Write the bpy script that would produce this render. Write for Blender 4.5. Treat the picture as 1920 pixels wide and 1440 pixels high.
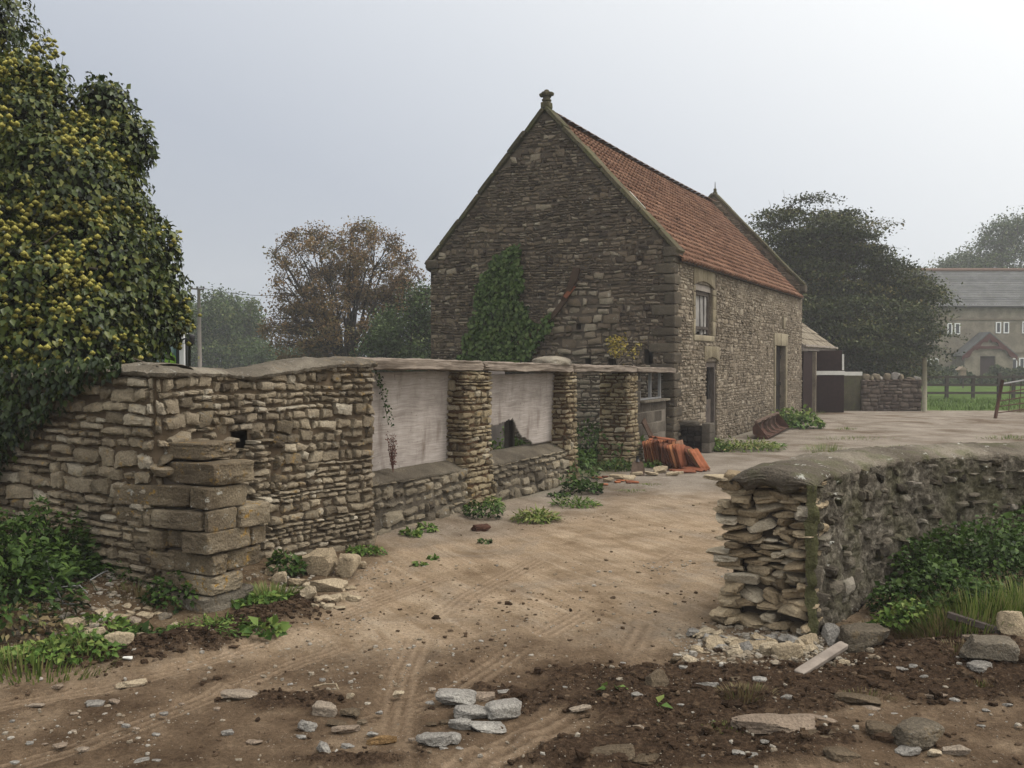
import bpy, math, random
import numpy as np
from mathutils import Vector, Matrix, Quaternion

for o in list(bpy.data.objects):
    bpy.data.objects.remove(o)
SC = bpy.context.scene
COL = SC.collection

# ------------------------------------------------------------------ camera, sky, sun, exposure
EYE, FPX, HOR = 1.8, 1787.0, 676.0          # eye height, focal length and horizon of the 1920 px photo
cam = bpy.data.cameras.new('camera')
cam.sensor_width = 36.0
cam.lens = 36.0 * FPX / 1920.0
cam.clip_start, cam.clip_end = 0.05, 2000
camo = bpy.data.objects.new('camera', cam)
COL.objects.link(camo)
camo.location = (0, 0, EYE)
camo.rotation_euler = (math.radians(90) - math.atan((720 - HOR) / FPX), 0, 0)
SC.camera = camo

SUN_EL, SUN_AZ = math.radians(55), math.radians(85)     # azimuth clockwise from +Y
world = bpy.data.worlds.new('World')
SC.world = world
world.use_nodes = True
wn = world.node_tree.nodes
wl = world.node_tree.links
wn.clear()
w_out = wn.new('ShaderNodeOutputWorld')
sky = wn.new('ShaderNodeTexSky')
sky.sky_type = 'NISHITA'
sky.sun_disc = False
sky.sun_elevation = SUN_EL
sky.sun_rotation = SUN_AZ
sky.dust_density = 6
sky.air_density = 1
b_sky = wn.new('ShaderNodeBackground')
b_sky.inputs['Strength'].default_value = 0.06
wl.new(sky.outputs[0], b_sky.inputs['Color'])
# overcast veil: brighter high up and towards the hidden sun
tc = wn.new('ShaderNodeTexCoord')
dot = wn.new('ShaderNodeVectorMath'); dot.operation = 'DOT_PRODUCT'
nrm = wn.new('ShaderNodeVectorMath'); nrm.operation = 'NORMALIZE'
wl.new(tc.outputs['Generated'], nrm.inputs[0])
_v = Vector((0.45, -0.25, 0.86)).normalized()
dot.inputs[1].default_value = _v
wl.new(nrm.outputs[0], dot.inputs[0])
ramp = wn.new('ShaderNodeValToRGB')
cr = ramp.color_ramp
cr.elements[0].position = 0.0; cr.elements[0].color = (0.235, 0.258, 0.31, 1)
cr.elements[1].position = 1.0; cr.elements[1].color = (1.85, 1.77, 1.66, 1)
e = cr.elements.new(0.22); e.color = (0.36, 0.39, 0.45, 1)
e = cr.elements.new(0.34); e.color = (0.53, 0.555, 0.595, 1)
e = cr.elements.new(0.50); e.color = (0.79, 0.80, 0.80, 1)
e = cr.elements.new(0.62); e.color = (1.02, 0.99, 0.95, 1)
e = cr.elements.new(0.80); e.color = (1.5, 1.44, 1.36, 1)
mad = wn.new('ShaderNodeMath'); mad.operation = 'MULTIPLY_ADD'; mad.inputs[1].default_value = 1 / 1.5; mad.inputs[2].default_value = 0.5 / 1.5
wl.new(dot.outputs['Value'], mad.inputs[0]); wl.new(mad.outputs[0], ramp.inputs[0])
b_ov = wn.new('ShaderNodeBackground')
b_ov.inputs['Strength'].default_value = 1.0
wl.new(ramp.outputs[0], b_ov.inputs['Color'])
w_mix = wn.new('ShaderNodeMixShader')
w_mix.inputs[0].default_value = 0.88
wl.new(b_sky.outputs[0], w_mix.inputs[1])
wl.new(b_ov.outputs[0], w_mix.inputs[2])
wl.new(w_mix.outputs[0], w_out.inputs['Surface'])

sun = bpy.data.lights.new('sun', 'SUN')
sun.energy = 1.5
sun.angle = math.radians(22)
sun.color = (1.0, 0.95, 0.88)
suno = bpy.data.objects.new('sun', sun)
COL.objects.link(suno)
_sd = Vector((math.sin(SUN_AZ) * math.cos(SUN_EL), math.cos(SUN_AZ) * math.cos(SUN_EL), math.sin(SUN_EL)))
suno.rotation_euler = (-_sd).to_track_quat('-Z', 'Y').to_euler()

SC.view_settings.view_transform = 'Standard'
SC.view_settings.look = 'None'
SC.view_settings.exposure = 0.52
SC.view_settings.gamma = 1.0
SC.render.engine = 'CYCLES'
SC.cycles.use_denoising = True
SC.cycles.max_bounces = 6
SC.cycles.diffuse_bounces = 3
SC.cycles.transparent_max_bounces = 4
SC.cycles.volume_bounces = 2
SC.cycles.caustics_reflective = False
SC.cycles.caustics_refractive = False

# ------------------------------------------------------------------ noise and mesh helpers
def RNG(seed):
    return np.random.default_rng(seed)

def _hash(ix, iy, iz, seed):
    h = (ix.astype(np.int64) * 374761393 + iy.astype(np.int64) * 668265263 + iz.astype(np.int64) * 2147483647 + seed * 1274126177) & 0xffffffff
    h = ((h ^ (h >> 13)) * 1274126177) & 0xffffffff
    h = ((h ^ (h >> 16)) * 2246822519) & 0xffffffff
    return ((h ^ (h >> 15)) & 0xffffff) / float(0xffffff) * 2 - 1

def vnoise(P, seed=0):
    P = np.asarray(P, float)
    I = np.floor(P).astype(np.int64)
    f = P - I
    f = f * f * (3 - 2 * f)
    r = 0
    for dx in (0, 1):
        for dy in (0, 1):
            for dz in (0, 1):
                w = (f[:, 0] if dx else 1 - f[:, 0]) * (f[:, 1] if dy else 1 - f[:, 1]) * (f[:, 2] if dz else 1 - f[:, 2])
                r = r + w * _hash(I[:, 0] + dx, I[:, 1] + dy, I[:, 2] + dz, seed)
    return r

def fbm(P, octaves=3, seed=0, gain=0.5):
    P = np.asarray(P, float)
    s, a, t = 0, 1.0, 0
    for k in range(octaves):
        s = s + a * vnoise(P * (2.03 ** k) + 17.3 * k, seed + k)
        t += a
        a *= gain
    return s / t

def fbm2(x, y, scale, octaves=3, seed=0, gain=0.5):
    x = np.asarray(x, float); sh = x.shape
    P = np.stack([x.ravel() * scale, np.asarray(y, float).ravel() * scale, np.zeros(x.size)], 1)
    return fbm(P, octaves, seed, gain).reshape(sh)

def sstep(a, b, x):
    t = np.clip((x - a) / (b - a), 0, 1)
    return t * t * (3 - 2 * t)

ORG = {}

def tag(o, label=None, cat=None, group=None, kind=None):
    if label: o['label'] = label
    if cat: o['category'] = cat
    if group: o['group'] = group
    if kind or label: o['kind'] = kind or 'thing'
    return o

def thing(name, loc, label, cat, group=None, rz=0.0):
    o = bpy.data.objects.new(name, None)
    o.empty_display_size = 0.2
    COL.objects.link(o)
    o.location = loc
    o.rotation_euler = (0, 0, rz)
    ORG[o.name] = np.array(loc, float)
    return tag(o, label, cat, group)

def rotz(a):
    c, s = math.cos(a), math.sin(a)
    return np.array([[c, -s, 0], [s, c, 0], [0, 0, 1.0]])

def eul(rx, ry, rz):
    return np.array(Matrix.Rotation(rz, 3, 'Z') @ Matrix.Rotation(ry, 3, 'Y') @ Matrix.Rotation(rx, 3, 'X'))

class Geo:
    """collects vertices and faces in world coordinates, builds ONE mesh object"""
    def __init__(s):
        s.V, s.Q, s.T, s.N, s.A, s.n = [], [], [], [], [], 0

    def add(s, V, quads=None, tris=None, tint=0.5, ngons=None):
        V = np.asarray(V, float)
        if quads is not None and len(quads): s.Q.append(np.asarray(quads, np.int64) + s.n)
        if tris is not None and len(tris): s.T.append(np.asarray(tris, np.int64) + s.n)
        for g in (ngons or []): s.N.append([i + s.n for i in g])
        s.V.append(V)
        s.A.append(np.full(len(V), tint, float) if np.isscalar(tint) else np.asarray(tint, float))
        s.n += len(V)
        return s

    def box(s, c, size, R=None, tint=0.5):
        h = np.array(size, float) / 2
        v = np.array([[x, y, z] for x in (-1, 1) for y in (-1, 1) for z in (-1, 1)], float) * h
        if R is not None: v = v @ np.asarray(R).T
        q = [(0, 1, 3, 2), (4, 6, 7, 5), (0, 4, 5, 1), (2, 3, 7, 6), (0, 2, 6, 4), (1, 5, 7, 3)]
        return s.add(v + np.array(c, float), q, tint=tint)

    def prism(s, pts, off, tint=0.5):
        """extrude a planar polygon (Nx3) by vector off"""
        p = np.asarray(pts, float); n = len(p)
        V = np.concatenate([p, p + np.asarray(off, float)])
        q = [(i, (i + 1) % n, n + (i + 1) % n, n + i) for i in range(n)]
        return s.add(V, q, tint=tint, ngons=[list(range(n))[::-1], list(range(n, 2 * n))])

    def tube(s, pts, rad, n=6, tint=0.5, cap=True):
        p = np.asarray(pts, float); m = len(p)
        rad = np.full(m, rad, float) if np.isscalar(rad) else np.asarray(rad, float)
        t = np.gradient(p, axis=0); t /= np.linalg.norm(t, axis=1)[:, None] + 1e-9
        ref = np.array([0, 0, 1.0]) if abs(t[0, 2]) < 0.9 else np.array([1.0, 0, 0])
        a = np.cross(t, ref); a /= np.linalg.norm(a, axis=1)[:, None] + 1e-9
        b = np.cross(t, a)
        ang = np.arange(n) * 2 * math.pi / n
        V = p[:, None, :] + rad[:, None, None] * (np.cos(ang)[None, :, None] * a[:, None, :] + np.sin(ang)[None, :, None] * b[:, None, :])
        i = np.arange(m - 1)[:, None] * n; j = np.arange(n)[None, :]; j2 = (j + 1) % n
        q = np.stack([i + j, i + j2, i + n + j2, i + n + j], -1).reshape(-1, 4)
        ng = [list(range(n)), list(range((m - 1) * n, m * n))[::-1]] if cap else None
        return s.add(V.reshape(-1, 3), q, tint=tint, ngons=ng)

    def grid(s, P, tint=0.5):
        """P: (a,b,3) grid of points"""
        a, b = P.shape[:2]
        i = np.arange(a - 1)[:, None] * b; j = np.arange(b - 1)[None, :]
        q = np.stack([i + j, i + j + 1, i + b + j + 1, i + b + j], -1).reshape(-1, 4)
        return s.add(P.reshape(-1, 3), q, tint=tint if np.isscalar(tint) else np.asarray(tint).ravel())

    def build(s, name, mat, parent=None, origin=None, smooth=True, attrs=None, bevel=0, sharp=0):
        V = np.concatenate(s.V)
        if origin is None:
            origin = ORG[parent.name] if parent is not None else np.zeros(3)
        origin = np.array(origin, float)
        V = V - origin
        Q = np.concatenate(s.Q) if s.Q else np.zeros((0, 4), np.int64)
        T = np.concatenate(s.T) if s.T else np.zeros((0, 3), np.int64)
        me = bpy.data.meshes.new(name)
        me.vertices.add(len(V)); me.vertices.foreach_set('co', V.astype(np.float32).ravel())
        nn = [len(g) for g in s.N]
        loops = np.concatenate([Q.ravel(), T.ravel(), np.array([i for g in s.N for i in g], np.int64)])
        me.loops.add(len(loops)); me.loops.foreach_set('vertex_index', loops.astype(np.int32))
        tot = np.concatenate([np.full(len(Q), 4), np.full(len(T), 3), np.array(nn, int)]).astype(np.int32)
        st = np.concatenate([[0], np.cumsum(tot)[:-1]]).astype(np.int32) if len(tot) else tot
        me.polygons.add(len(tot)); me.polygons.foreach_set('loop_start', st); me.polygons.foreach_set('loop_total', tot)
        me.polygons.foreach_set('use_smooth', np.full(len(tot), smooth, bool))
        at = me.attributes.new('tint', 'FLOAT', 'POINT')
        at.data.foreach_set('value', np.concatenate(s.A).astype(np.float32))
        for k, val in (attrs or {}).items():
            at = me.attributes.new(k, 'FLOAT', 'POINT')
            at.data.foreach_set('value', np.asarray(val, np.float32).ravel())
        me.update(calc_edges=True); me.validate()
        if sharp: me.set_sharp_from_angle(angle=math.radians(sharp))
        if mat is not None: me.materials.append(mat)
        o = bpy.data.objects.new(name, me)
        COL.objects.link(o)
        if parent is not None:
            o.parent = parent
        else:
            o.location = origin
        ORG[o.name] = origin
        if bevel:
            b = o.modifiers.new('bevel', 'BEVEL'); b.width = bevel; b.segments = 2; b.limit_method = 'ANGLE'
        return o

def g2(px, py, z=0.0):
    """ground point under a pixel of the photograph"""
    Y = (EYE - z) * FPX / (py - HOR)
    return np.array([(px - 960) / FPX * Y, Y])

# ------------------------------------------------------------------ materials
class NT:
    def __init__(s, name):
        s.m = bpy.data.materials.new(name); s.m.use_nodes = True
        s.t = s.m.node_tree; s.t.nodes.clear()
        s.out = s.t.nodes.new('ShaderNodeOutputMaterial')
    def n(s, typ, ins=None, **props):
        nd = s.t.nodes.new('ShaderNode' + typ)
        for k, v in props.items(): setattr(nd, k, v)
        for k, v in (ins or {}).items(): s.set(nd.inputs[k], v)
        return nd
    def set(s, sock, v):
        if hasattr(v, 'is_output') or hasattr(v, 'links'): s.t.links.new(v, sock)
        else: sock.default_value = (tuple(v) + (1,) if isinstance(v, (tuple, list)) and len(v) == 3 and sock.type == 'RGBA' else v)
    def attr(s, name): return s.n('Attribute', attribute_name=name).outputs['Fac']
    def co(s, kind='Object', scale=None):
        c = s.n('TexCoord').outputs[kind]
        if scale is not None: c = s.n('Mapping', {'Vector': c, 'Scale': scale}).outputs[0]
        return c
    def noise(s, co, scale, detail=3, rough=0.55, dist=0.0):
        return s.n('TexNoise', {'Vector': co, 'Scale': scale, 'Detail': detail, 'Roughness': rough, 'Distortion': dist}).outputs['Fac']
    def ramp(s, fac, stops, interp='LINEAR'):
        r = s.n('ValToRGB', {'Fac': fac}); c = r.color_ramp; c.interpolation = interp
        while len(c.elements) < len(stops): c.elements.new(0.5)
        for e, (p, v) in zip(c.elements, sorted(stops, key=lambda q: q[0])):
            e.position = p; e.color = (v, v, v, 1) if np.isscalar(v) else tuple(v) + (1,)
        return r.outputs['Color']
    def mix(s, fac, a, b, mode='MIX'):
        m = s.n('Mix', data_type='RGBA', blend_type=mode)
        s.set(m.inputs[0], fac); s.set(m.inputs[6], a); s.set(m.inputs[7], b)
        return m.outputs[2]
    def math(s, op, a, b=0.0, c=0.0):
        m = s.n('Math', operation=op); s.set(m.inputs[0], a); s.set(m.inputs[1], b); s.set(m.inputs[2], c)
        return m.outputs[0]
    def bump(s, h, strength=0.4, dist=0.01, nrm=None):
        b = s.n('Bump', {'Height': h, 'Strength': strength, 'Distance': dist})
        if nrm is not None: s.set(b.inputs['Normal'], nrm)
        return b.outputs[0]
    def done(s, col, rough=0.9, bump=None, spec=0.3, metal=0.0, trans=None):
        p = s.n('BsdfPrincipled', {'Base Color': col, 'Roughness': rough, 'Specular IOR Level': spec, 'Metallic': metal})
        if bump is not None: s.set(p.inputs['Normal'], bump)
        sh = p.outputs[0]
        if trans is not None:
            tr = s.n('BsdfTranslucent', {'Color': trans[1]})
            mx = s.n('MixShader', {0: trans[0]}); s.t.links.new(sh, mx.inputs[1]); s.t.links.new(tr.outputs[0], mx.inputs[2]); sh = mx.outputs[0]
        s.t.links.new(sh, s.out.inputs['Surface'])
        return s.m

def stone_mat(name, cols, orange=0.0, white=0.0, moss=0.0, dark=0.3, bump=0.5, bscale=45, mottle=0.35):
    """tint attribute picks the stone; noise adds mottling, weather stains and lichen"""
    t = NT(name); co = t.co()
    stops = [(i / max(1, len(cols) - 1), c) for i, c in enumerate(cols)]
    c = t.ramp(t.attr('tint'), stops)
    n1 = t.noise(co, 9, 4, 0.65)
    c = t.mix(mottle, c, t.ramp(n1, [(0.3, (0.25, 0.23, 0.2)), (0.7, (1, 0.98, 0.92))]), 'MULTIPLY')
    n2 = t.noise(co, 1.3, 3, 0.6)
    c = t.mix(t.ramp(n2, [(0.42, dark), (0.62, 0.0)]), c, t.mix(1.0, c, (0.42, 0.4, 0.4), 'MULTIPLY'))
    n3 = t.noise(co, 70, 3, 0.7)
    c = t.mix(0.6, c, t.ramp(n3, [(0.28, 0.3), (0.68, 1.15)]), 'MULTIPLY')
    if orange:
        m = t.math('MULTIPLY', t.ramp(t.noise(co, 16, 4, 0.7), [(0.56, 0.0), (0.66, 1.0)]), t.ramp(t.noise(co, 1.7, 2), [(0.45, 0.0), (0.6, orange)]))
        c = t.mix(m, c, t.ramp(n3, [(0.3, (0.22, 0.13, 0.03)), (0.7, (0.36, 0.22, 0.05))]))
    if white:
        m = t.math('MULTIPLY', t.ramp(t.noise(co, 11, 5, 0.75, 0.4), [(0.61, 0.0), (0.66, 1.0)]), white)
        c = t.mix(m, c, (0.42, 0.42, 0.38))
    if moss:
        m = t.math('MULTIPLY', t.ramp(t.noise(co, 3.5, 5, 0.7), [(0.5, 0.0), (0.66, 1.0)]), moss)
        c = t.mix(m, c, (0.07, 0.085, 0.025))
    h = t.math('ADD', t.math('MULTIPLY', t.noise(co, bscale, 5, 0.7), 1.0), t.math('MULTIPLY', n3, 0.6))
    return t.done(c, 0.93, t.bump(h, min(1.0, bump * 1.5), 0.03), 0.04)

def plain(name, col, rough=0.8, var=0.3, scale=8, bump=0.2, metal=0.0, spec=0.06):
    t = NT(name); co = t.co()
    n = t.noise(co, scale, 5, 0.65)
    c = t.mix(var, col, t.ramp(n, [(0.3, 0.3), (0.7, 1.25)]), 'MULTIPLY')
    return t.done(c, rough, t.bump(t.noise(co, scale * 6, 4), bump, 0.01) if bump else None, spec, metal)

def leaf_mat(name, cols, rough=0.5, spec=0.12, trans=0.2, var=0.4):
    t = NT(name)
    c = t.ramp(t.attr('tint'), [(i / (len(cols) - 1), c) for i, c in enumerate(cols)])
    n = t.noise(t.co(), 1.3, 2)
    c = t.mix(var, c, t.ramp(n, [(0.3, 0.45), (0.7, 1.2)]), 'MULTIPLY')
    return t.done(c, rough, None, spec, 0.0, (trans, c))

def wood_mat(name, dark, light, scale=(3, 3, 40), rough=0.85, bump=0.4):
    t = NT(name); co = t.co('Object', scale)
    n = t.noise(co, 1.0, 6, 0.7, 0.6)
    c = t.mix(n, dark, light)
    c = t.mix(0.5, c, t.ramp(t.noise(t.co(), 5, 4), [(0.3, 0.4), (0.7, 1.15)]), 'MULTIPLY')
    c = t.mix(0.35, c, t.ramp(t.attr('tint'), [(0, 0.45), (1, 1.4)]), 'MULTIPLY')
    return t.done(c, rough, t.bump(n, bump, 0.01), 0.05)

LIME = [(0.12, 0.1, 0.074), (0.23, 0.195, 0.14), (0.325, 0.277, 0.203), (0.4, 0.343, 0.25), (0.5, 0.455, 0.365)]
M = {}
M['wall'] = stone_mat('boundary stone', LIME, orange=0.55, white=0.25, dark=0.5)
M['pillar'] = stone_mat('pillar stone', [(0.13, 0.104, 0.07), (0.235, 0.192, 0.125), (0.315, 0.262, 0.172), (0.385, 0.325, 0.215), (0.47, 0.42, 0.32)], orange=0.5, white=0.3, dark=0.35)
M['block'] = stone_mat('ashlar block', [(0.22, 0.18, 0.125), (0.34, 0.285, 0.2), (0.43, 0.37, 0.27)], orange=1.3, white=0.7, dark=0.9, bscale=30, bump=0.7)
M['gable'] = stone_mat('weathered gable stone', [(0.06, 0.049, 0.042), (0.115, 0.092, 0.074), (0.17, 0.136, 0.105), (0.215, 0.174, 0.132), (0.35, 0.305, 0.24)], orange=0.25, white=0.5, dark=0.35)
M['side'] = stone_mat('side wall stone', [(0.15, 0.124, 0.094), (0.235, 0.196, 0.148), (0.31, 0.262, 0.2), (0.36, 0.308, 0.24), (0.44, 0.39, 0.31)], orange=0.12, white=0.25, dark=0.4)
M['low'] = stone_mat('low wall stone', [(0.14, 0.122, 0.095), (0.22, 0.192, 0.145), (0.29, 0.252, 0.185), (0.36, 0.32, 0.245)], orange=0.35, white=0.6, dark=0.6)
M['rwall'] = stone_mat('dark rubble stone', [(0.05, 0.044, 0.036), (0.11, 0.097, 0.078), (0.16, 0.142, 0.112), (0.24, 0.215, 0.172), (0.4, 0.37, 0.32)], orange=0.1, white=0.85, moss=0.3, dark=0.6)
M['fresh'] = stone_mat('fresh broken stone', [(0.21, 0.165, 0.11), (0.35, 0.275, 0.18), (0.47, 0.38, 0.255), (0.54, 0.455, 0.325), (0.6, 0.54, 0.43)], orange=0.0, white=0.15, dark=0.2)
M['quoin'] = stone_mat('dressed limestone', [(0.2, 0.17, 0.115), (0.27, 0.235, 0.165), (0.34, 0.3, 0.22)], orange=0.05, white=0.1, dark=0.45, bump=0.25)
M['mortar'] = plain('earth mortar', (0.095, 0.072, 0.048), 0.95, 0.6, 6, 0.6)
M['mortar_dark'] = plain('dark mortar', (0.095, 0.078, 0.062), 0.95, 0.6, 6, 0.6)
M['mortar_grey'] = stone_mat('lime mortar', [(0.10, 0.09, 0.07), (0.16, 0.14, 0.11), (0.2, 0.175, 0.135)], white=0.2, orange=0.1, dark=0.6, bump=0.8, bscale=25)
M['cap'] = stone_mat('mortar coping', [(0.17, 0.152, 0.122), (0.25, 0.225, 0.182), (0.33, 0.3, 0.245)], orange=0.25, white=0.5, dark=0.7, bump=0.6, bscale=25)
M['capr'] = stone_mat('worn mortar coping', [(0.17, 0.15, 0.12), (0.26, 0.232, 0.188), (0.35, 0.315, 0.258)], orange=0.0, white=0.9, moss=0.45, dark=0.7, bump=0.8, bscale=25)
M['tile'] = stone_mat('clay roof tile', [(0.12, 0.066, 0.046), (0.18, 0.098, 0.067), (0.225, 0.125, 0.084), (0.28, 0.168, 0.115)], white=0.25, orange=0.0, dark=0.45, mottle=0.3, bump=0.2)
t = NT('stacked clay tile'); co = t.co()
c = t.ramp(t.n('ObjectInfo').outputs['Random'], [(0.0, (0.1, 0.045, 0.03)), (0.3, (0.17, 0.065, 0.038)), (0.6, (0.24, 0.09, 0.048)), (0.85, (0.28, 0.125, 0.062)), (1.0, (0.15, 0.1, 0.075))])
c = t.mix(0.55, c, t.ramp(t.noise(co, 9, 5, 0.7), [(0.3, (0.3, 0.28, 0.26)), (0.65, (1.1, 1.05, 1.0))]), 'MULTIPLY')
M['tilenew'] = t.done(c, 0.9, t.bump(t.noise(co, 60, 4, 0.7), 0.4, 0.01), 0.05)
M['tiledark'] = stone_mat('dirty clay tile', [(0.09, 0.06, 0.045), (0.13, 0.09, 0.07)], dark=0.4)
M['wood'] = wood_mat('weathered wood', (0.13, 0.11, 0.095), (0.32, 0.29, 0.26))
M['beam'] = wood_mat('weathered beam', (0.06, 0.046, 0.036), (0.3, 0.255, 0.21), (5, 5, 26), bump=1.0)
M['darkwood'] = wood_mat('dark old wood', (0.035, 0.028, 0.024), (0.1, 0.085, 0.075))
M['greywood'] = wood_mat('grey door boards', (0.07, 0.06, 0.055), (0.17, 0.155, 0.145), (20, 20, 1.5))
M['rust'] = plain('rusty steel', (0.07, 0.036, 0.026), 0.85, 0.7, 12, 0.4)
M['rustsheet'] = plain('maroon rusty sheet', (0.022, 0.0125, 0.0115), 0.8, 0.7, 9, 0.3)
M['white'] = plain('dull white paint', (0.5, 0.5, 0.47), 0.6, 0.25, 6, 0.05)
M['black'] = plain('black plastic', (0.012, 0.012, 0.013), 0.4, 0.2, 6, 0.0, 0.0, 0.3)
M['oldplank'] = wood_mat('old plank', (0.1, 0.082, 0.068), (0.33, 0.29, 0.25), (9, 9, 9), bump=0.8)
M['interior_dark'] = wood_mat('dark interior boards', (0.008, 0.007, 0.006), (0.035, 0.031, 0.028), (20, 20, 1.5))  # near-black tone stands for the shaded interior behind the openings
M['void'] = plain('dark interior', (0.012, 0.011, 0.010), 1.0, 0.2, 3, 0.0)
# ------------------------------------------------------------------ stone wall builder
def layout(L, H, course=(0.06, 0.13), length=(0.12, 0.36), band=(0.15, 0.27), seed=0, u0=0.0, v0=0.0):
    R = RNG(seed); out = []; v = v0
    cm = sum(course) / 2
    while v < H:
        hb = R.uniform(*band); u = u0 - R.uniform(0, 0.25)
        while u < L:
            ls = R.uniform(0.35, 1.1)
            k = max(1, int(round(hb / R.uniform(*course))))
            cuts = np.cumsum(R.uniform(0.55, 1.45, k)); cuts = np.r_[0, cuts / cuts[-1]] * hb
            for i in range(k):
                uu = u; h = cuts[i + 1] - cuts[i]
                while uu < u + ls - 1e-6:
                    w = R.uniform(*length) * (0.55 + 0.5 * h / cm)
                    if u + ls - (uu + w) < 0.07: w = u + ls - uu
                    out.append((uu, uu + w, v + cuts[i], v + cuts[i + 1])); uu += w
            u += ls
        v += hb
    return np.array(out)

def clip_rects(rects, u0, u1, top=None, bot=None, holes=()):
    out = []
    for a, b, c, d in rects:
        a, b = max(a, u0), min(b, u1)
        m = (a + b) / 2
        if top is not None: d = min(d, min(top(a), top(b), top(m)) + 0.02)
        if bot is not None: c = max(c, bot(m))
        ok = True
        for (ha, hb, hc, hd) in holes:
            if a < hb and b > ha and c < hd and d > hc:
                opts = [(ha - a, (a, ha, c, d)), (b - hb, (hb, b, c, d)), ((hc - c) * 2, (a, b, c, hc)), ((d - hd) * 2, (a, b, hd, d))]
                q = max(opts, key=lambda z: z[0])
                if q[0] < 0.05: ok = False; break
                a, b, c, d = q[1]
        if ok and b - a > 0.035 and d - c > 0.025: out.append((a, b, c, d))
    return np.array(out)

def add_stones(geo, rects, mp, seed=0, gap=0.0038, bulge=0.02, rough=0.016, deep=0.045, jit=0.26, off=0.3, warp=0.025, tint_sd=0.27, na=9, nb=7, tilt=0.07, tint_mid=0.5, edge=0.014, tintfn=None):
    """rounded irregular stone faces in wall coordinates (u, v, w out of the wall)"""
    R = RNG(seed); n = len(rects)
    hu = (rects[:, 1] - rects[:, 0]) / 2 - gap; hv = (rects[:, 3] - rects[:, 2]) / 2 - gap
    hu = np.maximum(hu, 0.01); hv = np.maximum(hv, 0.008)
    cu = (rects[:, 0] + rects[:, 1]) / 2; cv = (rects[:, 2] + rects[:, 3]) / 2
    mn = np.minimum(hu, hv); e = np.minimum(0.38 * mn, edge)
    def nodes(h, k):
        inner = np.linspace(-1, 1, k - 2)
        return np.concatenate([-h[:, None], (h - e)[:, None] * inner[None, :], h[:, None]], 1)
    NU = nodes(hu, na); NV = nodes(hv, nb)
    U = np.repeat(NU[:, :, None], nb, 2); V = np.repeat(NV[:, None, :], na, 1)
    A = U / hu[:, None, None]; B = V / hv[:, None, None]
    rc = (mn * R.uniform(0.25, 0.75, n))[:, None, None]
    cc = (np.abs(A) ** 5) * (np.abs(B) ** 5)
    U = U - np.sign(A) * rc * 0.42 * cc; V = V - np.sign(B) * rc * 0.42 * cc
    ju = R.normal(0, jit, (n, 2, 2)) * np.minimum(hu, 0.06)[:, None, None]; jv = R.normal(0, jit, (n, 2, 2)) * np.minimum(hv, 0.06)[:, None, None] * 1.3
    fa, fb = (A + 1) / 2, (B + 1) / 2
    bl = lambda q: (q[:, 0, 0][:, None, None] * (1 - fa) * (1 - fb) + q[:, 1, 0][:, None, None] * fa * (1 - fb) + q[:, 0, 1][:, None, None] * (1 - fa) * fb + q[:, 1, 1][:, None, None] * fa * fb)
    U = U + bl(ju) + R.normal(0, 0.085, U.shape) * mn[:, None, None]
    V = V + bl(jv) + R.normal(0, 0.085, V.shape) * mn[:, None, None]
    ring0 = np.zeros((na, nb), bool); ring0[[0, -1], :] = True; ring0[:, [0, -1]] = True
    ring1 = np.zeros((na, nb), bool); ring1[1:-1, 1:-1] = True; ring1[2:-2, 2:-2] = False
    bg = bulge * R.uniform(0.6, 1.3, n)[:, None, None]
    W = bg * (1 - 0.18 * (A ** 2 + B ** 2))
    W = np.where(ring1[None], bg * 0.55, W)
    W = W + R.normal(0, bulge * off, n)[:, None, None] + R.normal(0, tilt, n)[:, None, None] * U * 0.6 + R.normal(0, tilt, n)[:, None, None] * V
    uu = U + cu[:, None, None]; vv = V + cv[:, None, None]
    P = np.stack([uu.ravel() * 13, vv.ravel() * 19, np.repeat(R.uniform(0, 99, n), na * nb)], 1)
    nz = fbm(P, 3, seed).reshape(W.shape)
    W = W + nz * rough + R.normal(0, 0.0022, W.shape)
    W = np.where(ring0[None], -deep, W)
    if warp:
        Pw = np.stack([uu.ravel() * 0.9, vv.ravel() * 1.3, np.full(uu.size, seed * 3.1)], 1)
        vv = vv + warp * fbm(Pw, 2, 5 + seed).reshape(vv.shape)
    X = mp(uu.ravel(), vv.ravel(), W.ravel())
    idx = np.arange(na * nb).reshape(na, nb)
    q = np.stack([idx[:-1, :-1], idx[1:, :-1], idx[1:, 1:], idx[:-1, 1:]], -1).reshape(-1, 4)
    Q = (q[None] + (np.arange(n) * na * nb)[:, None, None]).reshape(-1, 4)
    t = np.clip(R.normal(tint_mid, tint_sd, n), 0, 1)
    if tintfn is not None: t = np.clip(t + tintfn(cu, cv), 0, 1)
    geo.add(X, Q, tint=np.repeat(t, na * nb))
    return geo

def plane_map(O, U, N):
    O, U, N = (np.array(v, float) for v in (O, U, N))
    def mp(u, v, w):
        X = O[None] + np.outer(u, U) + np.outer(w, N); X[:, 2] += v
        return X
    return mp

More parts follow.
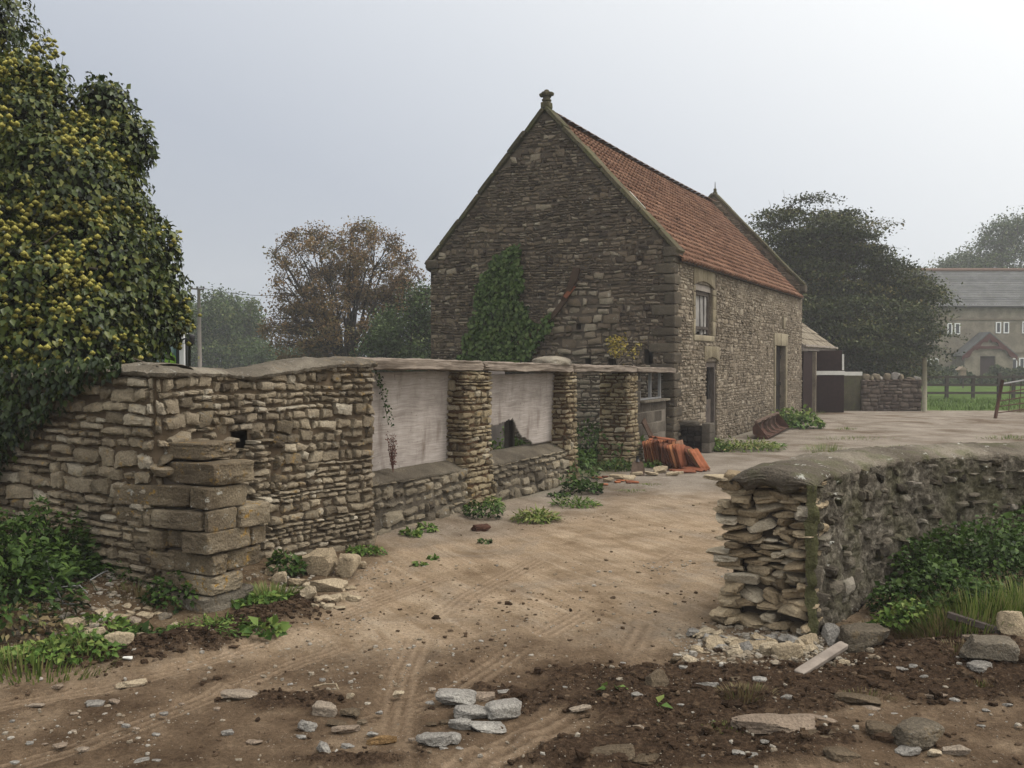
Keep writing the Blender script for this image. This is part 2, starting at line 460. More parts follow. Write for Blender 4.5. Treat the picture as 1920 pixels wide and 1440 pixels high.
def curve_map(pts):
    """u = distance along a smoothed ground path, w to its right"""
    p = np.array(pts, float)
    q = [2 * p[0] - p[1]] + list(p) + [2 * p[-1] - p[-2]]
    out = []
    for i in range(1, len(q) - 2):
        for t in np.linspace(0, 1, 16, endpoint=False):
            a, b, c, d = q[i - 1], q[i], q[i + 1], q[i + 2]
            out.append(0.5 * (2 * b + (c - a) * t + (2 * a - 5 * b + 4 * c - d) * t * t + (3 * b - a - 3 * c + d) * t ** 3))
    out.append(p[-1]); c = np.array(out)
    s = np.r_[0, np.cumsum(np.linalg.norm(np.diff(c, axis=0), axis=1))]
    tg = np.gradient(c, axis=0); tg /= np.linalg.norm(tg, axis=1)[:, None]
    def mp(u, v, w):
        u = np.asarray(u, float)
        x = np.interp(u, s, c[:, 0]); y = np.interp(u, s, c[:, 1])
        tx = np.interp(u, s, tg[:, 0]); ty = np.interp(u, s, tg[:, 1]); l = np.hypot(tx, ty); tx, ty = tx / l, ty / l
        ex = np.clip(u, None, 0) + np.clip(u - s[-1], 0, None)
        return np.stack([x + ty * w + tx * ex, y - tx * w + ty * ex, np.asarray(v, float) + 0 * x], 1)
    return mp, s[-1]

def add_backing(geo, mp, u0, u1, zlo, zhi, w=-0.045, step=0.12, holes=(), rough=0.0, seed=0, thick=None, amp=0.02, clipfn=None):
    """mortar bed behind the stones (a grid with the openings left out)"""
    us = np.linspace(u0, u1, max(2, int((u1 - u0) / step) + 1)); vs = np.linspace(zlo, zhi, max(2, int((zhi - zlo) / step) + 1))
    for h in holes:
        us = np.concatenate([us, [x for x in h[:2] if u0 < x < u1]]); vs = np.concatenate([vs, [x for x in h[2:] if zlo < x < zhi]])
    us = np.unique(np.round(us, 4)); vs = np.unique(np.round(vs, 4))
    Ug, Vg = np.meshgrid(us, vs, indexing='ij')
    if clipfn is not None: Vg = np.minimum(Vg, clipfn(Ug))
    Wg = np.full(Ug.shape, w)
    if rough: Wg = Wg + rough * fbm2(Ug, Vg, 7, 4, seed) + rough * 0.6 * fbm2(Ug, Vg, 22, 3, seed + 9)
    X = mp(Ug.ravel(), Vg.ravel(), Wg.ravel())
    a, b = Ug.shape
    i = np.arange(a - 1)[:, None]; j = np.arange(b - 1)[None, :]
    uc = (us[:-1] + us[1:]) / 2; vc = (vs[:-1] + vs[1:]) / 2
    keep = np.ones((a - 1, b - 1), bool)
    for h in holes: keep &= ~((uc[:, None] > h[0]) & (uc[:, None] < h[1]) & (vc[None, :] > h[2]) & (vc[None, :] < h[3]))
    q = np.stack([i * b + j, (i + 1) * b + j, (i + 1) * b + j + 1, i * b + j + 1], -1)[keep]
    t = 0.5 + 0.5 * fbm2(Ug, Vg, 4, 3, seed + 3)
    geo.add(X, q.reshape(-1, 4), tint=t.ravel())
    return geo

_cube = {}
def cube_grid(n):
    if n in _cube: return _cube[n]
    lin = np.linspace(-1, 1, n); V = []; Q = []; k = 0
    for ax in range(3):
        for sg in (-1, 1):
            a, b = np.meshgrid(lin, lin, indexing='ij'); P = np.zeros((n, n, 3))
            P[..., ax] = sg; P[..., (ax + 1) % 3] = a; P[..., (ax + 2) % 3] = b
            V.append(P.reshape(-1, 3)); idx = np.arange(n * n).reshape(n, n) + k
            q = np.stack([idx[:-1, :-1], idx[1:, :-1], idx[1:, 1:], idx[:-1, 1:]], -1).reshape(-1, 4)
            Q.append(q if sg > 0 else q[:, ::-1]); k += n * n
    V = np.concatenate(V); Q = np.concatenate(Q)
    key = np.round(V, 5); u, inv = np.unique(key, axis=0, return_inverse=True); inv = inv.ravel()
    _cube[n] = (u, inv[Q]); return _cube[n]

def rock_verts(size, seed=0, power=5.0, rough=0.08, cuts=0, n=9, freq=2.0):
    """a stone block: rounded cube, random flat cuts, noise. size = full extents"""
    V, Q = cube_grid(n); R = RNG(seed)
    P = V / (np.sum(np.abs(V) ** power, 1) ** (1 / power))[:, None]
    for k in range(cuts):
        d = R.normal(0, 1, 3); d /= np.linalg.norm(d); lim = R.uniform(0.5, 0.85)
        ex = np.clip(P @ d - lim * np.abs(d).sum() ** 0.5, 0, None)
        P = P - np.outer(ex, d)
    o = R.uniform(0, 50, 3)
    nz = np.stack([fbm(P * freq + o + 11 * k, 3, seed + k) for k in range(3)], 1)
    P = P + nz * rough + np.stack([fbm(P * freq * 3.5 + o + 31 * k, 2, seed + 7 + k) for k in range(3)], 1) * rough * 0.35
    return P * np.array(size, float) / 2, Q

def add_rock(geo, c, size, R=None, seed=0, tint=0.5, **kw):
    V, Q = rock_verts(size, seed, **kw)
    if R is not None: V = V @ np.asarray(R).T
    return geo.add(V + np.array(c, float), Q, tint=tint)

# ------------------------------------------------------------------ main directions
C1 = np.array([3.13, 18.5, 0.0])                    # near barn corner, where gable and long side meet
D = np.array([0.457, 0.8894, 0.0])                  # along the long side, away from the camera
N = np.array([0.8894, -0.457, 0.0])                 # out of the long side, towards the yard
GD = -N                                             # along the gable, to the left
ZZ = np.array([0, 0, 1.0])
LEN, WID = 13.34, 5.53
def BP(t, w, z):
    return C1 + D * t + N * w + ZZ * z
FR = np.stack([D, N, ZZ], 1)                        # frame: local x along the side, y out, z up

# ------------------------------------------------------------------ the ground
EDGE = np.array([(-9, 4.0), (-4.2, 4.9), (-2.96, 5.32), (-2.26, 5.68), (-1.82, 6.1), (-1.44, 6.7), (-1.15, 8.4), (-1.0, 9.4), (-0.35, 10.6), (0.95, 12.9), (2.0, 15.0), (3.3, 17.6), (9.6, 29.8), (12.5, 35.5)])
def edge_dist(x, y):
    """signed distance to the left edge of the track (positive = left of it)"""
    best = np.full(x.shape, 1e9); sg = np.zeros(x.shape)
    for a, b in zip(EDGE[:-1], EDGE[1:]):
        ab = b - a; t = np.clip(((x - a[0]) * ab[0] + (y - a[1]) * ab[1]) / (ab @ ab), 0, 1)
        dx, dy = x - a[0] - t * ab[0], y - a[1] - t * ab[1]; d = np.hypot(dx, dy)
        s = np.sign(ab[0] * (y - a[1]) - ab[1] * (x - a[0]))
        m = d < best; best = np.where(m, d, best); sg = np.where(m, s, sg)
    return best * sg

def blobs(x, y, lst):
    r = np.zeros(x.shape)
    for (px, py, rx, ry, a) in lst:
        c = g2(px, py); r = r + a * np.exp(-(((x - c[0]) / rx) ** 2 + ((y - c[1]) / ry) ** 2))
    return r

DARKB = [(1180, 1290, 0.35, 0.25, 1.0), (1050, 1330, 0.35, 0.2, 0.9), (1330, 1290, 0.45, 0.35, 0.9), (1250, 1370, 0.5, 0.25, 0.9), (1120, 1420, 0.4, 0.2, 0.9),
         (1640, 1270, 0.5, 0.3, 1.2), (1800, 1240, 0.6, 0.35, 1.2), (1500, 1290, 0.4, 0.3, 1.0), (1930, 1300, 0.5, 0.3, 0.9), (1420, 1400, 0.5, 0.2, 0.6), (1600, 1400, 0.5, 0.25, 0.45),
         (560, 1320, 0.35, 0.14, 0.9), (400, 1290, 0.3, 0.12, 0.6), (900, 1300, 0.3, 0.12, 0.7), (1000, 1380, 0.2, 0.1, 0.6), (940, 1420, 0.25, 0.12, 0.6), (250, 1400, 0.5, 0.08, 0.5), (600, 1430, 0.5, 0.08, 0.6),
         (80, 1380, 0.5, 0.15, 0.4), (480, 1270, 0.3, 0.15, 0.4), (730, 1260, 0.15, 0.3, 0.5), (330, 1215, 0.5, 0.14, 1.0), (470, 1180, 0.3, 0.12, 1.0), (1360, 1220, 0.25, 0.2, 0.5),
         (1060, 1270, 0.25, 0.2, 0.6), (1440, 1330, 0.4, 0.2, 0.6), (1250, 1440, 0.5, 0.1, 0.7)]
# tyre bands as ground polylines: (pixels on the ground), width
TYRES = [([(1225, 1130), (1222, 1180), (1190, 1240), (1130, 1300), (1040, 1360), (900, 1430), (760, 1500)], 0.30),
         ([(1010, 1050), (880, 1120), (790, 1190), (755, 1260), (742, 1340), (735, 1440), (730, 1560)], 0.22),
         ([(960, 1130), (760, 1180), (560, 1240), (380, 1310), (150, 1400), (-200, 1500)], 0.2),
         ([(900, 1060), (650, 1150), (420, 1230), (200, 1290), (-150, 1350)], 0.2),
         ([(1330, 1010), (1130, 1130), (1000, 1200), (860, 1290), (700, 1350)], 0.22)]
def tyre_field(x, y):
    cov = np.zeros(x.shape); tread = np.zeros(x.shape)
    for pts, wd in TYRES:
        p = np.array([g2(*q) for q in pts]); acc = 0.0
        bd = np.full(x.shape, 9.0); ba = np.zeros(x.shape)
        for a, b in zip(p[:-1], p[1:]):
            ab = b - a; L = np.hypot(*ab); t = np.clip(((x - a[0]) * ab[0] + (y - a[1]) * ab[1]) / (L * L), 0, 1)
            dx, dy = x - a[0] - t * ab[0], y - a[1] - t * ab[1]
            d = (dx * -ab[1] + dy * ab[0]) / L; dd = np.hypot(dx, dy)
            m = dd < np.abs(bd); bd = np.where(m, np.where(d < 0, -dd, dd), bd); ba = np.where(m, acc + t * L, ba); acc += L
        c = sstep(wd * 0.58, wd * 0.42, np.abs(bd)) * sstep(-0.32, 0.12, fbm2(x, y, 1.6, 3, 93))
        tr = np.cos(bd / wd * 2 * np.pi * 3.5) * 0.8 + 0.22 * np.sin((ba + np.abs(bd) * 0.6) * 2 * np.pi / 0.07)
        tread = np.where(c > cov, tr, tread); cov = np.maximum(cov, c)
    return cov, tread

def soil_mask(x, y):
    n = fbm2(x, y, 2.6, 4, 3); n2 = fbm2(x, y, 9, 3, 8)
    d = blobs(x, y, DARKB) + 0.42 * n + 0.28 * n2
    return sstep(0.38, 0.78, d)

def gh(x, y, fine=False):
    x = np.asarray(x, float); y = np.asarray(y, float)
    ed = edge_dist(x, y)
    near = sstep(10.5, 8.6, y)
    z = 0.27 * sstep(0.15, 1.9, ed) * near
    z = z + 0.05 * sstep(0.0, 0.5, ed) * sstep(8.5, 10, y) * sstep(13, 11, y)
    rid = np.exp(-((ed - 0.14) / 0.16) ** 2) * sstep(-3.3, -2.6, x) * sstep(7.4, 6.8, y)
    z = z + rid * (0.085 + 0.045 * fbm2(x, y, 4, 2, 21))
    # right hand bank below the rubble wall
    z = z + 0.10 * sstep(2.2, 3.2, x) * sstep(5.0, 6.2, y) * sstep(9.0, 7.5, y)
    if fine:
        s = soil_mask(x, y); m = sstep(7.2, 5.8, y) * sstep(-0.1, -0.5, ed)
        cov, tr = tyre_field(x, y)
        rg = np.maximum(s, 0.35 * m)
        lump = fbm2(x, y, 5, 4, 31, 0.6)
        z = z + s * (0.050 * lump + 0.014) + (0.15 * m + rg) * 0.030 * fbm2(x, y, 15, 4, 41, 0.7) * (1 - 0.75 * cov)
        z = z + (0.004 + 0.010 * sstep(0.0, 0.3, ed) * near) * fbm2(x, y, 20, 4, 51, 0.7)
        z = z + 0.035 * np.maximum(0, fbm2(x, y, 3.3, 3, 61)) * sstep(1.0, 1.8, x) * sstep(6.2, 5.2, y)
        z = z - cov * (0.018 * sstep(7.5, 5.5, y) + 0.002) + cov * tr * 0.0065 * (0.35 + 0.65 * sstep(7.5, 5.0, y))
        z = z + np.exp(-((np.abs(ed) - 0.0) / 0.2) ** 2) * 0.02 * fbm2(x, y, 12, 3, 71) * near
    return z

def build_ground():
    def axis(segs):
        out = [segs[0][0]]
        for a, b, st in segs: out += list(np.linspace(a, b, max(2, int(round((b - a) / st)) + 1))[1:])
        return np.array(out)
    xs = axis([(-260, -40, 20), (-40, -8, 1.5), (-8, -3.6, 0.09), (-3.6, 4.4, 0.022), (4.4, 8, 0.09), (8, 40, 0.9), (40, 260, 20)])
    ys = axis([(-40, 2.2, 2.5), (2.2, 3.2, 0.08), (3.2, 7.2, 0.02), (7.2, 10.5, 0.04), (10.5, 18, 0.1), (18, 45, 0.45), (45, 100, 2.5), (100, 420, 16)])
    X, Y = np.meshgrid(xs, ys, indexing='ij')
    Z = np.zeros(X.shape); sel = (np.abs(X) < 12) & (Y < 20) & (Y > 1.5)
    Z[sel] = gh(X[sel], Y[sel], True)
    # far land rolls very slightly
    Z = Z + sstep(60, 200, Y) * 1.0 * fbm2(X, Y, 0.01, 2, 5)
    soil = np.zeros(X.shape); soil[sel] = soil_mask(X[sel], Y[sel])
    cov = np.zeros(X.shape); trd = np.zeros(X.shape); cov[sel], trd[sel] = tyre_field(X[sel], Y[sel])
    ed = edge_dist(X, Y)
    left = sstep(-0.05, 0.25, ed + 0.1 * fbm2(X, Y, 3, 2, 4)) * sstep(9.6, 8.8, Y)
    rid = np.exp(-((ed - 0.10) / 0.19) ** 2) * sstep(-3.4, -2.8, X) * sstep(7.5, 6.9, Y)
    soil = np.maximum(soil, rid * 1.2).clip(0, 1) * (1 - 0.92 * cov)
    mud = sstep(6.9, 5.4, Y + 0.5 * fbm2(X, Y, 1.3, 3, 15) - 0.35 * X * (X < 0)) * sstep(0.0, -0.3, ed)
    mud = np.maximum(mud, sstep(0.9, 1.7, X + 0.3 * fbm2(X, Y, 2, 3, 18)) * sstep(7.3, 6.2, Y))
    conc = sstep(10.5, 14.5, Y + 1.2 * fbm2(X, Y, 0.8, 3, 25) + 1.6 * sstep(-0.9, 0.0, ed))
    conc = np.maximum(conc, 0.7 * sstep(9.2, 9.9, Y) * sstep(-1.2, -0.3, ed))
    # the yard ends in grass: in front of the fence and everywhere outside it
    ga = sstep(33.8, 34.6, Y + 0.5 * fbm2(X, Y, 1.2, 2, 35)) * sstep(14.0, 15.0, X)
    ga = np.maximum(ga, sstep(36.5, 37.5, Y)); ga = np.maximum(ga, sstep(0.2, 1.6, ed) * sstep(9.3, 10.5, Y))
    ga = np.maximum(ga, sstep(9, 14, np.abs(X)) * (Y < 18)); ga = np.maximum(ga, sstep(3, -3, Y - 0) * sstep(4, 9, np.abs(X)))
    ga = np.maximum(ga, sstep(24, 30, X))
    g = Geo(); P = np.stack([X, Y, Z], -1); g.grid(P[:, :, :].transpose(1, 0, 2)[:, :, :])
    T = lambda A: A.T
    o = g.build('ground', M['ground'], attrs={'soil': T(soil), 'mud': T(mud), 'conc': T(conc), 'grass': T(ga), 'bank': T(left), 'tyre': T(cov), 'tread': T(np.clip(0.5 + 0.5 * trd, 0, 1))})
    tag(o, kind='structure')

t = NT('earth track'); co = t.co()
rot = t.n('Mapping', {'Vector': co, 'Rotation': (0, 0, math.radians(-27))}).outputs[0]
streak = t.noise(t.n('Mapping', {'Vector': rot, 'Rotation': (0, 0, 0), 'Scale': (4.2, 0.5, 1)}).outputs[0], 1.0, 6, 0.7, 1.6)
n_mid = t.noise(co, 2.2, 5, 0.65); n_fine = t.noise(co, 38, 5, 0.75); n_grit = t.noise(co, 140, 3, 0.7)
dry = t.ramp(streak, [(0.28, (0.27, 0.2, 0.13)), (0.5, (0.36, 0.275, 0.187)), (0.72, (0.47, 0.385, 0.282))])
dry = t.mix(0.8, dry, t.ramp(n_mid, [(0.32, (0.48, 0.43, 0.38)), (0.5, (0.9, 0.88, 0.86)), (0.68, (1.16, 1.15, 1.15))]), 'MULTIPLY')
dry = t.mix(t.ramp(t.noise(rot, 0.9, 5, 0.7, 0.8), [(0.52, 0.0), (0.68, 0.55)]), dry, (0.3, 0.262, 0.215))
mudc = t.ramp(n_mid, [(0.3, (0.065, 0.043, 0.027)), (0.52, (0.145, 0.102, 0.066)), (0.72, (0.28, 0.21, 0.142))])
c = t.mix(t.attr('mud'), dry, mudc)
yard = t.ramp(t.noise(co, 1.1, 5, 0.65), [(0.3, (0.15, 0.12, 0.09)), (0.5, (0.26, 0.225, 0.185)), (0.7, (0.34, 0.3, 0.25))])
yard = t.mix(t.ramp(t.noise(co, 0.45, 5, 0.7, 0.6), [(0.5, 0.0), (0.64, 0.85)]), yard, (0.115, 0.08, 0.053))
yard = t.mix(t.ramp(t.noise(co, 2.6, 4, 0.7), [(0.58, 0.0), (0.7, 0.5)]), yard, (0.09, 0.075, 0.055))
c = t.mix(t.attr('conc'), c, yard)
bank = t.ramp(t.noise(co, 5, 5, 0.7), [(0.3, (0.05, 0.034, 0.022)), (0.5, (0.13, 0.09, 0.055)), (0.7, (0.2, 0.155, 0.1))])
c = t.mix(t.attr('bank'), c, bank)
soilc = t.ramp(n_fine, [(0.3, (0.022, 0.014, 0.009)), (0.55, (0.06, 0.039, 0.025)), (0.78, (0.13, 0.09, 0.058))])
c = t.mix(t.math('MULTIPLY', t.attr('soil'), 0.93), c, soilc)
c = t.mix(t.math('MULTIPLY', t.attr('tyre'), 0.5), c, t.mix(t.attr('tread'), (0.13, 0.088, 0.055), (0.38, 0.285, 0.195)))
grs = t.ramp(t.noise(co, 0.6, 5, 0.7), [(0.3, (0.035, 0.055, 0.014)), (0.55, (0.075, 0.125, 0.026)), (0.75, (0.11, 0.165, 0.035))])
c = t.mix(t.attr('grass'), c, grs)
c = t.mix(0.7, c, t.ramp(n_fine, [(0.3, 0.42), (0.68, 1.2)]), 'MULTIPLY')
c = t.mix(0.5, c, t.ramp(n_grit, [(0.3, 0.4), (0.7, 1.25)]), 'MULTIPLY')
vor = t.n('TexVoronoi', {'Vector': co, 'Scale': 42.0}).outputs['Distance']
spk = t.math('MULTIPLY', t.ramp(vor, [(0.10, 1.0), (0.17, 0.0)]), t.ramp(t.noise(co, 5, 3), [(0.5, 0.0), (0.62, 0.9)]))
c = t.mix(t.math('MULTIPLY', spk, t.math('SUBTRACT', 1.0, t.attr('grass'))), c, (0.36, 0.33, 0.28))
hgt = t.math('ADD', n_fine, t.math('MULTIPLY', n_grit, 0.5))
M['ground'] = t.done(c, 0.95, t.bump(hgt, 0.9, 0.03), 0.03)
build_ground()
# ------------------------------------------------------------------ left boundary wall (curves round to the farm entrance)
PC = np.array([-2.12, 6.6, 0.0])                    # outer corner of the broken gate pier
def build_left_wall():
    root = thing('boundary_wall', (-2.4, 7.6, 0), 'curved dry stone boundary wall with smooth mortar coping, half under the ivy', 'wall')
    K = lambda k: (PC + GD * k)[:2]
    path = [K(4.9), K(3.6), K(2.4), K(1.4), K(0.8), K(0.56), (-2.49, 6.93), (-2.44, 7.2), (-2.31, 7.65), (-2.08, 8.15), (-1.75, 8.65), (-1.34, 9.12)]
    mp, L = curve_map(path)
    uc = 4.36                                        # arc length at the corner
    topz = lambda u: np.interp(u, [0, 3.0, uc - 0.3, uc + 0.3, uc + 1.2, uc + 2.0, L], [1.60, 1.66, 1.70, 1.69, 1.65, 1.73, 1.745])
    bot = lambda u: float(gh(*(np.array([[q] for q in mp(np.array([u]), np.array([0.0]), np.array([0.0]))[0][:2]])))[0]) - 0.06
    holes = [(uc + 1.00, uc + 1.20, 1.04, 1.22)]
    g = Geo()
    r1 = layout(uc + 0.1, 1.9, (0.05, 0.11), (0.085, 0.25), (0.1, 0.23), seed=11)
    r1 = clip_rects(r1, 0, uc + 0.02, topz, bot)
    add_stones(g, r1, mp, 1, warp=0.05, tint_mid=0.58)
    r2 = layout(L, 1.9, (0.045, 0.105), (0.06, 0.17), (0.08, 0.2), seed=12, u0=uc + 0.02)
    r2 = clip_rects(r2, uc + 0.02, L + 0.03, topz, bot, holes)
    um = (r2[:, 0] + r2[:, 1]) / 2; zm = (r2[:, 2] + r2[:, 3]) / 2
    broken = (um < uc + 1.55) & (zm < 1.22) & (zm > 0.25)
    add_stones(g, r2[~broken], mp, 2, warp=0.04, tint_mid=0.5)
    add_stones(g, r2[broken], mp, 3, bulge=0.04, off=0.8, warp=0.07, jit=0.35, tilt=0.3, tint_mid=0.5)
    g.build('stone_courses', M['wall'], root, sharp=32)
    b = Geo()
    add_backing(b, mp, 0, L + 0.02, -0.05, 1.8, -0.026, 0.1, holes, rough=0.02, seed=4, clipfn=lambda U: np.minimum(9, topz(U)))
    add_backing(b, mp, 0, L, -0.05, 1.8, -0.5, 0.3, clipfn=lambda U: topz(U))
    e0 = mp(np.array([L] * 2 + [L] * 2), np.array([0, 1.7, 1.7, 0.0]), np.array([-0.04, -0.04, -0.5, -0.5]))
    b.add(e0, [(0, 1, 2, 3)])
    b.build('mortar_core', M['mortar'], root)
    c = Geo()
    us = np.linspace(1.0, L + 0.03, 420)
    prof = np.array([(-0.01, -0.03), (0.035, -0.012), (0.045, 0.02), (0.02, 0.05), (-0.06, 0.085), (-0.16, 0.105), (-0.27, 0.11), (-0.38, 0.09), (-0.47, 0.05), (-0.52, 0.0), (-0.52, -0.06)])
    dome = np.interp(us, [0, uc, uc + 0.6, uc + 1.3, uc + 2.0, L - 0.1, L], [0.7, 0.7, 0.6, 0.65, 0.85, 0.85, 0.7])
    U = np.repeat(us[:, None], len(prof), 1); W = np.repeat(prof[None, :, 0], len(us), 0); Zc = topz(U) + 0.005 + prof[None, :, 1] * dome[:, None]
    W = W + 0.016 * fbm2(U, W, 6, 3, 5) + 0.018 * fbm2(U, W + 3, 14, 3, 6); Zc = Zc + 0.016 * fbm2(U, W + 9, 5, 4, 7) + 0.012 * fbm2(U, W + 4, 17, 3, 8) - 0.02 * np.exp(-((U * 1.15 - np.round(U * 1.15)) / 0.012) ** 2) * 0.6
    X = mp(U.ravel(), Zc.ravel(), W.ravel()).reshape(len(us), len(prof), 3)
    c.grid(X, tint=0.5 + 0.5 * fbm2(U, W, 3, 3, 2))
    n = len(prof); last = np.arange((len(us) - 1) * n, len(us) * n)
    c.N.append([int(i) for i in last])
    c.build('coping', M['cap'], root, sharp=45)
build_left_wall()

def build_gate_pier():
    root = thing('gate_pier', tuple(PC + GD * 0.3 + D * 0.25), 'broken stub of a gate pier, big lichen covered blocks stacked like teeth', 'gate pier')
    R = np.stack([N, D, ZZ], 1)
    B = [(-0.03, 0.5, -0.03, 0.50, -0.05, 0.15), (0.0, 0.46, 0.0, 0.36, 0.155, 0.292), (-0.03, 0.42, 0.0, 0.215, 0.297, 0.44), (-0.02, 0.35, 0.225, 0.52, 0.29, 0.43),
         (-0.05, 0.24, -0.03, 0.42, 0.445, 0.60), (-0.02, 0.3, 0.43, 0.60, 0.44, 0.575), (0.05, 0.50, -0.02, 0.25, 0.605, 0.74), (-0.05, 0.035, -0.04, 0.24, 0.605, 0.755), (-0.05, 0.3, 0.25, 0.60, 0.59, 0.75),
         (0.20, 0.92, -0.03, 0.3, 0.745, 0.90), (-0.06, 0.13, -0.02, 0.36, 0.76, 0.915), (-0.05, 0.50, 0.04, 0.40, 0.915, 1.075), (0.10, 0.92, 0.10, 0.5, 1.08, 1.205),
         (0.42, 0.88, -0.02, 0.25, 0.45, 0.585), (0.36, 0.85, 0.0, 0.25, 0.30, 0.43), (0.26, 0.60, 0.02, 0.25, 0.46, 0.58), (0.52, 0.95, 0.0, 0.3, 0.61, 0.735)]
    rr = RNG(5)
    for i, (k0, k1, a0, a1, z0, z1) in enumerate(B):
        k0, k1, a0, a1 = k0 + rr.uniform(-0.03, 0.035), k1 + rr.uniform(-0.05, 0.03), a0 + rr.uniform(-0.02, 0.03), a1 + rr.uniform(-0.05, 0.03)
        c = PC + GD * (k0 + k1) / 2 + D * (a0 + a1) / 2 + ZZ * (z0 + z1) / 2
        g = Geo()
        Rj = R @ eul(rr.normal(0, 0.015), rr.normal(0, 0.025), rr.normal(0, 0.07))
        add_rock(g, c, (k1 - k0 - 0.004, a1 - a0 - 0.004, z1 - z0 - 0.002), Rj, 200 + i, tint=rr.uniform(0.2, 0.8), power=14.0, rough=0.075, n=21, freq=1.6)
        g.build('plinth_slab' if i == 0 else 'stone_block', M['cap'] if i == 0 else M['block'], root, sharp=30)
    g = Geo(); g.box(PC + GD * 0.60 + D * 0.27 + ZZ * 0.48, (0.60, 0.36, 0.98), R)
    g.build('rubble_core', M['mortar_dark'], root, smooth=False)
build_gate_pier()

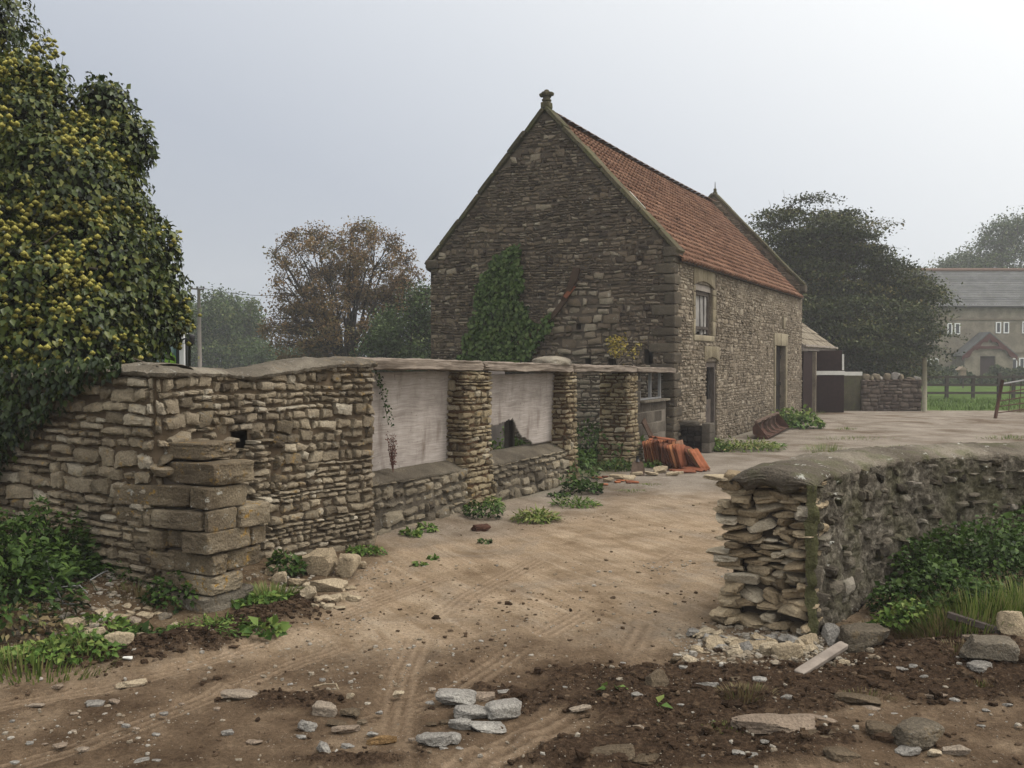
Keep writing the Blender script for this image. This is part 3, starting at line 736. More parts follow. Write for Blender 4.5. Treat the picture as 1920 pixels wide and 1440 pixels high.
# ------------------------------------------------------------------ right boundary wall with its broken end
RW = [(1.93, 6.10), (2.20, 6.45), (2.64, 6.97), (3.28, 7.55), (4.3, 8.02), (5.6, 8.40), (7.5, 8.8)]
def build_right_wall():
    root = thing('rubble_wall', (2.0, 6.2, 0), 'dark mossy rubble wall with thick mortar coping and a freshly broken end', 'wall')
    mp, L = curve_map(RW)
    topz = lambda u: np.interp(u, [0, 0.4, 2, 4, 7], [1.0, 1.02, 1.02, 0.98, 0.95])
    b = Geo()
    us = np.linspace(0, 6.0, 420); vs = np.linspace(-0.05, 1.03, 85)
    U, V = np.meshgrid(us, vs, indexing='ij'); V = np.minimum(V, topz(U))
    Wd = 0.034 * fbm2(U, V, 7, 4, 3, 0.65) + 0.03 * np.abs(fbm2(U, V, 14, 3, 9)) + 0.012 * fbm2(U, V, 40, 2, 19) + 0.02 * sstep(0.95, 0.7, V) * 0
    ff = fbm2(U, V, 2.5, 3, 14)
    X = mp(U.ravel(), V.ravel(), (Wd).ravel()).reshape(len(us), len(vs), 3)
    b.grid(X, tint=np.clip(0.42 + 0.5 * ff, 0, 1))
    b.build('mortar_face', M['rmortar'], root)
    s = Geo()
    rects = clip_rects(layout(6.0, 1.05, (0.06, 0.12), (0.08, 0.2), (0.1, 0.2), seed=31), 0.02, 6.0, topz)
    keep = RNG(3).uniform(0, 1, len(rects)) < 0.5
    add_stones(s, rects[keep], mp, 6, gap=0.012, bulge=0.038, off=0.5, jit=0.4, tilt=0.3, rough=0.02, tint_mid=0.45, tint_sd=0.3, warp=0.05, edge=0.02)
    s.build('stone_face', M['rwall'], root, sharp=32)
    # coping
    c = Geo(); us = np.linspace(-0.015, 6.2, 360)
    prof = np.array([(-0.02, -0.06), (0.005, -0.045), (0.012, -0.01), (0.0, 0.03), (-0.03, 0.055), (-0.08, 0.08), (-0.14, 0.1), (-0.20, 0.115), (-0.26, 0.122), (-0.32, 0.122), (-0.38, 0.112), (-0.44, 0.098), (-0.50, 0.07), (-0.55, 0.03), (-0.575, -0.03), (-0.56, -0.06)])
    U = np.repeat(us[:, None], len(prof), 1); W = np.repeat(prof[None, :, 0], len(us), 0)
    Zc = topz(U) + prof[None, :, 1] * 0.65 + 0.022 * fbm2(U, W, 5, 4, 17) + 0.014 * fbm2(U, W, 19, 3, 27)
    W2 = W + 0.022 * fbm2(U, W, 7, 3, 15) + 0.016 * fbm2(U, W + 5, 21, 3, 18)
    Ue = U + np.where(np.arange(len(us))[:, None] < 3, 0.05 * fbm2(W * 3, U * 0, 3, 3, 8), 0)
    X = mp(Ue.ravel(), Zc.ravel(), W2.ravel()).reshape(len(us), len(prof), 3); c.grid(X, tint=0.5 + 0.5 * fbm2(U, W, 3, 3, 4))
    # the torn front edge of the coping: a rough lip
    fr = []; tdir = np.array(RW[1]) - np.array(RW[0]); tdir = np.append(tdir / np.linalg.norm(tdir), 0)
    for f in np.linspace(0, 1, 14):
        q = X[0].copy(); ww = prof[:, 0]
        zb = topz(0) - 0.055 - 0.03 * np.sin(ww * 25) + 0.02 * fbm2(ww * 12, ww * 0, 1, 3, 16)
        q[:, 2] = q[:, 2] * (1 - f) + zb * f
        lip = (-0.035 * math.sin(f * math.pi) + 0.05 * f * f) + f ** 0.5 * (0.035 * fbm2(ww * 9, ww * 0 + f * 3, 2, 4, 6) + 0.022 * fbm2(ww * 34, ww * 0 + f * 9, 2, 3, 36))
        fr.append(q + np.outer(lip, tdir))
    c.grid(np.stack(fr, 0), tint=0.6)
    c.build('coping', M['capr'], root, sharp=40)
    # back face
    k = Geo(); add_backing(k, mp, 0.1, 6.2, -0.05, 1.0, -0.58, 0.3, rough=0.03, clipfn=lambda U: topz(U)); k.build('rear_face', M['rmortar'], root)
    # the exposed core: flat stones pulled about, end plane at u = 0
    tx = (np.array(RW[1]) - np.array(RW[0])); tx /= np.linalg.norm(tx); T3 = np.array([tx[0], tx[1], 0]); S3 = np.array([-tx[1], tx[0], 0])   # S3: to the left (into w<0)
    O = np.array([RW[0][0], RW[0][1], 0.0]); R = np.stack([S3, T3, ZZ], 1); rr = RNG(77)
    e = Geo(); v = 0.0; i = 0
    while v < 0.99:
        h = rr.uniform(0.026, 0.062); u = rr.uniform(-0.03, 0.04)
        flare = 0.05 * max(0, (0.35 - v) / 0.35)
        while u < 0.60 + flare:
            w = rr.uniform(0.07, 0.22)
            if rr.uniform() < 0.10: w, hh = 0.19, h * 2.0
            else: hh = h
            mid = abs((u + w / 2) - 0.3) < 0.16
            dep = rr.uniform(0.02, 0.09) if mid else rr.uniform(-0.05, 0.04)
            dep -= flare * 1.2
            if rr.uniform() > (0.16 if mid else 0.03):
                c0 = O + S3 * (u + w / 2) + T3 * (dep + 0.12) + ZZ * (v + hh / 2)
                add_rock(e, c0, (w * 1.06, rr.uniform(0.16, 0.26), hh * rr.uniform(0.95, 1.3)), R @ eul(rr.normal(0, 0.09), rr.normal(0, 0.13 if mid else 0.06), rr.normal(0, 0.3)), 900 + i, tint=np.clip(rr.normal(0.55, 0.25), 0, 1), power=7, rough=0.13, cuts=5, n=9)
            u += w * 0.97; i += 1
        v += h
    e.build('broken_end', M['fresh'], root, sharp=32)
    k = Geo(); k.box(O + S3 * 0.29 + T3 * 0.32 + ZZ * 0.47, (0.5, 0.3, 0.98), R); k.build('earth_core', M['mortar_dark'], root, smooth=False)
    # green stripe: moss on the arris between broken end and face
    m = Geo(); U, V = np.meshgrid(np.linspace(-0.03, 0.075, 8), np.linspace(0.03, 1.0, 70), indexing='ij')
    ed = sstep(-0.03, 0.0, U) * sstep(0.075, 0.03, U + 0.05 * fbm2(U, V, 9, 3, 3))
    X = mp(U.ravel(), V.ravel(), (0.05 * ed - 0.03 + 0.035 * fbm2(U, V, 16, 3, 5)).ravel()).reshape(8, 70, 3); m.grid(X, tint=0.5 + 0.5 * fbm2(U, V, 12, 3, 9))
    m.build('moss_strip', M['moss'], root)
t = NT('dark mortar face'); co = t.co(); n1 = t.noise(co, 14, 5, 0.75); n2 = t.noise(co, 50, 4, 0.75); n3 = t.noise(co, 2.2, 3)
c = t.ramp(n1, [(0.3, (0.04, 0.035, 0.028)), (0.5, (0.12, 0.106, 0.084)), (0.7, (0.3, 0.275, 0.225))])
c = t.mix(t.ramp(n3, [(0.45, 0.0), (0.65, 0.6)]), c, t.ramp(n1, [(0.35, (0.05, 0.05, 0.022)), (0.65, (0.13, 0.125, 0.07))]))
c = t.mix(0.5, c, t.ramp(n2, [(0.3, 0.35), (0.7, 1.25)]), 'MULTIPLY')
M['rmortar'] = t.done(c, 0.95, t.bump(t.math('ADD', n1, n2), 0.9, 0.03), 0.03)
M['moss'] = stone_mat('moss', [(0.07, 0.072, 0.035), (0.13, 0.132, 0.066), (0.21, 0.205, 0.12)], dark=0.3, bump=1.0)
build_right_wall()

# ------------------------------------------------------------------ old shed front: pillars, low walls, boards, beams
def SP(t, w, z):
    return C1 - D * t + N * w + ZZ * z          # the shed front runs on from the barn corner towards the camera
def build_pillar(t0, t1, w0, w1, top, label, seed, flare=0.10):
    root = thing('stone_pillar', tuple(SP((t0 + t1) / 2, (w0 + w1) / 2, 0)), label, 'pillar', 'stone pillars of the old shed front')
    q = lambda t, w: tuple(SP(t, w, 0)[:2]); i = 0.05
    path = [q(t1, w0), q(t1, (w0 + w1) / 2), q(t1, w1 - i), q(t1 - i * 0.3, w1 - i * 0.3), q(t1 - i, w1), q((t0 + t1) / 2, w1), q(t0 + i, w1), q(t0 + i * 0.3, w1 - i * 0.3), q(t0, w1 - i), q(t0, w0)]
    m0, L = curve_map(path)
    mp = lambda u, v, w: m0(u, v, w + flare * np.clip(1 - np.asarray(v) / 0.9, 0, 1) ** 1.6)
    g = Geo(); rects = clip_rects(layout(L, top + 0.1, (0.048, 0.095), (0.08, 0.2), (0.08, 0.17), seed=seed), 0, L, lambda u: top)
    add_stones(g, rects, mp, seed, bulge=0.016, warp=0.02, deep=0.05)
    g.build('stone_courses', M['pillar'], root, sharp=32)
    b = Geo(); add_backing(b, mp, 0, L, -0.05, top, -0.025, 0.1, rough=0.015, seed=seed); b.build('mortar_core', M['mortar_red'], root)
M['mortar_red'] = plain('reddish earth mortar', (0.10, 0.062, 0.036), 0.95, 0.6, 6, 0.6)
beamz = lambda t: np.interp(t, [0, 2.2, 5, 7.6, 10.2], [1.56, 1.60, 1.635, 1.675, 1.715])
build_pillar(7.5, 8.15, -0.48, 0.05, 1.66, 'widest yellowish stone pillar between the two boarded openings', 41, 0.09)
build_pillar(4.82, 5.18, -0.48, 0.05, 1.62, 'narrow stone pillar beside the board with the torn corner', 42, 0.05)
build_pillar(2.16, 2.62, -0.48, 0.05, 1.585, 'stone pillar with splayed foot standing between doorway and block wall', 43, 0.14)

def build_low_wall(t0, t1, w, top0, top1, label, seed):
    root = thing('low_wall', tuple(SP((t0 + t1) / 2, w, 0)), label, 'low wall', 'low stone walls below the boards')
    mp0 = plane_map(SP(t0, w, 0), -D, N); L = t1 - t0      # u runs towards the camera
    mp = lambda u, v, ww: mp0(u, v, np.asarray(ww) + 0.06 * np.clip(1 - np.asarray(v) / 0.5, 0, 1))
    top = lambda u: np.interp(u, [0, L], [top1, top0])
    g = Geo(); rects = clip_rects(layout(L, 0.75, (0.09, 0.17), (0.12, 0.3), (0.16, 0.28), seed=seed), 0, L, lambda u: top(u) - 0.015)
    add_stones(g, rects, mp, seed, gap=0.009, bulge=0.036, off=0.35, jit=0.3, rough=0.02, warp=0.04, edge=0.02)
    # near end face
    me = plane_map(SP(t1, w + 0.03, 0), -N, -D)
    rects = clip_rects(layout(0.55, 0.75, (0.10, 0.2), (0.2, 0.35), (0.18, 0.28), seed=seed + 1), 0, 0.55, lambda u: top0 - 0.05)
    add_stones(g, rects, me, seed + 1, gap=0.012, bulge=0.03, rough=0.016)
    g.build('stone_face', M['low'], root, sharp=32)
    b = Geo(); add_backing(b, mp, 0, L, -0.06, 0.75, -0.004, 0.04, rough=0.02, seed=seed, clipfn=lambda U: top(U) - 0.03)
    add_backing(b, me, 0, 0.55, -0.06, 0.75, -0.01, 0.05, rough=0.02, seed=seed + 2, clipfn=lambda U: top0 - 0.03 + 0 * U)
    us = np.linspace(-0.02, L + 0.03, 60); prof = np.array([(0.0, -0.035), (0.01, -0.015), (-0.01, 0.005), (-0.06, 0.03), (-0.15, 0.07), (-0.26, 0.10), (-0.36, 0.10), (-0.5, 0.07), (-0.55, -0.05)])
    U = np.repeat(us[:, None], len(prof), 1); W = np.repeat(prof[None, :, 0], len(us), 0)
    Zc = top(U) + prof[None, :, 1] + 0.016 * fbm2(U, W, 6, 4, seed + 4)
    b.grid(mp0(U.ravel(), Zc.ravel(), (W + 0.02 * fbm2(U, W, 8, 3, seed)).ravel()).reshape(len(us), len(prof), 3), tint=0.6 + 0.4 * fbm2(U, W, 4, 3, seed))
    b.build('mortar_bed', M['mortar_grey'], root)
build_low_wall(8.12, 10.2, 0.03, 0.56, 0.52, 'low mortared stone wall under the complete plywood board', 51)
build_low_wall(5.12, 7.52, 0.00, 0.50, 0.50, 'low mortared stone wall under the plywood board with the torn corner', 53)

def board_mesh(poly_fn, t0, t1, z0, z1, w, seed, nu=60, nv=60):
    """a warped plywood sheet with thickness; poly_fn(t, z) False cuts it away"""
    tt = np.linspace(t0, t1, nu); zz = np.linspace(z0, z1, nv); Tm, Zm = np.meshgrid(tt, zz, indexing='ij')
    W = w + 0.012 * fbm2(Tm, Zm, 1.6, 2, seed) + 0.03 * ((Zm - z0) / (z1 - z0)) ** 2
    keep = np.ones((nu - 1, nv - 1), bool)
    tc2, zc = (tt[:-1] + tt[1:]) / 2, (zz[:-1] + zz[1:]) / 2
    for i in range(nu - 1):
        for j in range(nv - 1): keep[i, j] = poly_fn(tc2[i], zc[j])
    g = Geo(); X = (C1[None] + np.outer(-Tm.ravel(), D) + np.outer(W.ravel(), N)); X[:, 2] = Zm.ravel()
    Xb = X - N[None] * 0.014
    i = np.arange(nu - 1)[:, None]; j = np.arange(nv - 1)[None, :]
    q = np.stack([i * nv + j, (i + 1) * nv + j, (i + 1) * nv + j + 1, i * nv + j + 1], -1)
    n = nu * nv; quads = [q[keep], q[keep][:, ::-1] + n]
    kp = np.pad(keep, 1)
    side = []
    for a in range(nu - 1):
        for c in range(nv - 1):
            if not keep[a, c]: continue
            v00, v10, v11, v01 = q[a, c]
            if not kp[a, c + 1]: side.append((v00, v01, v01 + n, v00 + n))
            if not kp[a + 2, c + 1]: side.append((v11, v10, v10 + n, v11 + n))
            if not kp[a + 1, c]: side.append((v10, v00, v00 + n, v10 + n))
            if not kp[a + 1, c + 2]: side.append((v01, v11, v11 + n, v01 + n))
    g.add(np.concatenate([X, Xb]), np.concatenate(quads + [np.array(side)]))
    return g
t = NT('weathered plywood'); co = t.co()
al = t.n('Mapping', {'Vector': co, 'Rotation': (0, 0, math.radians(-62.8))}).outputs[0]       # x runs along the sheet
lo = t.n('TexNoise', {'Vector': al, 'Scale': 1.6, 'Detail': 2.0}).outputs['Color']
wp = t.n('VectorMath', {0: al, 1: t.n('VectorMath', {0: t.n('VectorMath', {0: lo, 1: (0.5, 0.5, 0.5)}, operation='SUBTRACT').outputs[0], 1: (0.1, 0.1, 0.1)}, operation='MULTIPLY').outputs[0]}, operation='ADD').outputs[0]
gr = t.noise(t.n('Mapping', {'Vector': wp, 'Scale': (2.6, 2.6, 55)}).outputs[0], 1.0, 4, 0.6, 0.3)
c = t.ramp(gr, [(0.26, (0.2, 0.178, 0.16)), (0.5, (0.285, 0.26, 0.24)), (0.74, (0.365, 0.342, 0.32))])
wv = gr
c = t.mix(0.5, c, t.ramp(t.noise(al, 2.3, 5, 0.65), [(0.3, (0.4, 0.36, 0.33)), (0.62, (1.1, 1.08, 1.06))]), 'MULTIPLY')
vs = t.n('Mapping', {'Vector': al, 'Scale': (5, 5, 1.5)}).outputs[0]
c = t.mix(t.ramp(t.noise(vs, 1.0, 4, 0.6), [(0.55, 0.0), (0.75, 0.75)]), c, (0.11, 0.085, 0.07))
c = t.mix(t.ramp(t.noise(al, 30, 3, 0.6), [(0.66, 0.0), (0.7, 0.7)]), c, (0.09, 0.07, 0.06))
M['ply'] = t.done(c, 0.9, t.bump(wv, 0.15, 0.005), 0.04)

g = board_mesh(lambda a, z: True, 8.02, 10.15, 0.6, 1.68, -0.2, 61)
tag(g.build('plywood_board', M['ply'], origin=SP(9, -0.2, 0.6)), 'complete grey plywood board closing the opening nearest the camera', 'board', 'plywood boards')
def torn(a, z):
    # hole at the lower near corner, ragged edge on the near side
    e = 0.03 * float(vnoise(np.array([[a * 14, z * 14, 0.5]]), 3)[0])
    f = np.interp(a, [5.2, 5.75, 5.85, 6.1, 6.35, 6.45, 6.75, 7.3, 7.6], [0.0, 0.0, 0.66, 0.72, 0.90, 1.02, 0.98, 0.94, 0.95])
    if z < f + e: return False
    lim = np.interp(z, [0.9, 1.05, 1.2, 1.5, 1.7], [7.13, 7.10, 7.22, 7.30, 7.32])
    return a < lim + e
g = board_mesh(torn, 5.12, 7.42, 0.62, 1.62, -0.2, 62, 90, 70)
tag(g.build('plywood_board', M['ply'], origin=SP(6.3, -0.2, 0.6)), 'grey plywood board with a big ragged hole torn out of its lower corner', 'board', 'plywood boards')

def beam(t0, t1, label, seed, h=0.115, w0=-0.36, w1=0.10, dz=0.0):
    c0 = SP((t0 + t1) / 2, (w0 + w1) / 2, 0)
    V, Q = rock_verts((t1 - t0, w1 - w0, h), seed, power=18, rough=0.05, n=27, freq=1.5)
    V[:, 2] += 0.003 * np.sin(V[:, 0] * 5 + seed) + 0.008 * fbm(V * np.array([5, 9, 9]), 3, seed)
    V[:, 1] += 0.03 * fbm(V * np.array([3, 14, 14]), 3, seed + 3); V[:, 2] += 0.014 * fbm(V * np.array([9, 16, 16]), 3, seed + 8)
    tt = (t0 + t1) / 2 + V[:, 0]
    X = C1[None] + np.outer(-tt, D) + np.outer(V[:, 1] + (w0 + w1) / 2, N); X[:, 2] = beamz(tt) + h / 2 + V[:, 2] + dz
    g = Geo(); g.add(X, Q, tint=np.clip(0.5 + 0.5 * fbm(V * np.array([2, 6, 6]), 3, seed), 0, 1))
    c0[2] = float(beamz((t0 + t1) / 2))
    tag(g.build('timber_beam', M['beam'], origin=c0, sharp=30), label, 'beam', 'timber lintels along the shed front')
beam(7.72, 10.22, 'pale rotten timber lintel over the complete plywood board', 71)
beam(4.98, 7.70, 'pale timber lintel over the torn plywood board', 72, 0.11)
beam(2.30, 4.96, 'timber lintel bridging the open doorway in front of the gable', 73, 0.105)
beam(0.05, 2.28, 'short rough timber lintel over the small metal window', 74, 0.09)
g = Geo(); V, Q = rock_verts((0.75, 0.5, 0.2), 8, power=2.4, rough=0.12, n=15)
V[:, 2] = np.where(V[:, 2] < -0.03, -0.03, V[:, 2]); g.add(V @ FR.T + SP(5.35, -0.12, beamz(5.2) + 0.125), Q, tint=0.9)
tag(g.build('mortar_lump', M['cap'], origin=SP(5.35, -0.12, beamz(5.2) + 0.1)), 'pale lump of mortar sitting on the timber lintel', 'mortar')

# block wall with its little window, between last pillar and barn
def build_block_wall():
    root = thing('block_wall', tuple(SP(1.1, -0.2, 0)), 'grey concrete block wall infilling the bay beside the barn corner', 'wall')
    g = Geo(); rr = RNG(9); w = -0.12
    rows = [0, 0.215, 0.43, 0.645, 0.86]
    for k, z in enumerate(rows):
        h = 0.205 if k < 4 else 0.17
        u = -0.22 * (k % 2) + 0.1
        while u < 2.16:
            a, b = max(u, 0.06), min(u + 0.43, 2.16)
            if b - a > 0.05: g.box(SP((a + b) / 2, w - 0.1 + rr.normal(0, 0.003), z + h / 2), (b - a, 0.2, h), FR, tint=rr.uniform(0.1, 0.9))
            u += 0.44
    for k, z in enumerate([1.04, 1.245, 1.45]): g.box(SP(1.84, w - 0.1 + rr.normal(0, 0.004), z + 0.098), (0.6, 0.2, 0.193), FR, tint=rr.uniform(0.3, 1.0))
    g.build('concrete_blocks', M['conblock'], root, bevel=0.006)
    b = Geo(); b.box(SP(1.11, w - 0.1, 0.52), (2.09, 0.19, 1.03), FR); b.box(SP(1.84, w - 0.1, 1.33), (0.58, 0.188, 0.6), FR); b.build('mortar_joints', M['mortar_pale'], root, smooth=False)
    s = Geo(); s.box(SP(0.82, w - 0.06, 1.05), (1.5, 0.3, 0.045), FR); s.build('window_sill', M['cap'], root, bevel=0.008)
    fr = Geo()
    for tt in (0.30, 0.86, 1.46): fr.box(SP(tt, w - 0.06, 1.34), (0.045, 0.05, 0.53), FR)
    fr.box(SP(0.86, w - 0.06, 1.092), (1.2, 0.055, 0.03), FR)
    f = fr.build('window_frame', M['greymetal'], root, smooth=False)
M['conblock'] = stone_mat('concrete block', [(0.10, 0.088, 0.074), (0.135, 0.12, 0.1), (0.18, 0.16, 0.135)], dark=0.6, white=0.1, bump=0.5)
M['mortar_pale'] = plain('pale joint mortar', (0.17, 0.15, 0.125), 0.95, 0.4, 6, 0.4)
M['greymetal'] = plain('grey window metal', (0.2, 0.2, 0.2), 0.6, 0.3, 9, 0.1)
build_block_wall()

# ------------------------------------------------------------------ the barn
EAVE, APEX = 4.02, 7.02
def gtop(s):
    return EAVE + (APEX - EAVE) * (1 - np.abs(np.asarray(s, float) - WID / 2) / (WID / 2))
SL = (APEX - EAVE) / (WID / 2); SLEN = math.hypot(WID / 2, APEX - EAVE); SANG = math.atan(SL)
def reveal(g, mp, hole, depth, w0=-0.02, tint=0.5):
    a, b, c, d = hole
    for (u0, v0, u1, v1) in ((a, c, a, d), (b, c, b, d), (a, d, b, d), (a, c, b, c)):
        n = 12; f = np.linspace(0, 1, n); m = 5
        U = np.repeat((u0 + (u1 - u0) * f)[:, None], m, 1); V = np.repeat((v0 + (v1 - v0) * f)[:, None], m, 1); W = np.repeat(np.linspace(w0, -depth, m)[None], n, 0)
        g.grid(mp(U.ravel(), V.ravel(), W.ravel()).reshape(n, m, 3), tint=tint)

barn = thing('stone_barn', tuple(BP(LEN / 2, -WID / 2, 0)), 'old stone barn with steep red tiled roof and a stone finial on its gable', 'barn')
WIN = (1.46, 2.80, 2.34, 3.42); DOR = (2.30, 3.20, -0.1, 1.78); TALL = (9.35, 10.75, -0.1, 2.22); SLIT = (6.76, 6.83, 2.5, 3.36); PEEP = (10.25, 10.42, 2.72, 3.06)
SIDEH = [WIN, DOR, TALL, SLIT, PEEP]
def build_side():
    mp = plane_map(BP(0, 0, 0), D, N)
    arch = [(WIN[0], WIN[1], WIN[2], WIN[3] + 0.36), (DOR[0], DOR[1], DOR[2], DOR[3] + 0.33), (TALL[0] - 0.22, TALL[1] + 0.26, TALL[2], TALL[3] + 0.36), SLIT, (10.22, 10.62, 2.7, 3.08)]
    arch[0] = (WIN[0] - 0.16, WIN[1] + 0.30, WIN[2] - 0.13, WIN[3] + 0.38)
    rects = clip_rects(layout(LEN + 0.02, 3.95, (0.045, 0.09), (0.07, 0.2), (0.1, 0.2), seed=101), 0.0, LEN, lambda u: 3.86, None, arch)
    g = Geo()
    up = lambda u, v: 0.16 * np.clip((v - 2.6) / 1.2, 0, 1) - 0.10 * np.clip((0.5 - v) / 0.5, 0, 1)
    # rendered patches swallow part of the stones high up and low down
    cu, cv = (rects[:, 0] + rects[:, 1]) / 2, (rects[:, 2] + rects[:, 3]) / 2
    m = fbm2(cu, cv, 0.9, 3, 77) + 0.9 * np.clip((cv - 2.9) / 1.0, 0, 1) * np.where(cu > 2.5, 1, 0.5) + 0.75 * np.exp(-((cu - 6.6) / 0.8) ** 2) * np.clip((1.3 - cv), 0, 1)
    flush = m > 0.42
    add_stones(g, rects[~flush], mp, 102, bulge=0.018, off=0.35, warp=0.03, tintfn=up, na=6, nb=5, edge=0.011)
    add_stones(g, rects[flush], mp, 103, bulge=0.003, off=0.5, warp=0.03, tintfn=up, na=6, nb=5, edge=0.011)
    g.build('side_wall', M['side'], barn, sharp=32)
    b = Geo(); bh = list(SIDEH)
    add_backing(b, mp, 0, LEN, -0.06, 3.9, -0.008, 0.06, bh, rough=0.012, seed=8)
    for h, dp in ((WIN, 0.22), (DOR, 0.2), (TALL, 0.2), (SLIT, 0.3), (PEEP, 0.3)): reveal(b, mp, h, dp)
    b.build('mortar_render', M['render'], barn)
M['render'] = stone_mat('old lime render', [(0.17, 0.146, 0.112), (0.26, 0.222, 0.172), (0.34, 0.295, 0.232)], dark=0.6, white=0.15, bump=0.7, bscale=30)
build_side()

GH = [(1.72, 1.86, 1.70, 1.84), (1.18, 1.36, 1.66, 1.83), (0.42, 0.6, 1.72, 2.02), (1.95, 2.05, 2.43, 2.55), (2.35, 2.6, 1.70, 1.80)]
def build_gable():
    mp = plane_map(BP(0, 0, 0), GD, -D)
    top = lambda s: gtop(s) - 0.07
    g = Geo()
    rects = clip_rects(layout(WID, 7.1, (0.042, 0.10), (0.06, 0.19), (0.07, 0.21), seed=111), 0.0, WID, top, None, GH)
    cu, cv = (rects[:, 0] + rects[:, 1]) / 2, (rects[:, 2] + rects[:, 3]) / 2
    patch = ((cu - 1.9) / 0.75) ** 2 + ((cv - 2.6) / 0.75) ** 2 < 1      # rebuilt patch of rounder stones
    tf = lambda u, v: 0.55 * np.clip((2.6 - v) / 1.6, 0, 1) * np.clip((3.0 - u) / 1.6, 0, 1) + 0.08 * np.clip(1 - u / 0.6, 0, 1)
    add_stones(g, rects[~patch], mp, 112, bulge=0.02, off=0.28, warp=0.05, jit=0.32, tintfn=tf, na=7, nb=6)
    pr = clip_rects(layout(2.7, 3.4, (0.10, 0.16), (0.16, 0.32), (0.12, 0.2), seed=113, u0=1.1, v0=1.8), 1.1, 2.7, None, None, GH)
    cu, cv = (pr[:, 0] + pr[:, 1]) / 2, (pr[:, 2] + pr[:, 3]) / 2
    pr = pr[((cu - 1.9) / 0.75) ** 2 + ((cv - 2.6) / 0.75) ** 2 < 1]
    add_stones(g, pr, mp, 114, bulge=0.035, off=0.4, warp=0.035, jit=0.3, tint_mid=0.75, na=7, nb=6, gap=0.011)
    g.build('gable_wall', M['gable'], barn, sharp=32)
    b = Geo(); add_backing(b, mp, 0, WID, -0.06, 7.1, -0.012, 0.1, GH, rough=0.012, seed=9, clipfn=lambda s: top(s))
    for h in GH: reveal(b, mp, h, 0.3)
    b.build('gable_mortar', M['mortar_dark'], barn)
    # hidden walls
    r = Geo(); mpb = plane_map(BP(0, -WID, 0), D, -N); add_backing(r, mpb, 0, LEN, -0.06, 3.95, 0.0, 0.5)
    mpf = plane_map(BP(LEN, 0, 0), GD, D); add_backing(r, mpf, 0, WID, -0.06, 7.5, 0.0, 0.25, clipfn=lambda s: gtop(s) + 0.25)
    r.build('rear_wall', M['render'], barn)
    f = Geo(); mpp = plane_map(BP(LEN - 0.42, 0, 0), GD, -D)      # raised parapet of the far gable
    rc = clip_rects(layout(WID, 7.4, (0.06, 0.11), (0.12, 0.34), (0.14, 0.24), seed=115), 0.0, WID, lambda s: gtop(s) + 0.16, lambda s: gtop(s) - 0.35)
    add_stones(f, rc, mpp, 116, bulge=0.02, na=6, nb=5)
    add_backing(f, mpp, 0, WID, 3.7, 7.4, -0.01, 0.15, clipfn=lambda s: gtop(s) + 0.2)
    f.build('far_gable_parapet', M['gable'], barn)
build_gable()

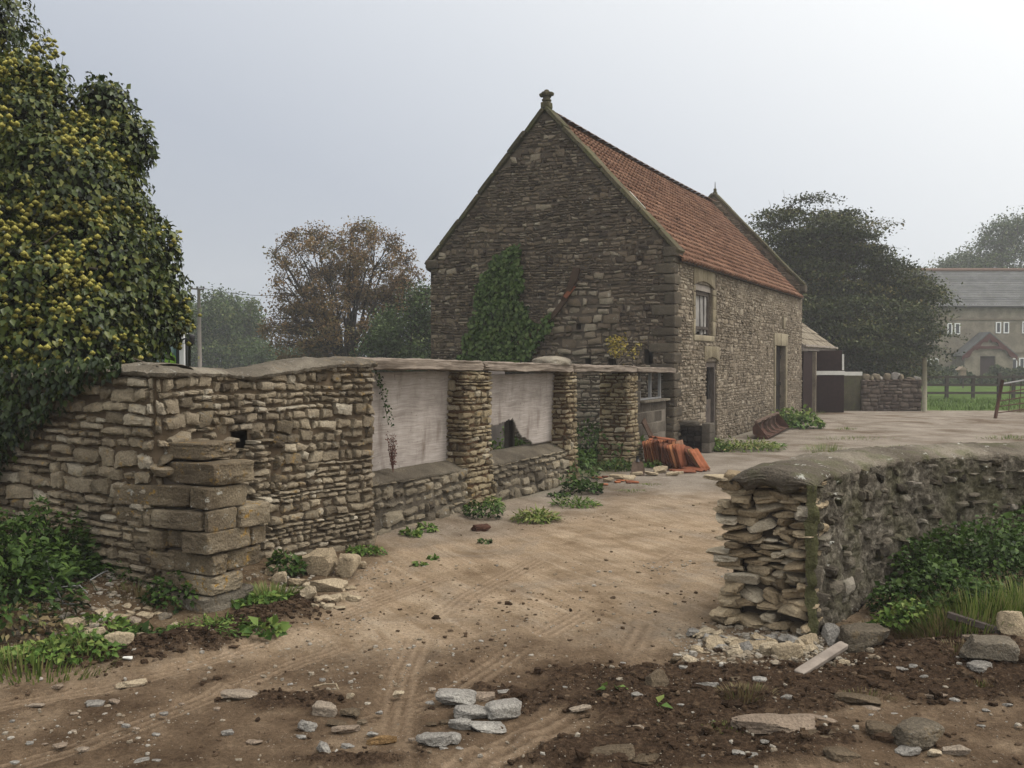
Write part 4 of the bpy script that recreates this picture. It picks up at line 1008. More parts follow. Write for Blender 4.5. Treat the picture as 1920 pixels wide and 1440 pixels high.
def build_quoins():
    g = Geo(); rr = RNG(55); z = 0.0; i = 0
    while z < 3.80:
        h = rr.uniform(0.13, 0.25); lg, sd = (0.5, 0.24) if i % 2 else (0.24, 0.48)
        lg *= rr.uniform(0.8, 1.1); sd *= rr.uniform(0.8, 1.1)
        c = BP(sd / 2 - 0.045, 0.045 - lg / 2, z + h / 2)
        add_rock(g, c, (sd, lg, h - 0.012), FR, 300 + i, tint=rr.uniform(0.25, 0.75), power=10, rough=0.045, n=9)
        z += h; i += 1
    g.build('quoin_stones', M['quoin_dark'], barn, sharp=32)
    for s, kk in ((0.0, 0), (WID, 1)):
        k = Geo(); add_rock(k, BP(0.12, -s + (-0.05 if s == 0 else 0.05), EAVE - 0.11), (0.42, 0.30, 0.2), FR, 320 + kk, tint=0.4, power=10, rough=0.04); k.build('kneeler_stone', M['quoin_dark'], barn)
    k = Geo(); add_rock(k, BP(LEN - 0.2, 0.03, EAVE + 0.04), (0.4, 0.26, 0.24), FR, 330, tint=0.5, power=10, rough=0.04)
    k.build('kneeler_stone', M['quoin_dark'], barn)
    Q = [Geo()]   # dressed stone round the three openings, proud of the rubble
    def blk(t0, t1, z0, z1, w=0.02, dp=0.3, tint=None):
        Q[0].box(BP((t0 + t1) / 2, w - dp / 2, (z0 + z1) / 2), (t1 - t0 - 0.008, dp, z1 - z0 - 0.008), FR, tint=rr.uniform(0.2, 0.9) if tint is None else tint)
    def jambs(t0, t1, z0, z1, wl, wr):
        z = z0
        while z < z1 - 0.05:
            h = min(rr.uniform(0.18, 0.34), z1 - z)
            a = wl * rr.uniform(0.8, 1.25); b = wr * rr.uniform(0.8, 1.25)
            if wl: blk(t0 - a, t0, z, z + h)
            if wr: blk(t1, t1 + b, z, z + h)
            z += h
    jambs(WIN[0], WIN[1], WIN[2], WIN[3] - 0.06, 0.13, 0.24)
    blk(WIN[0] - 0.1, WIN[1] + 0.1, WIN[2] - 0.13, WIN[2], 0.025)
    def arch(t0, t1, zs, rise, h, n, w):
        c = (t0 + t1) / 2; hw = (t1 - t0) / 2 + w
        for i in range(n):
            f0, f1 = -1 + 2 * i / n, -1 + 2 * (i + 1) / n
            za = zs + rise * (1 - f0 * f0); zb = zs + rise * (1 - f1 * f1)
            a, b = c + f0 * hw + 0.004, c + f1 * hw - 0.004; ti = rr.uniform(0.2, 0.9)
            p = [BP(a, 0.022, za), BP(b, 0.022, zb), BP(b, 0.022, zs + h), BP(a, 0.022, zs + h)]
            Q[0].prism(p, -N * 0.3, tint=ti)
    arch(WIN[0], WIN[1], WIN[3] - 0.06, 0.12, 0.42, 5, 0.14)
    Q[0].build('window_surround', M['quoin'], barn, bevel=0.012); Q[0] = Geo()
    arch(DOR[0], DOR[1], DOR[3] - 0.02, 0.11, 0.35, 4, 0.16)
    Q[0].build('door_arch', M['quoin'], barn, bevel=0.012); Q[0] = Geo()
    # tall doorway: pale monolith jambs and lintel
    t0, t1, _, zt = TALL
    blk(t0 - 0.16, t0, 0, 1.1, 0.03, 0.45, 0.8); blk(t0 - 0.16, t0, 1.1, zt, 0.03, 0.45, 0.6)
    blk(t1, t1 + 0.2, 0, 1.25, 0.03, 0.45, 0.7); blk(t1, t1 + 0.2, 1.25, zt, 0.03, 0.45, 0.9)
    blk(t0 - 0.22, t0 + 0.62, zt, zt + 0.36, 0.03, 0.45, 0.75); blk(t0 + 0.70, t1 + 0.26, zt, zt + 0.36, 0.032, 0.45, 0.95)
    Q[0].build('doorway_surround', M['quoin'], barn, bevel=0.012); Q[0] = Geo()
    blk(PEEP[1], PEEP[1] + 0.2, PEEP[2], PEEP[3], 0.03, 0.3, 0.8)
    Q[0].build('slit_jamb', M['quoin'], barn, bevel=0.012)
M['quoin_dark'] = stone_mat('corner stone', [(0.07, 0.06, 0.048), (0.13, 0.112, 0.088), (0.185, 0.16, 0.122)], orange=0.15, white=0.2, dark=0.5)
build_quoins()

def build_barn_openings():
    # upper window: old planks hang behind a lintel board
    f = Geo(); w = -0.13
    f.box(BP(2.13, w + 0.05, WIN[3] - 0.06), (1.32, 0.07, 0.15), FR, tint=0.9)
    fr = f.build('window', M['wood'], barn, smooth=False)
    g = Geo(); rr = RNG(8)
    for i, (tt, wd, z0, tl) in enumerate(((1.66, 0.2, 2.52, -0.05), (1.90, 0.22, 2.38, -0.04), (2.15, 0.22, 2.42, -0.02), (2.40, 0.19, 2.36, -0.05), (2.60, 0.14, 2.38, 0.02))):
        g.box(BP(tt, w + rr.normal(0, 0.012), (z0 + 3.22) / 2), (wd, 0.025, 3.22 - z0), FR @ eul(0, tl, 0), tint=rr.uniform(0.3, 1))
    g.build('shutter_boards', M['greyboard'], fr, smooth=False)
    r = Geo(); r.box(BP(2.1, w + 0.035, 2.5), (1.2, 0.04, 0.06), FR); r.box(BP(2.74, w + 0.01, 2.86), (0.1, 0.08, 1.0), FR); r.box(BP(2.1, w + 0.03, 3.24), (1.24, 0.04, 0.09), FR); r.box(BP(2.1, w - 0.12, 2.87), (1.5, 0.03, 1.2), FR); r.build('rails_and_dark_backing', M['darkwood'], fr, smooth=False)  # the wide last panel stands for the dark interior behind the planks
    # stable door
    d = Geo(); w = -0.10
    for tt in (2.35, 3.15): d.box(BP(tt, w, 0.86), (0.09, 0.12, 1.74), FR)
    d.box(BP(2.75, w, 1.70), (0.88, 0.12, 0.09), FR)
    dd = d.build('stable_door', M['doorwood'], barn, smooth=False)
    l = Geo()
    for i in range(5): l.box(BP(2.44 + i * 0.155, w - 0.03, 0.47), (0.15, 0.035, 0.94), FR, tint=RNG(i).uniform(0.1, 0.9))
    l.build('lower_leaf', M['doorwood'], dd, smooth=False)
    u = Geo(); u.box(BP(2.98, w - 0.04, 1.3), (0.15, 0.03, 0.72), FR); u.box(BP(2.75, w - 0.14, 1.3), (0.9, 0.03, 0.85), FR, tint=0.0); u.build('plank_and_dark_gap', M['interior_dark'], dd, smooth=False)  # wide panel painted black for the dark behind the open upper half
    a = Geo(); p = []
    for f_ in np.linspace(-1, 1, 9): p.append(BP(2.75 + f_ * 0.43, -0.03, 1.76 + 0.08 * (1 - f_ * f_)))
    a.prism([BP(2.32, -0.03, 1.752)] + p[1:-1] + [BP(3.18, -0.03, 1.752)], -N * 0.05); a.build('arch_infill', M['render'], dd)
    # tall doorway: recessed boards painted near black for its dark interior
    s = Geo(); w = -0.17
    for i in range(7): s.box(BP(9.45 + i * 0.2, w, 1.08), (0.192, 0.03, 2.3), FR, tint=RNG(i).uniform(0, 0.8))
    for zz in (0.75, 1.12, 1.9): s.box(BP(10.05, w + 0.03, zz), (1.4, 0.03, 0.09), FR, tint=0.0)
    s.build('dark_doorway_boards', M['interior_dark'], barn, smooth=False)
M['greyboard'] = wood_mat('grey shutter boards', (0.12, 0.114, 0.107), (0.35, 0.337, 0.32), (20, 20, 2))
M['doorwood'] = wood_mat('dark door boards', (0.045, 0.036, 0.03), (0.13, 0.112, 0.1), (20, 20, 1.5))
build_barn_openings()

def build_roof():
    for side in (0, 1):
        g = Geo(); rows, per = 22, 9; rr = RNG(70 + side)
        tw = 0.215; nt = int((LEN - 0.5) / tw); t_a = 0.05
        hh = lambda f: 0.026 * np.clip(np.cos((f - 0.18) * 2 * np.pi) * 1.3, -0.25, 1) * (np.abs(f - 0.18) < 0.5) + 0.0
        for r in range(rows):
            f0, f1 = r / rows, (r + 1.0) / rows + 0.012
            x = np.linspace(0, nt, nt * per + 1); k = np.minimum(x.astype(int), nt - 1); fr = x - k
            jit = rr.normal(0, 0.003, nt)[k]; slip = rr.normal(0, 0.006, nt)[k]; tint = np.clip(rr.normal(0.52, 0.2, nt), 0, 1)[k] + 0.12 * math.sin(r * 1.9)
            tpos = t_a + x * tw
            prof = hh(fr)
            rowsP = []
            for fv, lift in ((f0 + 0.4 / rows, -0.015), (f0, 0.05), (f0 + 0.5 / rows, 0.026), (f1, 0.0)):
                s0 = -0.16 + fv * (WID / 2 + 0.16)                       # horizontal distance in from the wall face
                d = s0 - slip * 0.7
                z = EAVE - 0.10 + SL * d - 0.03 + (lift + prof + jit) / math.cos(SANG) * 0.9
                sag = 0.05 * np.sin(np.pi * tpos / LEN) * fv
                z = z - sag
                wv = -d if side == 0 else -WID + d
                P = C1[None] + np.outer(tpos, D) + np.outer(wv + 0 * tpos, N); P[:, 2] = z; rowsP.append(P)
            g.grid(np.stack(rowsP, 0), tint=np.repeat(np.clip(tint, 0, 1)[None], 4, 0))
        g.build('roof_tiles', M['tile'], barn)
    # ridge tiles
    g = Geo(); rr = RNG(4)
    n = 28
    for i in range(n):
        t0 = 0.4 + (LEN - 0.9) * i / n; t1 = 0.4 + (LEN - 0.9) * (i + 1.05) / n
        if i < 0: continue
        a = np.linspace(-1.1, 1.1, 8); P = []
        for tt in (t0, t1):
            zz = APEX - 0.10 - 0.05 * math.sin(math.pi * tt / LEN) + (0.01 if tt == t1 else 0)
            P.append([BP(tt, -WID / 2 + math.sin(q) * 0.13, zz + 0.10 * math.cos(q)) for q in a])
        g.grid(np.array(P), tint=rr.uniform(0, 0.4))
    g.build('ridge_tiles', M['tile'], barn)
    # gutter board and dark eaves line
    e = Geo(); e.box(BP(LEN / 2, 0.045, EAVE - 0.235), (LEN - 0.5, 0.09, 0.10), FR); e.build('eaves_board', M['darkwood'], barn, smooth=False)
    w = Geo(); s0 = 1.0; w.box(BP(0.62, -s0, EAVE - 0.02 + SL * s0), (0.22, 0.5, 0.02), np.stack([D, (N * math.cos(SANG) - ZZ * math.sin(SANG)), N * math.sin(SANG) + ZZ * math.cos(SANG)], 1))
    w.build('slipped_slate', M['white'], barn)

def coping_run(g, t_c, width, n, lift, seed, over=0.12, thick=0.085):
    rr = RNG(seed)
    for side in (0, 1):
        sg = 1 if side == 0 else -1
        dn = (N * math.cos(SANG) * sg - ZZ * math.sin(SANG)); up = N * math.sin(SANG) * sg + ZZ * math.cos(SANG)
        Rm = np.stack([D, dn, up], 1)
        tot = SLEN + over
        cuts = np.cumsum(rr.uniform(0.8, 1.2, n)); cuts = np.r_[0, cuts / cuts[-1]] * tot
        for i in range(n):
            m = (cuts[i] + cuts[i + 1]) / 2; l = cuts[i + 1] - cuts[i]
            base = BP(t_c, -WID / 2, APEX + lift) + dn * m + up * (thick / 2 + rr.normal(0, 0.006))
            add_rock(g, base + D * rr.normal(0, 0.012), (width, l * 1.01, thick), Rm @ eul(rr.normal(0, 0.008), rr.normal(0, 0.01), rr.normal(0, 0.01)), seed * 10 + side * 20 + i, tint=rr.uniform(0.1, 0.9), power=16, rough=0.03, n=11)
def build_copings():
    g = Geo(); coping_run(g, 0.13, 0.40, 7, -0.06, 81); g.build('gable_coping', M['coping'], barn)
    g = Geo(); coping_run(g, LEN - 0.22, 0.46, 7, 0.20, 82); g.build('far_coping', M['coping'], barn)
    for tc, z, sc, nm in ((0.10, APEX + 0.0, 1.0, 'finial'), (LEN - 0.22, APEX + 0.22, 0.7, 'far_finial')):
        f = Geo(); c = BP(tc, -WID / 2, z)
        add_rock(f, c + ZZ * 0.05 * sc, (0.22 * sc, 0.2 * sc, 0.14 * sc), FR, 1, power=6, rough=0.04)
        add_rock(f, c + ZZ * 0.17 * sc, (0.13 * sc, 0.13 * sc, 0.24 * sc), FR, 2, power=6, rough=0.04)
        if nm == 'finial':
            add_rock(f, c + ZZ * 0.16 * sc, (0.17, 0.17, 0.05), FR, 6, power=5, rough=0.04)
            for s_ in (-1, 1):
                add_rock(f, c + ZZ * 0.285 + N * s_ * 0.09, (0.11, 0.13, 0.08), FR @ eul(-0.25 * s_, 0, 0), 3 + s_, power=4, rough=0.08)
                add_rock(f, c + ZZ * 0.285 + D * s_ * 0.09, (0.13, 0.11, 0.08), FR @ eul(0, 0.25 * s_, 0), 13 + s_, power=4, rough=0.08)
            add_rock(f, c + ZZ * 0.28, (0.17, 0.17, 0.1), FR, 4, power=4, rough=0.06)
            add_rock(f, c + ZZ * 0.335, (0.11, 0.11, 0.10), FR, 5, power=2.2, rough=0.08)
        else:
            f.tube([c + ZZ * 0.15, c + ZZ * 0.42], [0.02, 0.008])
        f.build(nm, M['coping'], barn)
M['coping'] = stone_mat('mossy coping stone', [(0.075, 0.068, 0.045), (0.11, 0.098, 0.065), (0.15, 0.132, 0.088)], orange=0.3, white=0.25, moss=0.5, dark=0.4)
build_roof(); build_copings()
# ------------------------------------------------------------------ loose stones
def gpt(px, py):
    z = 0.0
    for _ in range(6):
        p = g2(px, py, z); z = float(gh(np.array([p[0]]), np.array([p[1]]))[0])
    return np.array([p[0], p[1], z])

M['r_tan'] = stone_mat('tan stone', [(0.36, 0.29, 0.195), (0.46, 0.38, 0.265), (0.54, 0.46, 0.34)], dark=0.15, bump=0.6, white=0.1, mottle=0.2)
M['r_grey'] = stone_mat('grey broken concrete', [(0.3, 0.285, 0.26), (0.4, 0.385, 0.355), (0.5, 0.485, 0.45)], dark=0.4, bump=0.8)
M['r_mud'] = stone_mat('muddy stone', [(0.13, 0.098, 0.065), (0.18, 0.14, 0.096), (0.24, 0.195, 0.14)], dark=0.5, bump=0.7)
M['r_pink'] = stone_mat('pale pinkish stone', [(0.3, 0.235, 0.18), (0.37, 0.3, 0.235), (0.42, 0.36, 0.29)], dark=0.2, bump=0.7)
M['r_orange'] = stone_mat('orange stone', [(0.27, 0.17, 0.08), (0.36, 0.24, 0.125)], dark=0.2, bump=0.6)
M['r_lich'] = stone_mat('lichened block', [(0.17, 0.145, 0.11), (0.23, 0.2, 0.155), (0.28, 0.25, 0.2)], orange=0.3, white=0.4, dark=0.5, bump=0.8)
_rk = [0]
def stone(px, py, wpx, hpx, mat, label, depth=0.75, power=5, cuts=4, rough=0.1, rz=None, tilt=0.08, group=None, sink=0.12, n=13, name='loose_stone', cat='stone', lift=0.0):
    """a loose stone whose foot is at pixel (px, py) on the ground"""
    _rk[0] += 1; rr = RNG(4000 + _rk[0])
    p = gpt(px, py); s = p[1] / FPX
    w, h = wpx * s * 1.08, hpx * s * 1.12
    d = w * depth
    # a flat stone seen from above shows some of its top: take that share off its height
    th = max(0.3 * h, h - d * (EYE - p[2]) / p[1] * 0.75)
    g = Geo()
    Rr = eul(rr.normal(0, tilt), rr.normal(0, tilt), rr.uniform(-0.4, 0.4) if rz is None else rz)
    c = p + np.array([0, d * 0.42, th / 2 - sink * th + lift])
    c[2] += float(gh(np.array([c[0]]), np.array([c[1]]))[0]) - p[2]
    add_rock(g, c, (w, d, th), Rr, 5000 + _rk[0], tint=rr.uniform(0.2, 0.9), power=power + 1, cuts=cuts + (1 if power >= 8 else 1 if power <= 4 else 4), rough=rough * 1.2, n=n + 2)
    return tag(g.build(name, M[mat], origin=c, sharp=24), label, cat, group)

S = stone
S(594, 1082, 62, 64, 'r_tan', 'biggest pale boulder leaning at the foot of the curved wall', 0.8, 5, 7, tilt=0.3, group='boulders by the curved wall', n=19)
S(645, 1084, 44, 46, 'r_tan', 'squat boulder with a pale top next to the biggest boulder', 0.8, 6, 5, group='boulders by the curved wall', n=17)
S(612, 1112, 62, 26, 'r_tan', 'flat squared stone lying below the two boulders', 0.5, 8, 3)
S(678, 1068, 16, 14, 'r_tan', 'small pale stone on the track beside the squat boulder')
for q in [(520, 1095, 30, 22), (535, 1082, 24, 30), (552, 1104, 34, 18), (572, 1126, 36, 26), (590, 1132, 22, 14), (606, 1130, 26, 14), (622, 1133, 28, 16), (640, 1128, 30, 12), (660, 1131, 30, 15), (588, 1143, 16, 9), (612, 1146, 22, 12), (634, 1146, 20, 8), (556, 1122, 20, 14), (505, 1080, 22, 24), (575, 1108, 26, 14), (655, 1110, 18, 10), (600, 1140, 18, 9)]:
    S(*q, 'r_tan', 'piece of tan rubble spilled below the flat squared stone', 0.8, 5, 5, tilt=0.25, group='rubble spilled by the gate pier')
# left bank
S(128, 1168, 32, 26, 'r_tan', 'tan stone on the bank beside the grey dead twigs', 0.8)
S(225, 1143, 26, 11, 'r_tan', 'thin tan flake lying highest on the bare rubble slope', 0.6)
S(245, 1170, 22, 13, 'r_pink', 'pinkish flake at the middle of the bare rubble slope', 0.6)
S(303, 1164, 22, 16, 'r_lich', 'yellowish mossy stone near the pier foot', 0.8)
S(324, 1187, 18, 20, 'r_tan', 'upright pale chip at the back of the dark soil ridge', 0.5, tilt=0.3)
S(340, 1193, 22, 12, 'r_tan', 'rounded pale stone touching the leafy plants by the pier', 0.8, power=3)
S(172, 1200, 40, 20, 'r_tan', 'long pale stone half hidden in the bank weeds', 0.5, rz=0.3)
S(213, 1218, 48, 32, 'r_tan', 'larger flat tan stone resting on the dark soil ridge', 0.6, rz=0.3, power=4)
S(50, 1210, 40, 16, 'r_mud', 'mossy flat stone among the bank weeds at the edge of the photo', 0.6)
S(20, 1236, 50, 14, 'r_lich', 'yellowish flat stone low down among the bank weeds', 0.6)
S(82, 1172, 14, 16, 'r_pink', 'small upright orange-pink stone in the leaf litter', 0.7)
S(70, 1160, 16, 10, 'r_orange', 'brick coloured chip in the leaf litter of the bank', 0.7)
S(232, 1226, 16, 8, 'white', 'white plaster chip on the dark soil ridge', 0.6)
for q in [(185, 1122, 26, 12), (205, 1130, 20, 9), (238, 1128, 18, 9), (195, 1140, 16, 8), (262, 1142, 22, 8), (275, 1158, 14, 10), (215, 1155, 20, 8), (232, 1112, 16, 8), (250, 1120, 14, 7), (270, 1128, 16, 8), (180, 1150, 18, 9), (160, 1140, 22, 10), (290, 1150, 16, 8), (240, 1190, 22, 10), (265, 1185, 18, 8), (150, 1180, 18, 9), (110, 1185, 16, 8)]:
    S(*q, 'r_tan', 'tan stone flake on the bare rubble slope of the bank', 0.8, 5, 5, tilt=0.25, group='flakes on the rubble slope')
# track and mud in front
S(235, 1292, 54, 16, 'r_tan', 'smooth tan stone pressed into the mud below the soil ridge', 0.4, power=3, rz=0.15, sink=0.3)
S(445, 1320, 70, 24, 'r_pink', 'pale flat slab lying on dark soil left of the square stone', 0.6, power=5)
S(512, 1328, 46, 14, 'r_mud', 'low muddy stone touching the pale flat slab', 0.7)
S(605, 1348, 42, 26, 'r_pink', 'square pinkish stone standing on the mud', 0.6, power=9, cuts=1, tilt=0.1)
S(652, 1350, 34, 18, 'r_mud', 'tapered muddy stone beside the square pinkish stone', 0.7, tilt=0.2)
S(654, 1318, 14, 14, 'r_tan', 'small tan pebble behind the square pinkish stone', 0.6, tilt=0.4)
S(745, 1313, 20, 13, 'r_tan', 'lone tan stone in the wheel track', 0.7)
S(570, 1378, 34, 24, 'r_grey', 'grey splintered concrete piece in front of the square stone', 0.6, power=3, rough=0.2, tilt=0.3)
S(560, 1392, 26, 8, 'r_grey', 'thin grey concrete splinter', 0.4)
S(645, 1382, 52, 16, 'r_pink', 'long pale stone with a pointed end on the mud', 0.3, rz=0.35)
S(630, 1368, 40, 12, 'r_mud', 'flat muddy stone behind the long pale stone', 0.6)
S(712, 1402, 54, 20, 'r_orange', 'orange stone at the edge of the wheel track', 0.35, rz=0.35)
S(695, 1388, 20, 10, 'r_grey', 'little grey stone behind the orange stone')
S(602, 1420, 26, 22, 'r_grey', 'pale tilted slab low in the mud', 0.5, power=8, rz=-0.6)
S(648, 1412, 24, 11, 'r_grey', 'blue-grey stone beside the pale tilted slab', 0.6)
S(628, 1423, 24, 7, 'r_pink', 'thin pale stone below the blue-grey stone', 0.5, power=9)
S(676, 1366, 18, 11, 'r_mud', 'small brown stone right of the long pale stone')
S(470, 1402, 30, 10, 'r_pink', 'flat pale stone half sunk in the mud at the bottom of the photo', 0.5, sink=0.3)
for q in [(98, 1296, 20, 11), (55, 1332, 30, 9), (165, 1330, 34, 13), (205, 1326, 18, 12), (130, 1348, 14, 9), (228, 1370, 14, 9), (218, 1364, 10, 6), (45, 1405, 12, 10), (74, 1404, 12, 5), (100, 1408, 24, 8), (145, 1416, 20, 10), (300, 1348, 16, 9), (248, 1374, 12, 5), (285, 1386, 14, 6), (420, 1384, 22, 12), (255, 1438, 26, 8), (285, 1436, 16, 8), (12, 1360, 10, 6), (130, 1380, 12, 6), (335, 1328, 12, 6), (540, 1290, 10, 6), (600, 1282, 12, 7), (655, 1270, 10, 6), (400, 1338, 14, 8), (15, 1440, 16, 8), (708, 1345, 12, 8), (770, 1396, 12, 8), (808, 1300, 14, 7)]:
    S(*q, 'r_pink' if q[0] % 3 else 'r_grey', 'small pale stone scattered on the trampled mud', 0.7, 4, 4, group='small stones on the mud', sink=0.25)
# heap of broken concrete in the middle
S(850, 1332, 74, 38, 'r_grey', 'largest rounded concrete lump of the heap, at its back', 0.7, power=3, cuts=5, n=19)
S(945, 1356, 66, 40, 'r_grey', 'sloping concrete lump on the wheel track side of the heap', 0.6, power=3.5, cuts=4, n=19, rz=0.4)
S(884, 1358, 62, 34, 'r_grey', 'mottled concrete lump in the middle of the heap', 0.7, power=3.5, cuts=6, rough=0.16, n=19)
S(905, 1380, 80, 24, 'r_grey', 'wide low concrete lump at the front of the heap', 0.6, power=4, cuts=5, n=17)
S(862, 1376, 40, 26, 'r_grey', 'pointed concrete lump wedged at the front of the heap', 0.7, power=4, cuts=6, n=15)
S(810, 1408, 60, 30, 'r_grey', 'grey splintered lump lying nearest, apart from the heap', 0.6, power=4, cuts=7, rough=0.2, n=17)
S(845, 1402, 32, 24, 'r_grey', 'rounded light lump resting against the grey splintered lump', 0.8, power=3)
S(904, 1320, 44, 17, 'r_pink', 'pinkish flat stone behind the concrete heap', 0.7)
S(943, 1309, 28, 10, 'r_grey', 'small pale stone behind the heap by the wheel track', 0.7)
S(805, 1327, 18, 8, 'r_grey', 'tiny grey stone beside the largest lump of the heap')
S(834, 1366, 20, 12, 'r_mud', 'brown stone in front of the largest lump of the heap')
S(808, 1368, 18, 8, 'r_mud', 'brown flake left of the pointed lump')
for q in [(870, 1350, 20, 12), (920, 1372, 18, 12), (895, 1342, 16, 10), (830, 1414, 16, 8), (860, 1416, 14, 8), (790, 1400, 16, 10), (925, 1345, 18, 10)]:
    S(*q, 'r_grey', 'small broken bit between the concrete lumps of the heap', 0.8, 4, 5, group='bits in the concrete heap')
# right hand side
S(1236, 1298, 46, 36, 'r_mud', 'tilted angular stone in dark soil beside the wheel track', 0.4, tilt=0.25, rz=0.7)
S(1296, 1256, 24, 26, 'r_tan', 'tan wedge-shaped stone left of the broken wall end', 0.7, tilt=0.4)
S(1288, 1262, 26, 12, 'r_grey', 'grey stone under the tan wedge-shaped stone', 0.7)
S(1270, 1248, 20, 18, 'r_mud', 'brown upright stone behind the tan wedge-shaped stone', 0.6, tilt=0.4)
S(1482, 1242, 52, 36, 'r_tan', 'rounded ochre stone leaning at the foot of the broken wall end', 0.4, power=3, cuts=2, tilt=0.2)
S(1450, 1234, 36, 28, 'r_tan', 'smaller round ochre stone beside the rounded ochre stone', 0.5, power=3, cuts=2)
S(1384, 1238, 28, 22, 'r_tan', 'orange-tan broken stone at the toe of the rubble pile', 0.7)
S(1523, 1222, 28, 22, 'r_tan', 'tan stone between ochre stones and the upright white stone')
S(1566, 1216, 36, 44, 'r_grey', 'whitish upright stone leaning on the mossy wall corner', 0.5, power=4, cuts=5, tilt=0.25)
S(1632, 1228, 84, 56, 'r_lich', 'big squared building block on dark soil by the mossy wall', 0.65, power=8, cuts=2, rz=0.1, n=21)
S(1584, 1258, 28, 20, 'r_tan', 'pale stone just under the fallen plank', 0.7)
S(1872, 1254, 86, 58, 'r_lich', 'big squared block at the right by the grassy bank', 0.6, power=9, cuts=2, rz=-0.2, n=21)
S(1850, 1268, 38, 28, 'r_grey', 'knobbly grey lump in front of the right squared block', 0.8, power=2.5, rough=0.2)
S(1908, 1196, 50, 48, 'r_tan', 'pointed tan slab in the grass at the edge of the photo', 0.4, tilt=0.3)
S(1836, 1206, 34, 12, 'r_pink', 'pale flat stone behind the right squared block', 0.7)
S(1465, 1388, 142, 54, 'r_pink', 'long pale pinkish slab in the foreground', 0.5, power=6, cuts=4, n=21)
S(1555, 1362, 56, 14, 'r_pink', 'thin curved pale stone at the end of the pinkish slab', 0.4)
S(1545, 1402, 100, 34, 'r_mud', 'low grey-brown stone buried beside the pinkish slab', 0.6, sink=0.3, power=3)
S(1620, 1332, 78, 28, 'r_mud', 'oval brown stone in front of the dark hollow', 0.5, power=3, cuts=2)
S(1642, 1340, 46, 13, 'r_pink', 'pale flat stone in front of the oval brown stone', 0.5)
S(1672, 1392, 62, 34, 'r_mud', 'smooth brown boulder beside the biggest foreground boulder', 0.7, power=3, cuts=2, n=17)
S(1738, 1412, 86, 62, 'r_lich', 'biggest foreground boulder, rounded with a pale side', 0.8, power=3.2, cuts=4, n=21)
S(1714, 1424, 42, 22, 'r_grey', 'grey stone in front of the biggest foreground boulder', 0.7, power=4)
S(1765, 1428, 26, 18, 'r_tan', 'small tan stone right in front of the biggest boulder', 0.7)
S(1806, 1426, 46, 25, 'r_pink', 'angular pinkish stone right of the biggest boulder', 0.6, power=5, cuts=6)
S(1762, 1316, 56, 13, 'r_pink', 'long pale flake lying behind the foreground boulders', 0.35)
S(1800, 1322, 18, 8, 'r_grey', 'little whitish stone beside the long pale flake')
S(1592, 1440, 60, 34, 'r_mud', 'muddy boulder cut by the bottom of the photo', 0.7, power=3)
S(1152, 1436, 78, 34, 'r_mud', 'broad grey-brown stone in the churned soil at the bottom', 0.6, power=3.5, n=17)
S(1212, 1438, 60, 18, 'r_mud', 'flat stone right of the broad grey-brown stone', 0.6)
S(1200, 1384, 48, 14, 'r_pink', 'flat pale stone above the broad grey-brown stone', 0.6)
S(1330, 1304, 42, 24, 'r_grey', 'crumbly whitish stone half in the dark soil', 0.7, rough=0.2)
S(1382, 1290, 24, 18, 'r_mud', 'dark angular stone near the rooty clod', 0.7, tilt=0.3)
S(1198, 1318, 22, 16, 'r_grey', 'small whitish stone beside the wheel track bend', 0.7)
S(1090, 1338, 40, 10, 'r_pink', 'thin pale stone at the edge of the wheel track', 0.4, rz=0.4)
S(1600, 1256, 16, 8, 'r_grey', 'tiny pale stone right of the fallen plank')
rr0 = RNG(66)
for i in range(58):
    f = rr0.uniform(0, 1); px = 1298 + f * 250 + rr0.normal(0, 10); back = rr0.uniform(0, 1)
    py = 1236 - 46 * back * (1 - 0.55 * f) - 6 * rr0.uniform()
    if px > 1345 and py < 1204: py = 1204 + rr0.uniform(0, 25)
    w = rr0.uniform(14, 38)
    S(px, py, w, w * rr0.uniform(0.35, 0.65), 'r_tan' if rr0.uniform() < 0.7 else 'r_grey', 'loose stone in the rubble fanned out below the broken wall end', 0.8, 5, 6, tilt=0.3, group='rubble below the broken wall end', lift=0.03 * back * rr0.uniform())
for q in [(1470, 1275, 18, 10), (1430, 1285, 24, 14), (1420, 1262, 14, 12), (1515, 1268, 22, 10), (1545, 1276, 26, 8), (1500, 1310, 20, 12), (1480, 1320, 24, 16), (1700, 1262, 20, 8), (1720, 1256, 14, 8), (1660, 1246, 14, 8), (1680, 1300, 14, 6), (1740, 1275, 14, 6), (1790, 1262, 16, 6), (1560, 1300, 12, 6), (1640, 1350, 12, 8), (1570, 1338, 18, 12), (1860, 1340, 14, 6), (1900, 1330, 16, 7), (1690, 1350, 18, 8), (1850, 1370, 14, 6), (1440, 1400, 16, 8), (1390, 1425, 24, 12), (1300, 1410, 26, 10), (1280, 1330, 16, 8), (1150, 1300, 10, 6), (1060, 1296, 9, 6), (1170, 1250, 10, 6), (1330, 1430, 18, 9), (1420, 1432, 22, 16), (1640, 1420, 14, 9)]:
    S(*q, 'r_pink' if q[0] % 2 else 'r_grey', 'small stone scattered over the dark soil of the right foreground', 0.7, 4, 5, group='small stones on the dark soil', sink=0.25)
# by the last pillar and along the wall foot
S(1240, 888, 26, 14, 'r_tan', 'pale stone in the rubble in front of the tile stack', 0.6)
for q in [(1195, 893, 22, 10), (1222, 893, 24, 10), (1262, 893, 20, 9), (1160, 900, 30, 12), (1180, 903, 24, 12), (1140, 905, 20, 9), (1275, 890, 16, 7)]:
    S(*q, 'r_tan', 'slab of rubble at the foot of the splayed pillar', 0.7, 6, 3, group='rubble slabs by the splayed pillar')
S(898, 998, 36, 14, 'rust', 'brown chunk of rotten wood on the track by the first pillar', 0.5, power=4, cuts=6, rough=0.2, name='rotten_wood', cat='wood')

